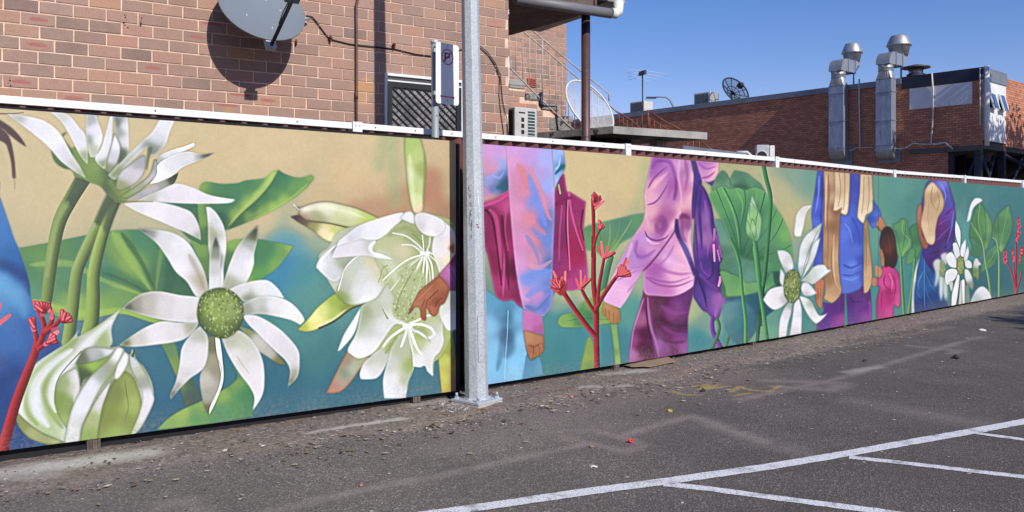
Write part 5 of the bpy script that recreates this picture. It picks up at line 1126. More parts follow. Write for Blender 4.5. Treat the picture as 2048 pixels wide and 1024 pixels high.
def asphalt_mat(name, marks):
    m = N(name); m.set(.88, 0, .3); co = m.n('NewGeometry').outputs['Position']
    v = m.n('TexVoronoi'); v.inputs['Scale'].default_value = 130; m.l(co, v.inputs['Vector']); s = m.n('SeparateColor'); m.l(v.outputs['Color'], s.inputs[0])
    col = m.ramp(s.outputs[0], [(0.0, (.105, .088, .076)), (.55, (.165, .139, .122)), (.90, (.225, .19, .167)), (1.0, (.40, .35, .31))])
    v2 = m.n('TexVoronoi'); v2.inputs['Scale'].default_value = 30; m.l(co, v2.inputs['Vector']); s2 = m.n('SeparateColor'); m.l(v2.outputs['Color'], s2.inputs[0])
    col = m.mix(m.ramp(s2.outputs[1], [(.955, 0.0), (.97, .45)]), col, (.22, .20, .185))
    col = m.mix(m.ramp(m.noise(co, 1.3, 5, .65), [(.36, .40), (.62, 0.0)]), col, (.075, .068, .064))
    col = m.mix(m.ramp(m.noise(co, .55, 5, .6), [(.50, 0.0), (.72, .40)]), col, (.175, .150, .134))
    h = m.math('ADD', v.outputs['Distance'], m.math('MULTIPLY', m.noise(co, 140, 2, .6), .8))
    if marks:
        at = {k: m.n('Attribute', attribute_name=k).outputs['Fac'] for k in ('verge', 'wear', 'pale', 'yel', 'red', 'sand', 'dark')}
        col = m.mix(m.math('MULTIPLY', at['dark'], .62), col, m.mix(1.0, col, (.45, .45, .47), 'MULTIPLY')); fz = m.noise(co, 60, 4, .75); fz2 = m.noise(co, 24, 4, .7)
        def brk(a, k=1.0): return m.math('MULTIPLY', a, m.ramp(fz, [(.32, .15), (.56, k)]))
        col = m.mix(m.math('MULTIPLY', at['sand'], m.ramp(fz2, [(.4, 0.0), (.65, .6)])), col, (.25, .205, .17))
        col = m.mix(brk(at['wear'], .85), col, (.30, .25, .22))
        dirt = m.ramp(m.noise(co, 38, 5, .75), [(.30, (.060, .048, .041)), (.43, (.165, .135, .115)), (.56, (.27, .22, .185)), (.68, (.50, .43, .37))])
        dirt = m.mix(m.ramp(m.noise(co, 2.4, 4, .6), [(.45, 0.0), (.7, .5)]), dirt, (.27, .195, .14))
        col = m.mix(m.math('MULTIPLY', at['verge'], m.ramp(fz2, [(.2, .75), (.5, 1.0)])), col, dirt)
        col = m.mix(m.math('MULTIPLY', at['pale'], m.ramp(fz, [(.28, .35), (.5, 1.0)])), col, (.55, .51, .45))
        col = m.mix(brk(at['yel'], .9), col, (.50, .36, .07)); col = m.mix(brk(at['red'], .8), col, (.20, .05, .05))
        h = m.math('ADD', h, m.math('MULTIPLY', m.math('MULTIPLY', at['verge'], m.noise(co, 55, 5, .8)), 5.0))
    m.base(col); m.bump(h, .75, .0045); return m.m
M['asphalt'] = asphalt_mat('asphalt', True); M['asphalt_far'] = asphalt_mat('asphalt_far', False)
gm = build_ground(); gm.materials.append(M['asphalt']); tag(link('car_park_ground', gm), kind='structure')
tag(MB().add([(-400, -300, -.02), (500, -300, -.02), (500, 700, -.02), (-400, 700, -.02)], [(0, 1, 2, 3)]).build('ground', M['asphalt_far']), kind='structure')
# painted bay lines
def paint_mat():
    m = N('line_paint'); m.set(.7, 0, .3); co = m.n('NewGeometry').outputs['Position']; f = m.noise(co, 120, 4, .8); g = m.noise(co, 9, 4, .6)
    k = m.math('MULTIPLY', m.ramp(f, [(.40, 0.0), (.47, 1.0)]), m.ramp(g, [(.30, .35), (.46, 1.0)]))
    m.base(m.mix(k, (.085, .078, .074), (.74, .74, .75))); m.bump(f, .4, .003); return m.m
M['paint'] = paint_mat()
def ground_line(pts, w, seed):
    rg = random.Random(seed); c = [Vector((*p, 0)) for p in GP(*pts)]; path = []
    for a, b in zip(c, c[1:]):
        k = max(2, int((b - a).length / .04)); path += [a.lerp(b, i / k) for i in range(k)]
    path.append(c[-1]); vs = []
    for i, p in enumerate(path):
        t = (path[min(i + 3, len(path) - 1)] - path[max(i - 3, 0)]).normalized(); n = Vector((-t.y, t.x, 0)); e = lambda: rg.uniform(-.003, .003)
        vs += [p + n * (w / 2 + e()) + Z * (.0085 - .0012 * min(seed, 2)), p - n * (w / 2 + e()) + Z * (.0085 - .0012 * min(seed, 2))]
    o = MB().add(vs, [(2 * i, 2 * i + 1, 2 * i + 3, 2 * i + 2) for i in range(len(path) - 1)]).build('painted_bay_line', M['paint']); tag(o, kind='structure')
ground_line((760, 1046, 850, 1033, 1024, 1008, 1180, 985, 1325, 966, 1536, 936, 1696, 909, 1800, 890, 1948, 864, 2048, 845, 2160, 822), .092, 1)
ground_line((1328, 970, 1420, 980, 1536, 996, 1753, 1024, 1900, 1046), .072, 2)
ground_line((1698, 916, 1800, 927, 2048, 956, 2160, 968), .068, 3)
ground_line((1952, 868, 2048, 881, 2160, 896), .062, 4)

# ================================================================== mural boards
ART_IMG = paint_mural(1.0)
def board_texture(name, pxs, res):
    """unrolls the drawing on to the flat boards between the given columns"""
    pts = [bpt(x) for x in pxs]; us = [0.0]
    for a, b in zip(pts, pts[1:]): us.append(us[-1] + (b - a).length)
    Wt, Ht = int(us[-1] * res), int(BOARD_H * res); U = (np.arange(Wt) + .5) / Wt * us[-1]; V = (np.arange(Ht) + .5) / Ht
    k = np.clip(np.searchsorted(us, U) - 1, 0, len(pts) - 2); ua = np.array(us); A = np.array([p[:2] for p in pts]); t = (U - ua[k]) / (ua[k + 1] - ua[k])
    XY = A[k] * (1 - t[:, None]) + A[k + 1] * t[:, None]; px = CX + F * XY[:, 0] / XY[:, 1]; zb = np.array([bbot(x) for x in px])
    zz = zb[None, :] + V[:, None] * BOARD_H; py = HY - F * (zz - H) / XY[None, :, 1]; PX = np.broadcast_to(px[None, :], py.shape)
    x = np.clip(PX - CX0, 0, ART_IMG.shape[1] - 2.01); y = np.clip(py - CY0, 0, ART_IMG.shape[0] - 2.01); xi = x.astype(int); yi = y.astype(int); fx = (x - xi)[..., None]; fy = (y - yi)[..., None]
    im = (ART_IMG[yi, xi] * (1 - fx) + ART_IMG[yi, xi + 1] * fx) * (1 - fy) + (ART_IMG[yi + 1, xi] * (1 - fx) + ART_IMG[yi + 1, xi + 1] * fx) * fy
    out = np.ones((Ht, Wt, 4), np.float32); out[..., :3] = im
    img = bpy.data.images.new(name, Wt, Ht); img.colorspace_settings.name = 'sRGB'; img.pixels.foreach_set(out.ravel()); img.update(); img.pack()
    m = N(name); m.set(.55, 0, .3); tx = m.n('TexImage', image=img, extension='EXTEND'); uv = m.n('UVMap', uv_map='print'); m.l(uv.outputs[0], tx.inputs[0])
    co = m.n('NewGeometry').outputs['Position']; c = m.mix(1.0, tx.outputs[0], (MUR, MUR, MUR * .98), 'MULTIPLY')
    c = m.mix(m.ramp(m.noise(co, 260, 2, .8), [(.30, .12), (.42, 0.0)]), c, (.05, .05, .05)); c = m.mix(m.ramp(m.noise(co, 300, 2, .8), [(.60, 0.0), (.72, .10)]), c, (.8, .8, .8))
    sv = m.n('SeparateXYZ'); m.l(uv.outputs[0], sv.inputs[0]); sp_ = m.math('MULTIPLY', m.ramp(sv.outputs[1], [(0.0, 1.0), (.085, 0.0)]), m.ramp(m.noise(co, 45, 5, .75), [(.46, 0.0), (.66, .5)]))
    c = m.mix(sp_, c, (.24, .19, .15)); c = m.mix(m.ramp(m.noise(co, 1.6, 5, .7), [(.55, 0.0), (.8, .12)]), c, (.42, .38, .32))
    m.base(c); m.bump(m.noise(co, 200, 3, .7), .2, .002); return m.m, us
MUR = .82
def mural(name, pxs, splits, res, label, stumps, group):
    mat, us = board_texture('mural_print_' + name, pxs, res); root = empty('painted_mural', bpt(pxs[0]), label, 'mural', group)
    def u_of(px):
        for i, (a, b) in enumerate(zip(pxs, pxs[1:])):
            if px <= b: break
        p = bpt(px); return us[i] + (p - bpt(a)).length
    for (a, b) in zip(splits, splits[1:]):
        cols = sorted({a, b} | {x for x in pxs if a < x < b}); vs = []; uvs = []
        for i, x in enumerate(cols):
            p = bpt(x); q = bpt(min(x + 5, 2259)) - bpt(max(x - 5, -199)); q.normalize(); p = p + q * (.0012 if i == 0 and a != splits[0] else 0) - q * (.0012 if i == len(cols) - 1 and b != splits[-1] else 0)
            nb = Vector((-q.y, q.x, 0)) * .006
            for o in (Vector(), nb):
                for z in (bbot(x), bbot(x) + BOARD_H): vs.append(p + o + Z * z)
            uvs.append(u_of(x) / us[-1])
        n = len(cols); fs = []; mi = []; uvl = []
        for i in range(n - 1):
            A, B = 4 * i, 4 * (i + 1)
            fs.append((A, B, B + 1, A + 1)); mi.append(0); uvl += [(uvs[i], 0), (uvs[i + 1], 0), (uvs[i + 1], 1), (uvs[i], 1)]
            for f in ((A + 2, A + 3, B + 3, B + 2), (A + 1, B + 1, B + 3, A + 3), (A, A + 2, B + 2, B)): fs.append(f); mi.append(1); uvl += [(0, 0)] * 4
        fs += [(0, 1, 3, 2), (4 * n - 4, 4 * n - 2, 4 * n - 1, 4 * n - 3)]; mi += [1, 1]; uvl += [(0, 0)] * 8
        me = bpy.data.meshes.new('panel'); me.from_pydata(vs, [], fs); me.materials.append(mat); me.materials.append(M['board_edge']); me.polygons.foreach_set('material_index', mi)
        uv = me.uv_layers.new(name='print'); uv.data.foreach_set('uv', np.array(uvl, np.float32).ravel()); me.update(); link('panel', me, root)
    for i, (px, wd) in enumerate(stumps):
        p = bpt(px); q = (bpt(px + 5) - bpt(px - 5)).normalized(); nb = Vector((-q.y, q.x, 0)); c = p + nb * .030
        rg = random.Random(i + px); m = MB(); k = 5
        for j in range(k):
            a = c + q * wd * (j / k - .5 + .5 / k); m.box(a + Z * .05 + nb * rg.uniform(-.004, .004), q * (wd / k / 2 - .0008), nb * .022, Z * .085)
        m.build('support_post', M['old_timber'], root)
    km = MB()
    for (x0_, x1_) in zip(pxs, pxs[1:]):
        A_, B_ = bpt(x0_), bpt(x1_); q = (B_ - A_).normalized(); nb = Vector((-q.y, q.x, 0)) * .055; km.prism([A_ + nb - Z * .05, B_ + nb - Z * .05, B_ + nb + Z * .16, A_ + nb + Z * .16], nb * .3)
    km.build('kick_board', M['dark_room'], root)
    if name == 'left':
        A_, B_ = bpt(-200), bpt(895); q = (B_ - A_).normalized(); nb = Vector((-q.y, q.x, 0)); MB().prism([A_ + nb * .07 + Z * 1.7, B_ + nb * .07 + Z * 1.7, B_ + nb * .07 + Z * 1.893, A_ + nb * .07 + Z * 1.910], nb * .04).build('rail_shade_strip', M['dark_room'], root)  # near-black strip standing in for the shade under the white top rail
        A_, B_ = bpt(905), bpt(930); q = (B_ - A_).normalized(); nb = Vector((-q.y, q.x, 0)); km = MB().prism([A_ + nb * .05, B_ + nb * .05, B_ + nb * .05 + Z * 1.86, A_ + nb * .05 + Z * 1.86], nb * .05).build('gap_shade_strip', M['dark_room'], root)  # near-black upright added so the gap between the boards looks shaded
    return root
mural('left', [-200, 450, 911.5], [-200, 911.5], 430, 'long mural board left of the light pole painted with white flowers and lotus leaves', [(188, .07), (835, .062)], 'painted mural boards')
mural('right', [941, 1240, 1560, 1800, 2048, 2260], [941, 1757, 2260], 330, 'long mural board right of the light pole painted with walking figures and lotus flowers', [(1235, .055), (1510, .055), (1692, .05), (1842, .05), (1958, .05)], 'painted mural boards')

# ================================================================== metal fence behind the boards
def fpt(px, off=.28):
    a, b = (px - 8, px + 8); a = max(a, -199); b = min(b, 2259); q = (bpt(b) - bpt(a)).normalized() if not (900 < px < 975) else (bpt(1100) - bpt(800)).normalized()
    nb = Vector((-q.y, q.x, 0)); r = Vector(((px - CX) / F, 1, 0)); p0 = bpt(px) + nb * off; return r * (p0.dot(nb) / r.dot(nb)), q, nb
def metal_fence():
    root = empty('metal_fence', fpt(708)[0], 'maroon corrugated metal fence with white top rail running behind the mural boards', 'fence')
    posts = [(-190, 1.995), (710, 1.985), (938, 1.985), (1250, 1.995), (1548, 2.003), (1784, 1.985), (1925, 2.005), (2041, 2.02), (2120, 2.02), (2190, 2.02)]
    posts = [p for p in posts if p[1] > 1.5]
    for px, zt in posts:
        p, q, nb = fpt(px); wd = .036 if px < 1900 else .033
        o = MB().box(p + Z * (zt / 2) - nb * .012, q * wd, nb * .034, Z * (zt / 2)).build('post', M['white_metal'], root, .003)
        for k in (-.012, .012):
            MB().lathe(p - nb * .046 + q * k * (1.2 if px < 1500 else .8) + Z * (zt - .028), [(.005, 0), (.004, .003)], 8, axis=-nb).build('rivet', M['screw'], o)
    for (a, za), (b, zb) in zip(posts, posts[1:]):
        pa, qa, na = fpt(a); pb, qb, n_b = fpt(b); q = (pb - pa).normalized(); nb = Vector((-q.y, q.x, 0)); A = pa + q * .037; B = pb - q * .037
        za, zb = za - .006, zb - .006
        rail = MB(); h = .022
        rail.prism([A - nb * .030 + Z * za, B - nb * .030 + Z * zb, B - nb * .030 + Z * (zb - 2 * h), A - nb * .030 + Z * (za - 2 * h)], nb * .050)
        ro = rail.build('top_rail', M['white_metal'], root, .0025)
        L = (B - A).length
        for i in range(3):
            c = A + q * L * (.12 + .36 * i) - nb * .031 + Z * (za + (zb - za) * (.12 + .36 * i) - .022)
            MB().lathe(c, [(.006, 0), (.0045, .004)], 8, axis=-nb).build('screw', M['screw'], ro)
        MB().box((A + B) / 2 + Z * .06, q * (L / 2), nb * .02, Z * .03).build('bottom_rail', M['maroon_metal'], root)
        # corrugated infill sheet: trapezoid ribs
        pitch = .135; n = int(L / pitch); pitch = L / n; prof = []
        for i in range(n):
            u = i * pitch; prof += [(u, .034), (u + pitch * .18, .034), (u + pitch * .50, -.006), (u + pitch * .68, -.006)]
        prof.append((L, .034)); vs = []
        for u, d in prof: c = A + q * u + nb * (d - .012); vs += [c + Z * .05, c + Z * (za + (zb - za) * u / L - .03)]
        sh = MB().add(vs, [(2 * i, 2 * i + 2, 2 * i + 3, 2 * i + 1) for i in range(len(prof) - 1)]).build('corrugated_sheet', M['maroon_metal'], root)
metal_fence()
# ================================================================== brick laying
def brick_mesh(L, Hh, dp, seed, mat):
    rg = random.Random(seed); b = .0025; j = lambda k=.0014: rg.uniform(-k, k); x, z = L / 2, Hh / 2
    vs = [(-x, dp, -z), (x, dp, -z), (x, dp, z), (-x, dp, z)]
    vs += [(-x + j(), b, -z + j()), (0 + j(), b, -z + j(.0018)), (x + j(), b, -z + j()), (x + j(), b, z + j()), (0 + j(), b, z + j(.0018)), (-x + j(), b, z + j())]
    vs += [(-x + b + j(), 0, -z + b + j()), (j(), 0, -z + b + j(.0015)), (x - b + j(), 0, -z + b + j()), (x - b + j(), 0, z - b + j()), (j(), 0, z - b + j(.0015)), (-x + b + j(), 0, z - b + j())]
    fs = [(0, 1, 6, 5, 4), (1, 2, 7, 6), (2, 3, 9, 8, 7), (3, 0, 4, 9)]
    fs += [(4, 5, 11, 10), (5, 6, 12, 11), (6, 7, 13, 12), (7, 8, 14, 13), (8, 9, 15, 14), (9, 4, 10, 15), (10, 11, 14, 15), (11, 12, 13, 14)]
    me = bpy.data.meshes.new('brick'); me.from_pydata(vs, [], fs); me.materials.append(mat); me.update(); return me
def lay_bricks(root, o, u, n, x0, x1, z0, z1, bl, bh, gap, holes, seed, limit=300, zsplit=None, dp=.012, mats=None, top=None):
    """running bond on the plane through o (u along the wall, n out of it); big ones singly, the rest as one mass"""
    rg = random.Random(seed); ang = math.atan2(u.y, u.x); mats = mats or ['brick'] * 44 + ['brick_red'] * 4 + ['brick_red2'] * 2 + ['brick_orange']
    full = {}; rows = int((z1 - z0) / (bh + gap)); todo = []
    for r in range(rows):
        zc = z0 + (bh + gap) * (r + .5); x = x0 - (bl + gap) * ((.5 if r % 2 else 0) + rg.uniform(-.04, .04))
        while x < x1:
            a, b = max(x, x0), min(x + bl, x1); x += bl + gap
            if b - a < .03: continue
            spans = [(a, b)]
            for (hx0, hx1, hz0, hz1) in holes:
                if hz0 < zc < hz1: spans = [s for (p, q) in spans for s in ((p, min(q, hx0)), (max(p, hx1), q)) if s[1] - s[0] > .03]
            if top and zc + bh / 2 > top((a + b) / 2): continue
            for (p, q) in spans: todo.append((p, q, zc))
    def key(t):
        c = o + u * ((t[0] + t[1]) / 2) + Z * t[2]; return c.length if (zsplit is None or t[2] > zsplit) else 1e6
    todo.sort(key=key); mass = MB(); inv = Matrix.LocRotScale(root.location, root.rotation_euler, root.scale).inverted()
    for i, (a, b, zc) in enumerate(todo):
        c = o + u * ((a + b) / 2) + Z * zc + n * rg.uniform(-.0015, .0015)
        if i < limit and key(todo[i]) < 1e5:
            L = round((b - a) / .02) * .02 if b - a < bl - .005 else bl; L = min(L, b - a) if b - a < bl - .005 else bl
            mt = rg.choice(mats); k = (round(L, 3), mt, rg.randrange(4))
            if k not in full: full[k] = brick_mesh(L, bh, dp, hash(k[2:]) + len(full), M[mt])
            ob = bpy.data.objects.new('brick', full[k]); COL.objects.link(ob); ob.parent = root; m = inv @ Matrix.LocRotScale(c, Matrix.Rotation(ang + rg.uniform(-.004, .004), 3, 'Z').to_quaternion(), None)
            ob.location = m.to_translation(); ob.rotation_euler = m.to_euler()
        else: mass.box(c - n * dp / 2, u * (b - a) / 2, n * dp / 2, Z * bh / 2)
    if mass.v: tag(mass.build('brick_mass', M['brick_mass'], root), kind='stuff')
# ================================================================== near brick building
bld = empty('brick_building', W1O, 'near building of pink brown bricks behind the left half of the fence', 'building')
def on1(px, py, off=0.0): return ray(px, py, W1O + N1 * off, N1)
def u1(px, py=200): return (on1(px, py) - W1O).dot(U1)
wx0, wx1, wz0, wz1 = u1(768), u1(925), 1.2, on1(850, 154).z
MB().prism([W1O - U1 * 5.5 - N1 * .0055, W1O - N1 * .0055, W1O - N1 * .0055 + Z * 4.2, W1O - U1 * 5.5 - N1 * .0055 + Z * 4.2], -N1 * .22).build('wall', M['mortar'], bld)
BW, BH, GAP = .197, .0765, .0095
lay_bricks(bld, W1O, U1, N1, -5.5, 0, 1.58, 4.2, BW, BH, GAP, [(wx0 - .002, wx1 + .002, wz0, wz1 + .005)], 5, 300, 1.86)
# side return of the corner, bricks wrapping round
MB().prism([W1O - N1 * .012, W1O - N1 * 3.0, W1O - N1 * 3.0 + Z * 4.2, W1O - N1 * .012 + Z * 4.2], -U1 * .1 - N1 * 0).build('return_wall', M['mortar'], bld)
# white sealant runs down the corner
for (y0, y1, wd) in ((18, 28, .012), (112, 172, .018)):
    a = on1(1017, y0); b = on1(1017, y1); k = 7; rg = random.Random(y0)
    MB().tube([a.lerp(b, i / k) + U1 * (.006 + rg.uniform(-.004, .004)) - N1 * .01 for i in range(k + 1)], [wd * .5 * (.35 + rg.random() * .8) for _ in range(k + 1)], 7).build('sealant_run', M['white_plastic'], bld)
# roof parapet out of frame above so the wall has an end
MB().box(W1O - U1 * 2.75 + Z * 4.26 - N1 * .1, U1 * 2.85, N1 * .2, Z * .05).build('parapet_cap', M['concrete'], bld)
# window with diamond security screen
win = MB(); fr = .035
def rect_frame(mb, x0, x1, z0, z1, w, off, dp, o=W1O, u=U1, n=N1, sides='lrtb'):
    c = lambda x, z: o + u * x + Z * z + n * off
    if 'l' in sides: mb.box(c(x0 + w / 2, (z0 + z1) / 2), u * w / 2, n * dp / 2, Z * (z1 - z0) / 2)
    if 'r' in sides: mb.box(c(x1 - w / 2, (z0 + z1) / 2), u * w / 2, n * dp / 2, Z * (z1 - z0) / 2)
    if 't' in sides: mb.box(c((x0 + x1) / 2, z1 - w / 2), u * ((x1 - x0) / 2 - w - .0005), n * dp / 2, Z * w / 2)
    if 'b' in sides: mb.box(c((x0 + x1) / 2, z0 + w / 2), u * ((x1 - x0) / 2 - w - .0005), n * dp / 2, Z * w / 2)
    return mb
wn = rect_frame(MB(), wx0, wx1, wz0, wz1, .022, -.002, .05).build('window', M['white_metal'], bld, .002)
hz = wz1 - .068
rect_frame(MB(), wx0 + .023, wx1 - .023, hz, hz + .012, .0055, .012, .02).build('silver_bead', M['white_metal'], wn)
rect_frame(MB(), wx0 + .023, wx1 - .023, wz0 + .03, hz - .001, .045, .004, .03).build('screen_frame', M['black_paint'], wn)
MB().box(W1O + U1 * (wx0 + wx1) / 2 + Z * (hz + wz1 - .012) / 2 + N1 * .002, U1 * ((wx1 - wx0) / 2 - .024), N1 * .004, Z * (wz1 - .022 - hz - .01) / 2).build('head_panel', simple('brown_head', (.05, .045, .043), .5), wn)
gx0, gx1, gz0, gz1 = wx0 + .068, wx1 - .068, wz0 + .075, hz - .046
gl = N('window_glass'); gl.set(.12, 0, .6); gco = gl.n('NewGeometry').outputs['Position']; gl.base(gl.ramp(gl.noise(gco, 9, 4, .6), [(.38, (.10, .098, .10)), (.62, (.27, .26, .26))]))
MB().box(W1O + U1 * (gx0 + gx1) / 2 + Z * (gz0 + gz1) / 2 - N1 * .002, U1 * (gx1 - gx0) / 2, N1 * .002, Z * (gz1 - gz0) / 2).build('pane', gl.m, wn)
gr = MB(); dx, dz = .074, .064
def clipseg(a, b):
    (xa, za), (xb, zb) = a, b; t0, t1 = 0, 1
    for p, q0, q1, lo, hi in ((0, xa, xb, gx0, gx1), (0, za, zb, gz0, gz1)):
        d = q1 - q0
        if abs(d) < 1e-9: continue
        s, e = (lo - q0) / d, (hi - q0) / d
        if s > e: s, e = e, s
        t0, t1 = max(t0, s), min(t1, e)
    return None if t0 >= t1 else ((xa + (xb - xa) * t0, za + (zb - za) * t0), (xa + (xb - xa) * t1, za + (zb - za) * t1))
for sgn, thick in ((-1, .0100), (1, .0040)):
    i0 = -60
    for i in range(i0, 60):
        x = gx0 + i * dx; span = (gz1 - gz0); s = clipseg((x, gz1 if sgn < 0 else gz0), (x + span * dx / dz, gz0 if sgn < 0 else gz1))
        if s is None: continue
        (xa, za), (xb, zb) = s; a = W1O + U1 * xa + Z * za; b = W1O + U1 * xb + Z * zb
        d = (b - a).normalized(); pn = d.cross(N1)
        gr.box((a + b) / 2 + N1 * (.012 if sgn < 0 else .008), d * (b - a).length / 2, pn * thick / 2, N1 * .0022)
tag(gr.build('diamond_grille', M['black_paint'], wn), kind='stuff')

# conduit, clips and cables fixed to that wall
cd = MB().tube([on1(716, -60, .02), on1(715.5, 0, .02), on1(712.5, 12, .02), on1(713, 60, .02), on1(713, 190, .02), on1(713, 300, .02)], .0105, 10).build('conduit', M['conduit'])
tag(cd, 'thin brown conduit running down the brick wall left of the window', 'conduit')
MB().tube([on1(713, 183, .02), on1(713, 198, .02)], .014, 10).build('coupling', M['conduit'], cd)
def hang(pts, off, sag=0): return [on1(x, y, off) for x, y in pts]
cb = MB(); cb.tube(hang([(612, 33), (622, 34), (632, 42), (645, 60), (655, 73), (664, 79), (700, 88), (750, 93), (790, 98), (830, 108), (864, 112), (920, 100), (946, 86), (960, 92), (975, 104), (990, 125), (1001, 150), (1003, 175), (1005, 200), (1014, 240), (1017, 285)], .012), .0036, 6)
cb.tube(hang([(612, 31), (624, 33), (634, 44), (646, 62), (657, 75), (668, 80), (712, 91), (760, 96), (792, 99), (835, 109), (864, 112), (920, 101), (946, 88), (962, 97), (976, 110), (990, 132), (999, 156), (998, 190), (1002, 230), (1010, 285)], .007), .0034, 6)
cbo = cb.build('cable', M['black_rubber']); tag(cbo, 'pair of black cables sagging across the brick wall from the satellite dish', 'cable')
for px, py in ((660, 76), (787, 90)):
    c = on1(px, py, .012); o = MB().lathe(c, [(.012, 0), (.016, .012), (.010, .024), (.004, .028)], 10, axis=N1).lathe(c - Z * .022, [(.009, 0), (.009, .02), (.003, .024)], 8, axis=N1).build('cable_clip', M['rust'])
    tag(o, 'rusty round clip holding the cables %s' % ('beside the satellite dish' if px < 700 else 'between the pole shadow and the parking sign'), 'cable clip', 'rusty clips on the brick wall')
c = on1(592, 85, .012); o = MB().tube([c + Z * .022, c + N1 * .012, c - Z * .022], .006, 7).build('cable_saddle', M['black_rubber']); tag(o, 'small dark saddle bracket on the bricks below the dish edge', 'bracket')
# anchor holes
hm = MB(); rg = random.Random(3)
for px, py, k in ((252, 30, 3), (281, 36, 2), (18, 156, 2)):
    for i in range(k * 2): cc = on1(px + rg.uniform(-4, 4), py + i * 5, .0025); hm.lathe(cc, [(rg.uniform(.003, .007), 0), (.001, .0015)], 7, axis=N1)
hm.build('anchor_holes', M['black_rubber'], bld)

# ================================================================== satellite dish
dn = Vector((math.sin(R(36)) * math.cos(R(33.8)), -math.cos(R(36)) * math.cos(R(33.8)), math.sin(R(33.8)))); dc = P(524.7, 15.5, 6.25)
dsh = empty('satellite_dish', on1(560, 40), 'round grey satellite dish bolted to the brick wall', 'satellite dish')
RD = .316; prof = [(RD * k / 8, .045 * (k / 8) ** 2 - .045) for k in range(1, 9)] + [(RD + .006, .003), (RD + .006, -.010), (RD - .004, -.010)] + [(RD * k / 8, .045 * (k / 8) ** 2 - .056) for k in range(7, 0, -1)]
MB().lathe(dc, prof, 48, axis=dn).build('reflector', M['dish_grey'], dsh)
down = (Vector((0, 0, -1)) + dn * dn.z).normalized(); sidew = dn.cross(down)
ab = dc + down * (RD + .045) - dn * .03; am = MB(); am.tube([ab - dn * .02, ab + dn * .02, ab + dn * .48 + down * .02], .014, 10)
arm = am.build('feed_arm', M['black_paint'], dsh)
MB().box(ab + dn * .50, dn * .04, down * .03, sidew * .05).build('feed_horn', M['dish_grey'], dsh)
MB().tube([ab + dn * .22 - down * .012 + sidew * .016, ab + dn * .30 - down * .04 + sidew * .022, ab + dn * .42 - down * .02 + sidew * .02], .004, 6).tube([ab + dn * .22 - down * .012 - sidew * .006, ab + dn * .32 - down * .035, ab + dn * .42 - down * .02], .004, 6).build('feed_cable', M['black_rubber'], dsh)
MB().box(ab - down * .03, dn * .02, down * .05, sidew * .035).build('arm_bracket', M['galv'], dsh)
for a, r in ((.3, .55), (1.8, .5), (2.7, .45), (4.1, .6), (5.2, .42)):
    q = dc + (down * math.cos(a) + sidew * math.sin(a)) * RD * r; MB().lathe(q + dn * (-.045 + .045 * r * r), [(.006, 0), (.004, .003)], 8, axis=dn).build('bolt', M['white_metal'], dsh)
ctr = dc - dn * .06; wp = on1(548, 30, .0); MB().tube([ctr, ctr - dn * .05, (ctr + wp) / 2 - Z * .03, wp + N1 * .03, wp], .020, 10).build('wall_mount', M['galv'], dsh)
jb = on1(617, 38, .04); MB().tube([on1(596, 36, .10), jb], [.016, .012], 10).build('cable_outlet', M['galv'], dsh)

# ================================================================== rear wall, stairs, canopy beside the near building
RO = P(1133, 200, 15.2); RO.z = 0
def onr(px, py, off=0.0): return ray(px, py, RO + N1 * off, N1)
rear = empty('stair_tower', RO, 'tall rear brick wall of the near building behind the outdoor stairs', 'building')
MB().prism([RO - U1 * 4 - N1 * .006, RO - N1 * .006, RO - N1 * .006 + Z * 6.2, RO - U1 * 4 - N1 * .006 + Z * 6.2], -N1 * 3).build('wall', M['mortar'], rear)
lay_bricks(rear, RO, U1, N1, -2.0, 0, 1.9, 6.0, .197, .0765, .0095, [], 9, 300, 2.6, .012)
vo = onr(1063.5, 165, .01); vv = MB().box(vo, U1 * .085, N1 * .012, Z * .075).build('air_vent', M['terracotta'], rear, .003)
for k in range(4): MB().box(vo + N1 * .014 + Z * (-.045 + .03 * k), U1 * .065, N1 * .003, Z * .006).build('slot', M['black_paint'], vv)
# stairs: stepped brick and concrete flank
SO = P(1080, 200, 12.7); SO.z = 0
def ons(px, py, off=0.0): return ray(px, py, SO + N1 * off, N1)
st = empty('outdoor_staircase', SO, 'concrete and brick outdoor stairs with a thin pale railing beside the near building', 'stairs')
steps = [(1000, 134), (1020, 158), (1051, 160), (1051, 186), (1084, 190), (1084, 208), (1116, 211), (1116, 232), (1143, 236), (1143, 300)]
lip = []
# treads (concrete) one by one, then brick flank below
tops = [(960, 1018, 132), (1018, 1051, 159), (1051, 1084, 187), (1084, 1116, 208), (1116, 1143, 232)]
sx = lambda px: (ons(px, 220) - SO).dot(U1)
for i, (a, b, y) in enumerate(tops):
    zt = ons((a + b) / 2, y).z; xa, xb = sx(a), sx(b)
    MB().box(SO + U1 * (xa + xb) / 2 + Z * (zt - .045) - N1 * .55, U1 * ((xb - xa) / 2 + .012), N1 * .57, Z * .045).build('step', M['stained_concrete'], st, .006)
    zz = zt - .09; MB().box(SO + U1 * (xa + xb) / 2 + Z * (zz / 2 - .001) - N1 * .567, U1 * ((xb - xa) / 2 - .0015), N1 * .56, Z * (zz / 2)).build('flank', M['mortar'] if i < 4 else M['stained_concrete'], st)
def stair_top(x):
    for (a, b, y) in tops:
        if sx(a) <= x <= sx(b): return ons((a + b) / 2, y).z - .13
    return 0
lay_bricks(st, SO, U1, N1, sx(1004), sx(1116), 1.9, 3.7, .20, .0775, .010, [], 12, 200, 2.3, .013, top=stair_top)
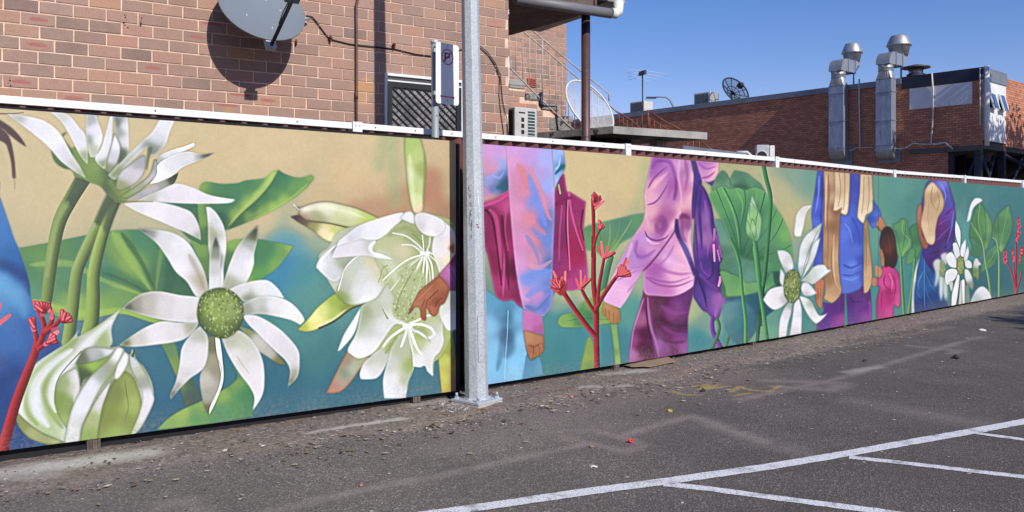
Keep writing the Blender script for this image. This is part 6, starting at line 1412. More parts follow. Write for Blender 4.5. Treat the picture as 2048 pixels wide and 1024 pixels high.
# concrete patches on the flank
for (a, b, c_, d_) in ((1019, 1050, 163, 178), (1052, 1083, 189, 202), (1100, 1141, 236, 262)):
    pa, pb = ons(a, c_, .004), ons(b, d_, .004); MB().box((pa + pb) / 2 + Vector((0, 0, 0)), U1 * abs(sx(b) - sx(a)) / 2, N1 * .006, Z * abs(pa.z - pb.z) / 2).build('render_patch', M['stained_concrete'], st, .004)
# railing
rl = MB(); rr = .013
RAILO = .02
def rail(pts, r, name='handrail', mat='rail_paint'): return MB().tube([ons(x, y, RAILO) for x, y in pts], r, 7).build(name, M[mat], st)
rail([(1000, 6), (1040, 38), (1065, 60), (1085, 78), (1165, 145), (1217, 187), (1218, 202)], .0115)
rail([(1000, 25), (1048, 64), (1085, 95), (1160, 160), (1196, 190), (1236, 226)], .0115)
rail([(1000, 118), (1019, 134), (1072, 189), (1132, 246), (1150, 262)], .0115)
def lin(pts, x):
    for (a, ya), (b, yb) in zip(pts, pts[1:]):
        if a <= x <= b: return ya + (yb - ya) * (x - a) / (b - a)
    return pts[-1][1]
for i, x in enumerate([1005, 1018.5, 1032, 1045.5, 1059, 1072, 1085, 1099, 1112, 1124, 1137, 1149, 1162]):
    y0 = lin([(1000, 25), (1048, 64), (1085, 95), (1160, 160), (1196, 190)], x); y1 = lin([(1000, 118), (1019, 134), (1072, 189), (1132, 246), (1170, 275)], x)
    if i == 6: y0 = lin([(1065, 60), (1085, 78), (1165, 145)], x)
    MB().tube([ons(x, y0, RAILO), ons(x, y1, RAILO)], .0075 if i != 6 else .011, 6).build('baluster', M['rail_paint'], st)
for x in (1184, 1196, 1208): MB().tube([ons(x, lin([(1160, 160), (1196, 190), (1236, 226)], x), RAILO), ons(x, 262, RAILO)], .0075, 6).build('baluster', M['rail_paint'], st)
rail([(1082, 185), (1082, 208), (1086, 213)], .03, 'downpipe_stub', 'dark_steel')
rail([(1086, 212), (1113, 213), (1113, 240), (1116, 262)], .014, 'drain_pipe', 'black_rubber')

# canopy: soffit slab, gutter pipe, upper slab, steel column
zs = 3.40
cor = lambda px, py, z: G2(px, py, z)
def G2(px, py, z): return ray(px, py, (0, 0, z), Z)
fa = G2(1050, 3, zs); fb = G2(1218, 28, zs); ud = (fb - fa).normalized()
A_ = G2(1016, 72, zs); B_ = G2(1160, 31, zs); bd = (B_ - A_).normalized()
fl = fa - ud * 1.4; Bx = B_ + bd * .22; Ax = A_ - bd * 1.0
cano = empty('concrete_canopy', fb, 'concrete canopy jutting out from the corner of the near building', 'canopy')
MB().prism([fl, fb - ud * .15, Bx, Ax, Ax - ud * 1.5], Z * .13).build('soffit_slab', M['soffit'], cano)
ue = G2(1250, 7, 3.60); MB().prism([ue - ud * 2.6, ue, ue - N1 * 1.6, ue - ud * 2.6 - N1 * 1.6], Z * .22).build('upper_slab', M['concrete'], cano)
MB().prism([fl - N1 * .02 + Z * .131, fb - N1 * .02 + Z * .131, fb - N1 * .5 + Z * .131, fl - N1 * .5 + Z * .131], Z * .065).build('packing', M['dark_room'], cano)
gutter = MB().tube([G2(1030, -2, zs - .02), G2(1222, 27, zs - .02)], .050, 14).build('gutter_pipe', M['grey_pipe'], cano)
e = G2(1222, 26, zs - .02); MB().tube([e, e + ud * .05, e + ud * .09 + Z * .03, e + ud * .095 + Z * .13], .052, 14).build('white_elbow', M['white_plastic'], cano)
colb = P(1171.5, 200, 8.62); col = MB().tube([Vector((colb.x, colb.y, 0)), Vector((colb.x, colb.y, 3.40))], .046, 20).build('steel_column', M['steel_pipe_paint'])
tag(col, 'round dark red brown steel column holding up the concrete canopy', 'column')
MB().tube([Vector((colb.x, colb.y, 2.14)), Vector((colb.x, colb.y, 2.152))], .0475, 20).build('weld_band', M['steel_pipe_paint'], col)
# small awning slab with round clear sheet leaning on it
a0 = G2(1226, 252, 2.36); 
a0 = P(1226, 252, 9.5); za = a0.z; a1 = ray(1414, 265, (0, 0, za), Z); a2 = ray(1074, 265, (0, 0, za), Z); a3 = a1 + (a2 - a0)
aw = empty('concrete_awning', a0, 'thin weathered concrete awning above a dark doorway', 'awning')
MB().prism([a0 - Z * .085, a1 - Z * .085, a3 - Z * .085, a2 - Z * .085], Z * .085).build('slab', M['stained_concrete'], aw, .004)
fu = (a1 - a0).normalized(); fn = (a2 - a0).normalized()
MB().prism([a0 + fn * .0 - Z * .085 + fu * 0 , a1 - Z * .085, a1 - Z * .0, a0 - Z * .0], -Vector((fu.y, -fu.x, 0)) * -.004 * 1.0).build('fascia', M['concrete'], aw)
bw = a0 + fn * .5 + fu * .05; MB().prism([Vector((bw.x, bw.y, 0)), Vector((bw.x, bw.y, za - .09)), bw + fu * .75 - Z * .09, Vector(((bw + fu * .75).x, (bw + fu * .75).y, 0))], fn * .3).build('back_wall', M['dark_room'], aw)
dj = a0 + fu * 1.02 + fn * .35; MB().box(Vector((dj.x, dj.y, (za - .09) / 2)), fu * .05, fn * .05, Z * ((za - .09) / 2 - .002)).build('door_jamb', M['concrete'], aw)
MB().tube([Vector((dj.x + .13, dj.y + .1, 0)), Vector((dj.x + .13, dj.y + .1, za - .09))], .02, 8).build('downpipe', M['white_plastic'], aw)
# clear disc
dcc = P(1180, 213, 11.0); da = Vector((.62, 0, -.78)); db = Vector((.491, .777, .39)); Rr = .412
film = N('clear_plastic_film'); film.set(.35, 0, .5); fco = film.n('NewGeometry').outputs['Position']; film.base((.60, .60, .58))
sxyz = film.n('SeparateXYZ'); film.l(fco, sxyz.inputs[0]); hz_ = film.n('MapRange'); film.l(sxyz.outputs[2], hz_.inputs[0]); hz_.inputs[1].default_value = 3.05; hz_.inputs[2].default_value = 2.3; hz_.inputs[3].default_value = .05; hz_.inputs[4].default_value = .46
al = film.math('MULTIPLY', hz_.outputs[0], film.ramp(film.noise(fco, 12, 5, .7), [(.3, .6), (.7, 1.3)])); film.l(al, film.b.inputs['Alpha'])
n_ = 56; ring = [dcc + (da * math.cos(2 * math.pi * k / n_) + db * math.sin(2 * math.pi * k / n_)) * Rr for k in range(n_)]
cdisc = MB().prism(ring, da.cross(db) * .004).build('round_clear_sheet', film.m); tag(cdisc, 'round clear plastic sheet with a white rim leaning on the concrete awning', 'plastic sheet')
MB().tube(ring + ring[:1], .013, 8, cap=False).build('rim', simple('rim_grey', (.60, .58, .53), .5), cdisc)
for k in range(9):
    x = 1135 + k * 11.3
# air conditioner at the building corner
acp = P(1030, 240, 8.45); au = Vector((.80, .60, 0)); an = Vector((.60, -.80, 0)); aq = empty('air_conditioner', Vector((acp.x, acp.y, 0)), 'white outdoor air conditioner at the corner of the near brick building', 'air conditioner')
wA = .285; zt = acp.z + (27 / F * 8.45); cA = Vector((acp.x, acp.y, 0)) + au * wA / 2 - an * .28
MB().box(cA + Z * (zt - .33), au * wA / 2, an * .28, Z * .33).build('casing', simple('ac_casing', (.46, .455, .43), .5), aq, .012)
fz = cA + an * .281
MB().box(Vector((acp.x, acp.y, 0)) - au * .004 - an * .28 + Z * (zt - .33), au * .003, an * .25, Z * .30).build('side_grille', M['black_paint'], aq)
for k in range(7): MB().box(Vector((acp.x, acp.y, 0)) - au * .008 - an * .28 + Z * (zt - .62 + .09 * k), au * .002, an * .25, Z * .004).build('fin', M['dark_steel'], aq)
for k in range(5): MB().box(fz - au * .045 + Z * (zt - .125 - .062 * k), au * .019, an * .0015, Z * .021).build('handle_hole', M['black_paint'], aq, .004)
MB().box(fz - au * .055 + Z * (zt - .055), au * .04, an * .0015, Z * .007).build('grip', M['dark_steel'], aq)
teal = simple('teal_coil', (.025, .06, .07), .5); MB().box(fz + au * .065 + Z * (zt - .33), au * .045, an * .0012, Z * .295).build('coil_grille', teal, aq)
for k in range(14): MB().box(fz + au * .065 + an * .003 + Z * (zt - .06 - .032 * k), au * .045, an * .0015, Z * .003).build('guard_wire', M['white_plastic'], aq)
# ================================================================== galvanised light pole
pc = Vector((-.247, 5.93, 0)); lp = empty('light_pole', pc, 'tall octagonal galvanised light pole bolted to a concrete footing in front of the murals', 'light pole')
AX = (Vector((0.0, 0, 0)), Vector((-.0165, 0, 1)))      # slight lean to the left
def octo(z, r, rot=R(-14.5)):
    c = pc + AX[1] * z
    return [c + Vector((math.cos(rot + 2 * math.pi * k / 8 + R(22.5)), math.sin(rot + 2 * math.pi * k / 8 + R(22.5)), 0)) * r for k in range(8)]
zsn = [.05, .8, 1.6, 2.4, 3.2, 4.5, 7.0]; vs = []
for z in zsn: vs += octo(z, .0835 - .0075 * z)
fs = [(i * 8 + k, i * 8 + (k + 1) % 8, i * 8 + 8 + (k + 1) % 8, i * 8 + 8 + k) for i in range(len(zsn) - 1) for k in range(8)] + [tuple(range(48, 56))]
MB().add(vs, fs).build('shaft', M['galv'], lp, .004)
f0, f1, f2 = G(940, 832), G(905, 806), G(1003, 815); sd = (f2 - f0).normalized(); sd2 = Vector((-sd.y, sd.x, 0)); hb = .124
base = MB(); bt = [pc + sd * (a * hb) + sd2 * (b * hb) + Z * .034 for a, b in ((-1, -1), (1, -1), (1, 1), (-1, 1))]; bb = [pc + sd * (a * (hb + .028)) + sd2 * (b * (hb + .028)) - Z * .03 for a, b in ((-1, -1), (1, -1), (1, 1), (-1, 1))]
base.add(bt + bb, [(0, 1, 2, 3), (4, 5, 1, 0), (5, 6, 2, 1), (6, 7, 3, 2), (7, 4, 0, 3)]).build('footing', simple('grout', (.34, .30, .26), .95, 0, .2, .25, 8, .8, 50, .006, speck=(20, (.2, .16, .13), .64)), lp, .004)
MB().box(pc + Z * .0405, sd * (hb + .004), sd2 * (hb + .004), Z * .0085).build('base_plate', M['galv'], lp, .002)
MB().add([p for z, r in ((.0495, .096), (.062, .0840)) for p in octo(z, r)], [(k, (k + 1) % 8, 8 + (k + 1) % 8, 8 + k) for k in range(8)]).build('weld_collar', M['galv'], lp)
for a, b in ((-1, -1), (1, -1), (1, 1), (-1, 1)):
    q = pc + sd * a * .100 + sd2 * b * .100 + Z * .0495; nut = MB().lathe(q, [(.016, 0), (.016, .015)], 6, smooth=False).build('nut', M['galv'], lp)
    MB().lathe(q + Z * .016, [(.0095, 0), (.0095, .022), (.007, .025)], 10).build('bolt_end', M['galv'], nut); MB().lathe(q - Z * .0004, [(.020, 0), (.020, .003)], 16).build('washer', M['galv'], nut)
# access door on the facet facing right of the camera
def facet(k, z, u, out=.0):
    """point on facet k at height z, u across from -1 to 1"""
    o = octo(z, .0835 - .0075 * z); a, b = o[k % 8], o[(k + 1) % 8]; m = (a + b) / 2; n = (m - (pc + AX[1] * z)).normalized()
    return m + (b - a) * u / 2 + n * out
vis = sorted(range(8), key=lambda k: facet(k, 1, 0).y)[:3]; vis.sort(key=lambda k: facet(k, 1, 0).x)      # three facets seen, left to right
zd0, zd1 = P(0, 725, 5.86).z, P(0, 632, 5.86).z
KR = vis[2]; KM = vis[1]
ptsd = []
for (zz, u) in ((zd0, -.72), (zd0, .8), (zd1, .8), (zd1, -.72)): ptsd.append(facet(KR, zz, u, .0005))
door = MB().prism(ptsd, (facet(KR, 1, 0, .01) - facet(KR, 1, 0)) * .16).build('access_door', M['galv'], lp, .0012)
seam = []
for (zz, u) in ((zd0 + .008, -.76), (zd0, -.6), (zd0, .8), (zd1, .8), (zd1, -.6), (zd1 - .008, -.76), (zd0 + .008, -.76)): seam.append(facet(KR, zz, u, .0008))
MB().tube(seam, .0014, 5).build('door_gap', M['black_rubber'], door)
# pen scribble, pale spray tag and a rust spot
def scribble(pts, k, r, mat, name):
    for s in pts: MB().tube([facet(k, z, u, .0006) for u, z in s], r, 5).build(name, mat, lp)
zz = lambda y: P(0, y, 5.86).z
ink = simple('pen_ink', (.05, .05, .06), .7); pale = simple('pale_spray', (.66, .70, .72), .7)
scribble([[(.1, zz(370)), (-.5, zz(373)), (-.5, zz(380)), (-.1, zz(383)), (.2, zz(380))], [(-.4, zz(388)), (-.1, zz(396)), (.1, zz(386))], [(-.3, zz(404)), (.1, zz(409)), (.3, zz(405)), (-.1, zz(414)), (.3, zz(410))],
          [(.2, zz(420)), (-.2, zz(424)), (.1, zz(432))], [(-.1, zz(420)), (-.5, zz(445)), (0, zz(452)), (.4, zz(446))], [(.2, zz(440)), (.1, zz(462))], [(-.3, zz(470)), (-.25, zz(476))], [(.1, zz(468)), (.12, zz(477))]], KM, .0017, ink, 'pen_scribble')
scribble([[(-.4, zz(386)), (.2, zz(382)), (-.3, zz(398)), (.4, zz(394)), (-.2, zz(408)), (.3, zz(400))], [(-.4, zz(412)), (.4, zz(408)), (-.1, zz(426)), (.3, zz(420)), (-.3, zz(432))], [(.1, zz(390)), (.15, zz(440))], [(-.3, zz(436)), (.2, zz(442)), (-.05, zz(450))]], KR, .0021, pale, 'spray_tag')
o = MB(); rg = random.Random(4)
for i in range(7): o.lathe(facet(KR, zz(452 + rg.uniform(-4, 3)), rg.uniform(-.5, .1), .0002), [(rg.uniform(.003, .007), 0), (.002, .0006)], 7, axis=facet(KR, 1, 0, .01) - facet(KR, 1, 0))
o.build('rust_spot', M['rust'], lp)

# ================================================================== parking sign
sp = P(871, 180, 6.175); sgn = empty('parking_sign', Vector((sp.x, sp.y, 0)), 'no parking sign on a slim grey steel post left of the light pole', 'sign')
po = MB().tube([Vector((sp.x + .012, sp.y, 0)), Vector((sp.x - .006, sp.y, P(0, 84, 6.175).z))], .0275, 18).build('post', simple('post_paint', (.30, .33, .34), .5, .2, .5, .08, 5), sgn)
MB().lathe(Vector((sp.x - .006, sp.y, P(0, 88, 6.175).z)), [(.0305, 0), (.0305, .022), (.022, .027)], 18).build('cap', M['galv'], po)
for y in (255, 232): pass
MB().lathe(Vector((sp.x + .012, sp.y - .027, P(0, 232, 6.175).z)), [(.004, 0), (.003, .001)], 8, axis=(0, -1, 0)).build('bolt_hole', M['black_rubber'], po)
us = Vector((.695, .719, 0)); ns = Vector((.719, -.695, 0)); sc_ = P(895, 148, 6.19); SW, SH = .1125, .2225
def sq(x, z, off=0.0): return sc_ + us * x + Z * z + ns * off
def rrect(wd, ht, r, off, cx=0, cz=0, n=6):
    out = []
    for (sx_, sz_, a0_) in ((1, 1, 0), (-1, 1, 90), (-1, -1, 180), (1, -1, 270)):
        for k in range(n + 1):
            a = R(a0_ + 90 * k / n); out.append(sq(cx + sx_ * (wd - r) + r * math.cos(a), cz + sz_ * (ht - r) + r * math.sin(a), off))
    return out
signw = simple('sign_white', (.74, .74, .76), .35, 0, .5, .02, 3); signr = simple('sign_red', (.55, .025, .04), .4); signk = simple('sign_black', (.015, .015, .017), .4)
plate = MB().prism(rrect(SW, SH, .022, 0), -ns * .0025).build('plate', signw, sgn)
def flat(pts, off, mat, name): return MB().prism([sq(x, z, off) for x, z in pts], ns * .0003).build(name, mat, plate)
flat([(-.030, .155), (-.030, .088), (-.016, .088), (-.016, .116), (.004, .116), (.016, .119), (.024, .128), (.026, .136), (.023, .146), (.014, .153), (.004, .155)], .0004, signk, 'letter_p')
flat([(-.016, .144), (-.016, .127), (.002, .127), (.010, .131), (.012, .136), (.009, .142), (.002, .144)], .0008, signw, 'letter_p_eye')
ringm = MB(); n_ = 40; ri, ro = .0505, .0585; zc_ = .124
ringm.add([sq(math.cos(2 * math.pi * k / n_) * r_, zc_ + math.sin(2 * math.pi * k / n_) * r_, .0012) for k in range(n_) for r_ in (ri, ro)], [(2 * k, 2 * k + 1, (2 * k + 3) % (2 * n_), (2 * k + 2) % (2 * n_)) for k in range(n_)]).build('red_ring', signr, plate)
flat([(-.042, .088), (-.035, .082), (.040, .159), (.034, .166)], .0014, signr, 'red_slash')
flat([(-.075, -.168), (-.056, -.156), (-.058, -.164), (.056, -.164), (.054, -.156), (.075, -.168), (.054, -.180), (.056, -.172), (-.058, -.172), (-.056, -.180)], .0012, signr, 'red_arrow')
for z in (.204, -.195): MB().lathe(sq(0, z), [(.008, 0), (.006, .004)], 10, axis=ns).build('bolt', M['galv'], plate)
for z in (.16, -.15): MB().box(sq(-.05, z, -.016), us * .075, ns * .012, Z * .014).build('bracket', M['galv'], sgn)

# ================================================================== far brick building
W2O = Vector((16.72, 30.0, 0)); U2 = Vector((-.6535, .757, 0)).normalized(); N2 = Vector((-U2.y, U2.x, 0)).normalized()
if N2.dot(W2O) > 0: N2 = -N2
def on2(px, py, off=0.0): return ray(px, py, W2O + N2 * off, N2)
def x2(px, py=250): return (on2(px, py) - W2O).dot(U2)
zr = on2(1965, 136).z; zw0 = on2(1960, 290).z
far = empty('far_brick_building', W2O, 'long low orange red brick building with exhaust ducts beyond the fence', 'building', rz=math.atan2(U2.y, U2.x))
LEN = x2(1235) + 6; xo = x2(1895, 320)
MB().prism([W2O + U2 * xo, W2O + U2 * LEN, W2O + U2 * LEN + Z * (zw0 - .004), W2O + U2 * xo + Z * (zw0 - .004)], -N2 * .25).build('lower_wall', M['far_brick'], far)
MB().prism([W2O + Z * zw0, W2O + U2 * LEN + Z * zw0, W2O + U2 * LEN + Z * (zr - .22), W2O + Z * (zr - .22)], -N2 * .25).build('upper_wall', M['far_brick'], far)
for o in far.children:      # bricks run along the wall: give these meshes the wall's own axes
    m = Matrix.LocRotScale(far.location, far.rotation_euler, far.scale).inverted()
    o.data.transform(m); o.location = (0, 0, 0); o.rotation_euler = (0, 0, 0)
MB().box(W2O + U2 * (LEN / 2) + Z * (zr - .2) - N2 * 3.0, U2 * (LEN / 2 - .3), N2 * 2.7, Z * .04).build('roof', M['flashing'], far)
xs_ = x2(1803)
MB().box(W2O + U2 * ((LEN + xs_) / 2) + Z * (zr - .11) - N2 * .1, U2 * ((LEN - xs_) / 2), N2 * .165, Z * .112).build('parapet_flashing', M['flashing'], far)
zf = on2(1960, 160).z
MB().box(W2O + U2 * (xs_ / 2 - .0) + Z * ((zr + .04 + zf) / 2) - N2 * .1, U2 * (xs_ / 2 + .0), N2 * .11, Z * ((zr + .04 - zf) / 2)).build('fascia', M['navy'], far)
p0, p1 = on2(1819, 178, .03), on2(1944, 163, .03); zb_ = on2(1944, 207, .03).z
MB().prism([p0, Vector((p1.x, p1.y, p0.z)), Vector((p1.x, p1.y, zb_)), Vector((p0.x, p0.y, zb_))], -N2 * .03).build('blank_sign_panel', M['sign_blank'], far)
sl0, sl1 = x2(1700, 300), x2(1965, 295)
MB().box(W2O + U2 * (x2(1820, 290) / 2) + Z * (zw0 - .10) + N2 * .02, U2 * (x2(1820, 290) / 2), N2 * .05, Z * .085).build('slab_edge', simple('dark_slab', (.10, .085, .08), .9), far)
# wing at the right: clad bay with two awning windows, then brick
U3 = -N2 * 1.0; U3 = Vector((.757, .653, 0)); N3 = Vector((.653, -.757, 0))
def on3(px, py, off=0.0): return ray(px, py, W2O + N3 * off, N3)
def x3(px, py=250): return (on3(px, py) - W2O).dot(U3)
xb = x3(2012); zbb = on3(1990, 284).z
MB().box(W2O + U3 * (xb / 2 + .01) + Z * ((zbb + zf) / 2) - N3 * .10, U3 * (xb / 2 - .012), N3 * .10, Z * ((zf - zbb) / 2 - .002)).build('clad_bay', M['white_clad'], far)
MB().box(W2O + U3 * (xb / 2 + .02) + Z * ((zr + .04 + zf) / 2) - N3 * .1, U3 * (xb / 2 - .015), N3 * .14, Z * ((zr + .04 - zf) / 2 - .001)).build('bay_fascia', M['flashing'], far)
wing = MB().prism([W2O + U3 * (xb + .001) + Z * (zbb - .12), W2O + U3 * (xb + 8) + Z * (zbb - .12), W2O + U3 * (xb + 8) + Z * (zr - .12), W2O + U3 * (xb + .001) + Z * (zr - .12)], -N3 * .25).build('wing_wall', far_brick('wing_brickwork'), far)
mw = Matrix.LocRotScale(W2O, Matrix.Rotation(math.atan2(U3.y, U3.x), 3, 'Z').to_quaternion(), None); wing.data.transform(mw.inverted()); q = Matrix.LocRotScale(far.location, far.rotation_euler, far.scale).inverted() @ mw; wing.location = q.to_translation(); wing.rotation_euler = q.to_euler()
MB().box(W2O + U3 * ((xb + 8) / 2) + Z * (zbb - .16) - N3 * 1.2, U3 * ((xb + 8) / 2 - .01), N3 * 1.15, Z * .12).build('floor_slab', simple('slab_under', (.07, .065, .06), .9), far)
for (a, b, y0, y1) in ((1976, 1985, 185, 217), (1995, 2003, 188, 222)):
    q0, q1 = on3(a, y0), on3(b + 3, y0); za_, zb2 = on3(a, y0).z, on3(a, y1).z; c = (q0 + q1) / 2; hw = (q1 - q0).length / 2; cz = (za_ + zb2) / 2; hh = (za_ - zb2) / 2; c.z = cz
    wb = rect_frame(MB(), x3(a), x3(b + 3), zb2, za_, .05, .02, .05, W2O, U3, N3).build('window', M['white_metal'], far)
    MB().box(c + N3 * .003, U3 * (hw - .05), N3 * .002, Z * (hh - .05)).build('pane', M['dark_room'], wb)
    tl = (Z * -.965 + N3 * .26).normalized(); h0 = Vector((c.x, c.y, za_ - .03)) + N3 * .05; L_ = hh * 2 * .96
    MB().box(h0 + tl * L_ / 2, U3 * (hw - .03), tl * L_ / 2, tl.cross(U3) * .012).build('open_sash', simple('sash_glass', (.10, .16, .26), .1, .3, .8), wb)
    for s in (-1, 1): MB().box(h0 + tl * L_ / 2 + U3 * s * (hw - .03), U3 * .03, tl * (L_ / 2 + .02), tl.cross(U3) * .02).build('sash_rail', M['white_metal'], wb)
# corner downpipe, conduit, posts and braces of the undercroft
cp = W2O + N3 * .10 + U3 * .10
MB().tube([Vector((cp.x, cp.y, zr + .08)), Vector((cp.x, cp.y, zbb - .2))], .085, 12).build('downpipe', M['white_clad'], far)
cq = on2(1960, 200, .04); MB().tube([Vector((cq.x, cq.y, zr)), Vector((cq.x, cq.y, on2(1960, 250).z))], .025, 6).build('conduit', M['white_cable'], far)
zu = zbb - .28
def postx(px, off, r=.09): b = ray(px, 320, W2O + N2 * off, N2); return Vector((b.x, b.y, 0))
for px, off in ((1957, -.15), (1901, -.2), (1925, -3.0)): b = postx(px, off); MB().box(b + Z * zu / 2, U2 * .11, N2 * .11, Z * (zu / 2)).build('steel_post', M['dark_steel'], far)
b3 = W2O + U3 * (xb + .02) - N3 * .15; MB().box(Vector((b3.x, b3.y, zu / 2)), U3 * .11, N3 * .11, Z * zu / 2).build('steel_post', M['dark_steel'], far)
def brace(p, q): MB().tube([p, q], .07, 6).build('brace', M['dark_steel'], far)
b0 = postx(1957, -.15); brace(b0 + Z * (zu - .1), postx(1912, -.2) + Z * (zu - 2.2)); brace(b0 + Z * (zu - 2.3) + U3 * .1, b0 + U3 * 1.7 + Z * (zu - .2) - N3 * .1)
brace(Vector((b3.x, b3.y, zu - 2.0)), Vector((b3.x, b3.y, zu - .1)) + U3 * 2.2); brace(Vector((b3.x, b3.y, zu - .1)) + U3 * .2, Vector((b3.x, b3.y, zu - .6)) + U3 * 3.2); brace(Vector((b3.x, b3.y, zu - 2.2)) - U3 * .3, Vector((b3.x, b3.y, zu - .2)) - U3 * 1.6 - N3 * .1)
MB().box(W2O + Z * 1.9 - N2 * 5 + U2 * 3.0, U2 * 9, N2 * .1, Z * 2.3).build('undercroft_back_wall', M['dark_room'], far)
MB().box(W2O + U3 * 9 + Z * 1.9 - N3 * 7, U3 * 8, N3 * .1, Z * 1.9).build('undercroft_side_wall', simple('grey_shed', (.10, .095, .09), .8), far)
hp_ = ray(1975, 305, W2O - N3 * .8, N3); MB().lathe(Vector((hp_.x, hp_.y, hp_.z - .35)), [(.12, 0), (.36, .5), (.36, 1.1)], 14).build('hopper', simple('hopper_blue', (.10, .12, .17), .5, .3), far)
for k in range(5):
    b = ray(2003 + k * 9, 330, W2O - N3 * 4, N3); MB().box(Vector((b.x, b.y, b.z)), U3 * .03, N3 * .03, Z * .7).build('window_bar', M['white_clad'], far)
for k in range(2):
    b = ray(2022, 322 + 14 * k, W2O - N3 * 4, N3); MB().box(b, U3 * .9, N3 * .02, Z * .03).build('window_rail', M['white_clad'], far)
# loose conduit and cable
MB().tube([on2(1718.5, 158, .06), on2(1718.5, 200, .06), on2(1720, 298, .06)], .035, 8).build('conduit_pipe', M['white_cable'], far)
MB().tube([on2(1863.5, 146, .10), on2(1866, 180, .07), on2(1866, 230, .07), on2(1862, 288, .07), on2(1870, 289, .07), on2(1890, 285, .07), on2(1906, 298, .07)], .032, 6).build('cable_loop', M['white_cable'], far)
MB().tube([on2(1862, 289, .07), on2(1840, 288, .07), on2(1826, 287, .07), on2(1812, 296, .07), on2(1800, 298, .07), on2(1785, 296, .07)], .026, 6).build('cable_run', M['white_cable'], far)
MB().tube([on2(1694, 300, .06), on2(1702, 301, .06), on2(1712, 296, .06), on2(1735, 295, .06), on2(1752, 296, .06)], .022, 6).build('cable_run', M['white_cable'], far)
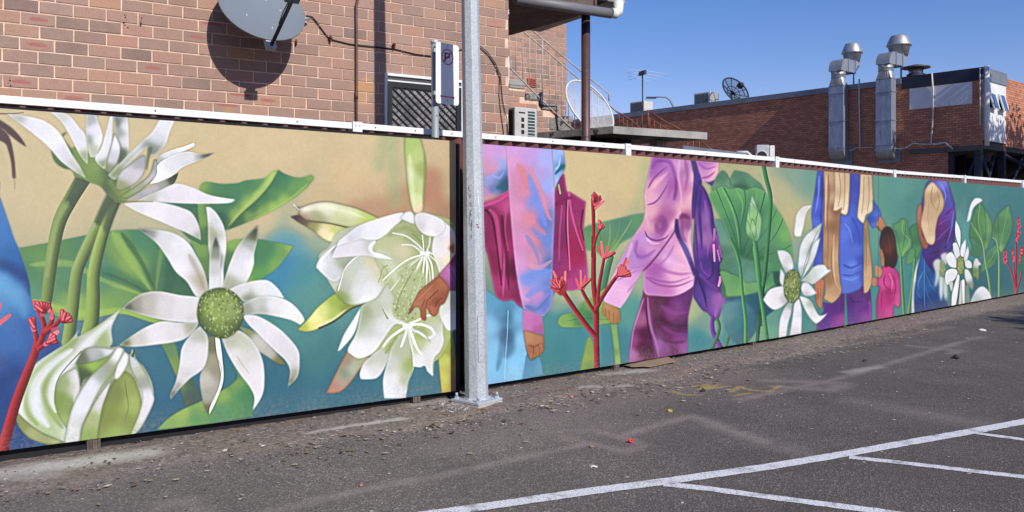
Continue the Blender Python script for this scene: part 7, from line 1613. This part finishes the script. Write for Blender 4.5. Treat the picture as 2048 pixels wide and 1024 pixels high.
# ------------------------------------------------------------------ exhaust ducts
def duct(pxl, pxr, pxs, bands, ytap, yrnd, yel, ybend0, ybend1, cowl, label):
    off = .42; root = empty('exhaust_duct', on2((pxl + pxr) / 2, ybend1), label, 'exhaust duct', 'steel exhaust ducts on the far brick wall')
    xl, xr = [(on2(p, 240, off) - W2O).dot(U2) for p in (pxl, pxr)]; xc = (xl + xr) / 2; hw = abs(xl - xr) / 2; dp = .19; pc2 = (pxl + pxr) / 2
    zt = on2(pc2, ytap, off).z; zb = on2(pc2, ybend0, off).z; zbot = on2(pc2, ybend1, off).z; O = W2O + U2 * xc + N2 * (off - dp)
    zs2 = [zt] + [on2(pc2, y, off).z for y in bands] + [zb]
    for a, b in zip(zs2, zs2[1:]):
        MB().box(O + Z * (a + b) / 2, U2 * hw, N2 * dp, Z * ((a - b) / 2 - .012)).build('duct_section', M['duct'], root, .01)
        MB().box(O + Z * (b + .006), U2 * (hw + .02), N2 * (dp + .02), Z * .017).build('flange', M['duct'], root)
    # bottom bend into the wall
    k = 7; arc = []
    rad = (zb - zbot)
    prof = [O - N2 * dp + Z * zb, O + N2 * dp + Z * zb] + [O + N2 * dp + Z * zb + Z * -(rad * math.sin(R(90 * i / k))) - N2 * (rad * .9 * (1 - math.cos(R(90 * i / k)))) for i in range(1, k + 1)] + [O - N2 * .24 + Z * zbot]
    MB().prism([p - U2 * hw for p in prof], U2 * 2 * hw).build('bottom_bend', M['duct_round'], root)
    MB().box(W2O + U2 * (xc - .04) + N2 * .02 + Z * (zbot + rad * .42), U2 * (hw + .13), N2 * .03, Z * (rad * .75)).build('wall_plate', M['flashing'], root)
    # square to round piece, round neck
    zr_ = on2(pc2, yrnd, off).z; ze = on2(pc2, yel, off).z; rr_ = hw * .86; n = 24; sqp = []; rp = []
    for i in range(n):
        a = 2 * math.pi * i / n + .001; c_, s_ = math.cos(a), math.sin(a); m_ = max(abs(c_), abs(s_)); sqp.append(O + U2 * hw * c_ / m_ + N2 * dp * s_ / m_ + Z * zt); rp.append(O + U2 * rr_ * c_ + N2 * rr_ * .9 * s_ + Z * zr_)
    MB().add(sqp + rp, [(i, (i + 1) % n, n + (i + 1) % n, n + i) for i in range(n)]).build('square_to_round', M['duct_round'], root)
    nk = MB().lathe(O + Z * zr_, [(rr_, 0), (rr_, ze - zr_)], 24).build('round_neck', M['duct_round'], root)
    for t in (.05, .5, .95): MB().lathe(O + Z * (zr_ + (ze - zr_) * t - .01), [(rr_ + .015, 0), (rr_ + .015, .025)], 24).build('band', M['duct'], nk)
    # quarter bend over the parapet going back over the roof
    zk = on2(pc2, cowl[0], off).z; hh = zk - ze; k = 8; E = O + N2 * rr_ + Z * ze
    prof = [O - N2 * rr_ + Z * ze, E] + [E + Z * (hh * math.sin(R(90 * i / k))) - N2 * (rr_ * 1.5 * (1 - math.cos(R(90 * i / k)))) for i in range(1, k + 1)] + [O - N2 * rr_ + Z * zk]
    MB().prism([p - U2 * rr_ for p in prof], U2 * 2 * rr_).build('top_bend', M['duct_round'], root)
    BL_ = cowl[4]; MB().box(O - N2 * (rr_ + BL_ / 2 + .02) + Z * (ze + hh / 2), U2 * rr_, N2 * BL_ / 2, Z * hh / 2).build('box_section', M['duct'], root, .01)
    MB().box(O - N2 * (rr_ + .01) + Z * (ze + hh / 2), U2 * (rr_ + .03), N2 * .02, Z * (hh / 2 + .03)).build('flange', M['duct'], root)
    MB().box(O - N2 * (rr_ + BL_ + .02) + Z * (ze + hh / 2), U2 * (rr_ + .03), N2 * .02, Z * (hh / 2 + .03)).build('flange', M['duct'], root)
    Q = O - N2 * (rr_ + BL_ + .03); prof = [Q + Z * ze, Q + Z * zk] + [Q + Z * zk - N2 * 2 * rr_] + [Q + Z * zk - N2 * 2 * rr_ - Z * hh * (1 - math.cos(R(90 * i / 6))) + N2 * 2 * rr_ * (1 - math.sin(R(90 * (6 - i) / 6))) for i in range(1, 6)]
    MB().prism([p - U2 * rr_ for p in prof], U2 * 2 * rr_).build('end_bend', M['duct_round'], root)
    cc = Q - N2 * rr_; d_ = cc.y; s_ = d_ / F; cw = cowl[3]; z0 = zk - .02; hC = cowl[1]; rb = cw * .5
    MB().lathe(cc + Z * z0, [(rb * .72, 0), (rb * .90, hC * .48), (rb, hC * .50)], 28).build('cowl_base', M['duct_round'], root)
    MB().lathe(cc + Z * (z0 + hC * .5), [(rb * 1.04, 0), (rb * 1.04, .03), (rb * .78, hC * .38), (rb * .70, hC * .46), (rb * .66, hC * .5)], 28).build('cowl_top', M['duct_round'], root)
    for dx_, dd in ((rr_ * .8, rr_ * .2), (-rr_ * .9, BL_ * .9)):
        a = O - N2 * (rr_ + dd) + U2 * dx_; MB().tube([Vector((a.x, a.y, zr - .1)), Vector((a.x, a.y, ze + .05))], .03, 6).build('strut', M['dark_steel'], root)
duct(1657, 1687, 0, (187, 243, 296), 172, 155, 142, 297, 322, (117, .78, 0, .80, .55), 'left of the two steel exhaust ducts climbing the far brick wall')
duct(1751, 1783, 0, (184, 241, 290), 158, 142, 128, 299, 318, (103, .80, 0, .90, .55), 'right taller steel exhaust duct nearer the blank grey sign panel')
# roof vent, roof air conditioners, aerial, mesh dish, street lamp
def roofpt(px, py, back): return ray(px, py, W2O - N2 * back, N2)
v = roofpt(1832, 150, .9); rv = empty('roof_vent', Vector((v.x, v.y, zr - .16)), 'small roof vent with a flat round cap beside the right exhaust duct', 'roof vent')
MB().lathe(v - Z * .5, [(.34, 0), (.34, .52), (.30, .54)], 18).build('base', M['navy'], rv); MB().lathe(v, [(.24, 0), (.24, .22)], 18).build('throat', M['duct_round'], rv)
MB().lathe(v + Z * .26, [(.52, 0), (.50, .05), (.1, .14), (.01, .15)], 22).build('cap', simple('vent_cap', (.10, .085, .075), .6, .3), rv)
for k in range(4): a = k * 1.57 + .6; MB().tube([v + Vector((math.cos(a) * .26, math.sin(a) * .26, -.02)), v + Vector((math.cos(a) * .3, math.sin(a) * .3, .28))], .015, 5).build('stay', M['dark_steel'], rv)
for (xa, xb_, y0, y1, back, lab) in ((1388, 1420, 185, 206, .7, 'boxy pale evaporative cooler on the far roof left of the mesh dish'), (1260, 1288, 203, 224, .7, 'boxy pale evaporative cooler on the far roof behind the tall aerial mast')):
    a, b = roofpt(xa, y1, back), roofpt(xb_, y1, back); zt_ = roofpt((xa + xb_) / 2, y0, back).z; c = (a + b) / 2; hw = (a - b).length / 2; z0_ = zr - .18
    rt = empty('roof_cooler', Vector((c.x, c.y, z0_)), lab, 'roof cooler', 'coolers on the far roof')
    MB().box(Vector((c.x, c.y, (z0_ + zt_) / 2)) - N2 * .35, U2 * hw, N2 * .35, Z * (zt_ - z0_) / 2).build('casing', simple('cooler_cream', (.50, .48, .44), .6), rt, .02)
    for k in range(9): q = Vector((c.x, c.y, (z0_ + zt_) / 2 + .08)) + U2 * (hw * (-.75 + .19 * k)) + N2 * .012; MB().box(q, U2 * hw * .055, N2 * .012, Z * ((zt_ - z0_) / 2 - .14)).build('slat', simple('cooler_slat', (.10, .11, .13), .6) if k == 0 else bpy.data.materials['cooler_slat'], rt)
ma = roofpt(1285, 222, .4); ae = empty('tv_aerial', Vector((ma.x, ma.y, zr)), 'tall thin tv aerial mast standing on the far roof', 'aerial')
zt_ = roofpt(1286, 141, .4).z; mb_ = Vector((ma.x, ma.y, 0)); MB().tube([mb_ + Z * (zr - 1.6), mb_ + Z * zt_], .035, 6).build('mast', M['dark_steel'], ae)
el = Vector((.93, .36, 0)); ea = Vector((-.36, .93, 0))
for k, z in enumerate((0, -.10, -.2, -.3)): MB().tube([mb_ + Z * (zt_ + z) - el * (1.1 - .15 * k) - Z * .05 * k + ea * .2 * k, mb_ + Z * (zt_ + z + .02) + ea * .2 * k, mb_ + Z * (zt_ + z) + el * (1.5 - .2 * k) - Z * .1 + ea * .2 * k], .009, 4).build('element', M['sign_blank'], ae)
MB().box(mb_ + Z * (zt_ - .12), el * .06, ea * .3, Z * .10).build('head', M['dark_steel'], ae)
md = roofpt(1466, 186, 1.2); mdr = empty('mesh_dish', Vector((md.x, md.y, zr - .16)), 'large black wire mesh satellite dish standing on the far roof', 'satellite dish')
sD = md.y / F; rd = 31 * sD; mn = Vector((.42, -.76, .5)).normalized(); ux = Vector((0, 0, 1)).cross(mn).normalized(); uy = mn.cross(ux)
meshm = N('dish_mesh'); meshm.set(.6, 0, .3); meshm.base((.02, .025, .035)); meshm.b.inputs['Alpha'].default_value = .42
pr = [(rd * k / 6, .28 * rd * (k / 6) ** 2) for k in range(1, 7)]
MB().lathe(md, pr, 32, axis=mn, cap=False).build('mesh_reflector', meshm.m, mdr)
ringp = lambda r: [md + (ux * math.cos(2 * math.pi * k / 32) + uy * math.sin(2 * math.pi * k / 32)) * r + mn * .28 * rd * (r / rd) ** 2 for k in range(33)]
MB().tube(ringp(rd), .035, 5, cap=False).build('rim', M['dark_steel'], mdr); MB().tube(ringp(rd * .5), .02, 5, cap=False).build('hoop', M['dark_steel'], mdr)
for k in range(10):
    a = 2 * math.pi * k / 10 + .2; MB().tube([md + (ux * math.cos(a) + uy * math.sin(a)) * rd * t + mn * .28 * rd * t * t for t in (.04, .35, .7, 1)], .024, 5).build('rib', M['dark_steel'], mdr)
MB().tube([md, md - mn * .2, Vector((md.x, md.y, zr - .16)) + N2 * -.2], .06, 8).build('stand', M['dark_steel'], mdr)
MB().tube([md + (ux * .7 + uy * -.4) * rd * .9 + mn * .2, md + mn * rd * .8], .02, 5).build('feed_arm', M['dark_steel'], mdr); MB().box(md + mn * rd * .78, ux * .1, uy * .1, mn * .12).build('feed', M['dark_steel'], mdr)
lamp = [P(1349, 300, 62), P(1346, 212, 62), P(1340, 200, 62), P(1332, 194.5, 62), P(1318, 194, 62), P(1304, 195.5, 62)]; lamp[0].z = 0; lamp[0].x = lamp[1].x
ls = empty('street_lamp', lamp[0], 'distant grey street lamp arching behind the far roof', 'street lamp'); MB().tube(lamp, [.11, .08, .07, .06, .055, .05], 7).build('pole', M['flashing'], ls)
MB().box(P(1302, 195.5, 62), (.35, 0, 0), (0, .12, 0), (0, 0, .06)).build('lantern', M['dark_steel'], ls)
# red stair rails, low roof and second air conditioner in front of the far wall
rs_ = empty('red_stair_rail', P(1298, 300, 24) * 1.0, 'thin rust red stair railings standing in front of the far brick wall', 'railing'); rs_.location.z = 0
def r24(px, py, d=24.0): return P(px, py, d)
for pts in ([(1232, 222), (1262, 240), (1280, 256)], [(1296, 221), (1330, 243), (1365, 262), (1385, 276)], [(1296, 234), (1318, 248), (1340, 262)], [(1236, 238), (1254, 252)], [(1372, 283), (1392, 298)], [(1400, 282), (1432, 305)]):
    MB().tube([r24(x, y) for x, y in pts], .022, 6).build('handrail', M['red_rail'], rs_)
for x, y0, y1 in ((1238, 226, 262), (1246, 232, 262), (1254, 240, 262), (1264, 238, 262), (1274, 237, 262), (1284, 228, 262), (1296, 220, 262), (1299, 236, 262), (1308, 243, 262), (1320, 250, 262), (1375, 285, 304), (1386, 282, 300), (1398, 282, 304)):
    MB().tube([r24(x, y0), r24(x, y1)], .018 if x < 1290 else .028, 6).build('upright', M['red_rail'], rs_)
lr = empty('low_roof', P(1430, 300, 22), 'low flat grey roof with a curved white downpipe before the far wall', 'roof'); lr.location.z = 0
ra, rb_ = P(1366, 291, 22), P(1494, 296, 24.5); rb_.z = ra.z; MB().prism([ra, rb_, rb_ - Z * .10, ra - Z * .10], Vector((.3, .9, 0)) * 1.2).build('roof_sheet', M['flashing'], lr); 
MB().prism([ra - Z * .11, rb_ - Z * .11, rb_ - Z * .6, ra - Z * .6], Vector((.3, .9, 0)) * .9 + Vector((0, .05, 0))).build('wall', M['red_rail'], lr)
MB().tube([rb_ + Z * .02 - Vector((.3, 0, 0)), rb_ + Z * .02, rb_ + Vector((.10, 0, -.06)), rb_ + Vector((.12, 0, -.9))], .05, 8).build('downpipe', M['white_cable'], lr)
ac = P(1524, 304, 25); a2_ = empty('wall_air_conditioner', Vector((ac.x, ac.y, 0)), 'small grey air conditioner with a round fan below the far shaded wall', 'air conditioner')
ah = Vector((.8, -.1, 0)).normalized(); af = Vector((-.1, -.99, 0)); MB().box(ac - Z * .15, ah * .18, af * .15, Z * .35).build('casing', simple('ac_grey', (.42, .43, .45), .5), a2_, .02)
MB().box(ac + ah * .27 - Z * .15, ah * .07, af * .13, Z * .33).build('side_panel', M['white_plastic'], a2_, .01); MB().lathe(ac - ah * .04 - Z * .14 + af * .151, [(.16, 0), (.15, .01)], 22, axis=af).build('fan_guard', M['black_paint'], a2_)
MB().tube([ac - ah * .04 - Z * .14 + af * .16 + (ah * math.cos(k * .3) + Z * math.sin(k * .3)) * .16 for k in range(22)], .012, 5, cap=False).build('fan_ring', M['white_plastic'], a2_)

# ================================================================== trees out of frame whose shade falls on the scene, and a green top behind the far roof
def tree(loc, h, rc, n, seed, label, leaf=.16, trunk=.14, squash=.75, gap=.0):
    rg = random.Random(seed); root = empty('tree', loc, label, 'tree'); tr = MB(); c0 = Vector(loc); top = c0 + Z * h; cl = []
    tr.tube([c0, c0 + Z * h * .3 + Vector((.1, .05, 0)), c0 + Z * h * .62, top - Z * rc * .2], [trunk, trunk * .8, trunk * .55, trunk * .2], 9)
    for k in range(11):
        a = rg.uniform(0, 6.28); r = rg.uniform(.35, .95) * rc; e = top + Vector((math.cos(a) * r, math.sin(a) * r, rg.uniform(-.8, .5) * rc * squash)); s = c0 + Z * h * rg.uniform(.45, .75)
        tr.tube([s, s.lerp(e, .5) + Z * .15, e], [trunk * .32, trunk * .2, trunk * .07], 6); cl.append((e, rg.uniform(.28, .5) * rc))
    tr.build('trunk', M['bark'], root); cr = MB()
    for i in range(n):
        c, r = cl[rg.randrange(len(cl))]; d = Vector((rg.gauss(0, 1), rg.gauss(0, 1), rg.gauss(0, .8))).normalized() * r * rg.random() ** .45; p = c + d; a = Vector((rg.gauss(0, 1), rg.gauss(0, 1), rg.gauss(0, 1))).normalized(); b = a.orthogonal().normalized(); s = leaf * rg.uniform(.6, 1.3)
        cr.add([p - a * s, p + b * s * .4, p + a * s, p - b * s * .4], [(0, 1, 2, 3)])
    cr.build('crown', M['foliage'], root)
tree((11.3, 4.7, 0), 4.6, 1.15, 2600, 3, 'leafy tree outside the right edge whose shade falls on the car park', .11)
tree((22.6, 24.6, 0), 9.6, 2.8, 1900, 8, 'leafy tree outside the right edge whose shade dapples the clad bay', .16)
tree((31.5, 45, 0), 9.2, 1.6, 2200, 5, 'dark tree crown just showing over the far roof at the right', .18)

def sky_blocking_trees():  # unseen trees added behind the viewer to cut sky light on the walls
    first = None
    for i, (x, y, s) in enumerate([(-17, 2, 1.0), (-15, -7, 1.05), (-8, -13, .95), (0, -15, 1.0), (19.5, -4.5, .95), (14, 0.5, .62)]):
        if first is None:
            tree((x, y, 0), 7.0, 3.6, 2600, 21, 'unseen leafy tree added to block sky light behind the viewer', .34, .2, .9); first = [o for o in COL.objects if o.get('label', '').endswith('behind the viewer')][0]; first['group'] = 'trees added to block sky light behind the viewer'; kids = list(first.children); continue
        r = first.copy(); COL.objects.link(r); r.location = (x, y, 0); r.rotation_euler.z = i * 1.3; r.scale = (s, s, s)
        for k in kids: q = k.copy(); COL.objects.link(q); q.parent = r
sky_blocking_trees()
# ================================================================== small things on the ground
def jag(c, w_, h_, rot, seed, thick, mat, name, label, cat, group=None, lift=.004, tilt=.0, n=9, crinkle=.0):
    rg = random.Random(seed); pts = []
    for k in range(n):
        a = 2 * math.pi * k / n + rg.uniform(-.2, .2); r = rg.uniform(.75, 1.1); x, y = math.cos(a) * w_ * r, math.sin(a) * h_ * r
        pts.append(Vector((x * math.cos(rot) - y * math.sin(rot), x * math.sin(rot) + y * math.cos(rot), tilt * x + rg.uniform(-crinkle, crinkle))) + c + Z * (lift + abs(tilt) * w_ + .008))
    mb = MB(); ce = sum(pts, Vector()) / n + Z * crinkle * 1.5; mb.add(pts + [ce], [(k, (k + 1) % n, n) for k in range(n)]); mb.add([p - Z * thick for p in pts] + [ce - Z * thick], [((k + 1) % n, k, n) for k in range(n)]); mb.add(pts + [p - Z * thick for p in pts], [(k, n + k, n + (k + 1) % n, (k + 1) % n) for k in range(n)])
    o = mb.build(name, mat); return tag(o, label, cat, group)
# bottle cap
rc_ = G(1260, 887); cap = MB().lathe(rc_ + Z * .012, [(.013, 0), (.014, .008), (.0125, .011), (.009, .011), (.0095, .003)], 18, axis=(.3, -.5, .8)).build('bottle_cap', M['red_plastic']); tag(cap, 'bright red plastic bottle cap lying on the asphalt', 'bottle cap')
# flattened cardboard by the fence
q = [G(1246, 738), G(1262, 742), G(1290, 742), G(1300, 741), G(1352, 731), G(1322, 718), G(1255, 731)]; q = [p + Z * (.035 + .004 * (i % 3)) for i, p in enumerate(q)]; q[5] += Z * .02; q[6] += Z * .012
cbd = MB().prism(q, -Z * .005).build('cardboard_sheet', M['cardboard']); tag(cbd, 'torn flat piece of brown cardboard lying against the bottom of the right mural', 'cardboard')
cbw = MB()
for i in range(14): a = q[0].lerp(q[4], i / 14); b = q[0].lerp(q[4], (i + .5) / 14); cbw.box((a + b) / 2 - Z * .006, (b - a) / 2, Vector((.0, .006, 0)), Z * .004)
cbw.build('corrugated_edge', M['cardboard'], cbd)
litter = [(586, 849, .020, .012, 'grey_stone_chip', 'pale grey cube shaped stone beside the left mural foot', 'stone', 'paper', 0), (722, 974, .016, .009, 'gum_wrapper', 'small crumpled red and white wrapper on the asphalt below the left mural', 'wrapper', 'pink_paper', .003),
          (1338, 824, .026, .014, 'yellow_leaf', 'small curled yellow leaf on the asphalt right of the light pole', 'leaf', 'yellow_leaf', .006), (1143, 796, .018, .016, 'pink_paper_scrap', 'pink scrap of paper on the dirt right of the light pole', 'paper scrap', 'pink_paper', .006),
          (1912, 717, .065, .030, 'dry_leaf', 'dark curled dry leaf lying far along the car park near the faded line', 'leaf', 'dry_leaf', .018), (1184, 896, .016, .012, 'pebble', 'small tan pebble beside the faded ghost line', 'pebble', 'cardboard', .004),
          (1186, 936, .022, .010, 'paper_scrap', 'pale bent paper scrap lying just above the painted bay line', 'paper scrap', 'paper', .004), (1164, 748, .035, .020, 'squashed_can', 'squashed white and black packet in the dirt against the right mural', 'packet', 'paper', .012),
          (850, 804, .034, .022, 'pale_shell_stone', 'pale curved stone beside the timber post left of the light pole', 'stone', 'paper', .012), (1729, 724, .02, .01, 'dark_twig_scrap', 'small dark scrap near the foot of the right mural', 'scrap', 'dry_leaf', .01),
          (1406, 784, .024, .018, 'dark_stone', 'dark grey stone on the yellow chalk marks', 'stone', 'dry_leaf', .014), (12, 966, .022, .014, 'pale_stone', 'pale flat stone near the left edge below the mural', 'stone', 'paper', .008), (1964, 662, .045, .03, 'white_lid', 'white flat scrap in the tree shade far along the car park', 'scrap', 'paper', .01)]
for i, (x, y, a, b, nm, lab, ct, mt, cr_) in enumerate(litter): jag(G(x, y), a, b, .4 + i, i + 2, .004 + cr_ * .6, M[mt], nm, lab, ct, crinkle=cr_)
# pebbles, chips and leaf litter nobody could count
def ground_h(p):
    return .012
def scatter(name, n, seed, place, smin, smax, mat, flat_=.55, kind='stuff'):
    rg = random.Random(seed); V_ = []; F_ = []
    for i in range(n):
        c = place(rg)
        if c is None: continue
        s = smin + (smax - smin) * rg.random() ** 3; a = rg.uniform(0, 6.28); ca, sa = math.cos(a), math.sin(a); el_ = rg.uniform(1, 1.7); b = len(V_); h = s * flat_ * rg.uniform(.6, 1.2)
        for (x, y, z) in ((1, 0, 0), (.2, 1, 0), (-1, .3, 0), (-.4, -.9, 0), (.35, -.1, 1), (-.35, .25, .8)):
            x *= el_ * rg.uniform(.8, 1.2); y *= rg.uniform(.8, 1.2); V_.append((c.x + (x * ca - y * sa) * s, c.y + (x * sa + y * ca) * s, c.z + z * h))
        F_ += [tuple(b + k for k in f) for f in ((0, 1, 4), (1, 5, 4), (1, 2, 5), (2, 3, 5), (3, 4, 5), (3, 0, 4))]
    me = bpy.data.meshes.new(name); me.from_pydata(V_, [], F_); me.materials.append(mat); return tag(link(name, me), kind=kind)
def speckmat(name, stops):
    m = N(name); m.set(.9, 0, .2); m.base(m.ramp(m.n('NewGeometry').outputs['Random Per Island'], stops)); return m.m
M['pebbles'] = speckmat('pebble_mix', [(0.0, (.06, .05, .045)), (.35, (.13, .10, .085)), (.6, (.20, .16, .13)), (.85, (.34, .29, .25)), (1.0, (.50, .46, .42))])
M['litter'] = speckmat('leaf_litter_mix', [(0.0, (.05, .035, .025)), (.3, (.16, .10, .06)), (.6, (.30, .21, .13)), (.9, (.46, .38, .28)), (1.0, (.62, .60, .56))])
def along(rg, f0_, f1_, pw=1.0, x0=-60, x1=2200):
    # even along the fence in metres, not in pixels
    while True:
        px = rg.uniform(x0, x1); p = bpt(min(px, 2259)); 
        if rg.random() < (p.y / 16) ** 1.6: break
    q = (bpt(min(px + 6, 2259)) - bpt(px - 6)).normalized(); n_o = Vector((q.y, -q.x, 0)); f = f0_ + (f1_ - f0_) * rg.random() ** pw
    return p + n_o * f
def pl_verge(rg): p = along(rg, -.14, .75, 1.8); p.z = .012 + rg.random() * .012; return p
scatter('gravel', 9000, 1, pl_verge, .002, .011, M['pebbles'])
def pl_wide(rg): p = along(rg, .2, 4.2, 1.1); p.z = .006; return p
scatter('loose_grit', 2000, 2, pl_wide, .0012, .0042, M['pebbles'])
def pl_leaf(rg):
    p = along(rg, -.05, .9, 1.3, 400, 1750) if rg.random() < .7 else along(rg, -.05, 1.3, 1.6); p.z = .016; return p
scatter('leaf_litter', 3200, 3, pl_leaf, .004, .019, M['litter'], .10)
def pl_drift(rg): c = G(1040 + rg.gauss(0, 45), 785 + rg.gauss(0, 11)); c.z = .012; return c
scatter('leaf_litter', 700, 13, pl_drift, .005, .024, M['litter'], .12)
scatter('pale_chips', 900, 14, pl_wide, .003, .010, speckmat('pale_chip_mix', [(0.0, (.35, .32, .28)), (1.0, (.62, .60, .56))]), .2)
def pl_pole(rg): 
    a = rg.gauss(0, 1); c = G(905 + rg.gauss(0, 22), 818 + rg.gauss(0, 7)); c.z = .012 + rg.random() * .015; return c
scatter('rubble', 420, 4, pl_pole, .003, .014, speckmat('grey_rubble', [(0.0, (.16, .14, .13)), (.6, (.30, .27, .25)), (1.0, (.46, .43, .40))]))
def pl_r2(rg): c = G(1270 + rg.gauss(0, 55), 752 + rg.gauss(0, 7)); c.z = .012; return c
scatter('rubble', 500, 6, pl_r2, .003, .011, M['pebbles'])

def twig(px, py, L, a, seed):
    rg = random.Random(seed); c = G(px, py) + Z * .012; v = Vector((math.cos(a), math.sin(a), 0)); n = Vector((-v.y, v.x, 0))
    o = MB().tube([c - v * L / 2, c + n * L * .08 + Z * .006, c + v * L * .3 - n * L * .05, c + v * L / 2 + Z * .004], [.0028, .0032, .0026, .0012], 6).build('twig', M['cardboard']); return o
for i, (px, py, L, a, lab) in enumerate([(1080, 772, .11, .5, 'thin pale twig lying in the litter just right of the light pole'), (1012, 796, .08, 1.2, 'short broken twig beside the right corner of the pole footing'), (1440, 716, .12, .3, 'thin twig lying by the mural right of the flattened cardboard'),
                                      (905, 846, .07, .9, 'small forked twig on the asphalt in front of the pole footing'), (420, 905, .06, 2.0, 'small twig on the dirt below the seed head flower of the left mural')]):
    tag(twig(px, py, L, a, i), lab, 'twig', 'twigs in the dirt')
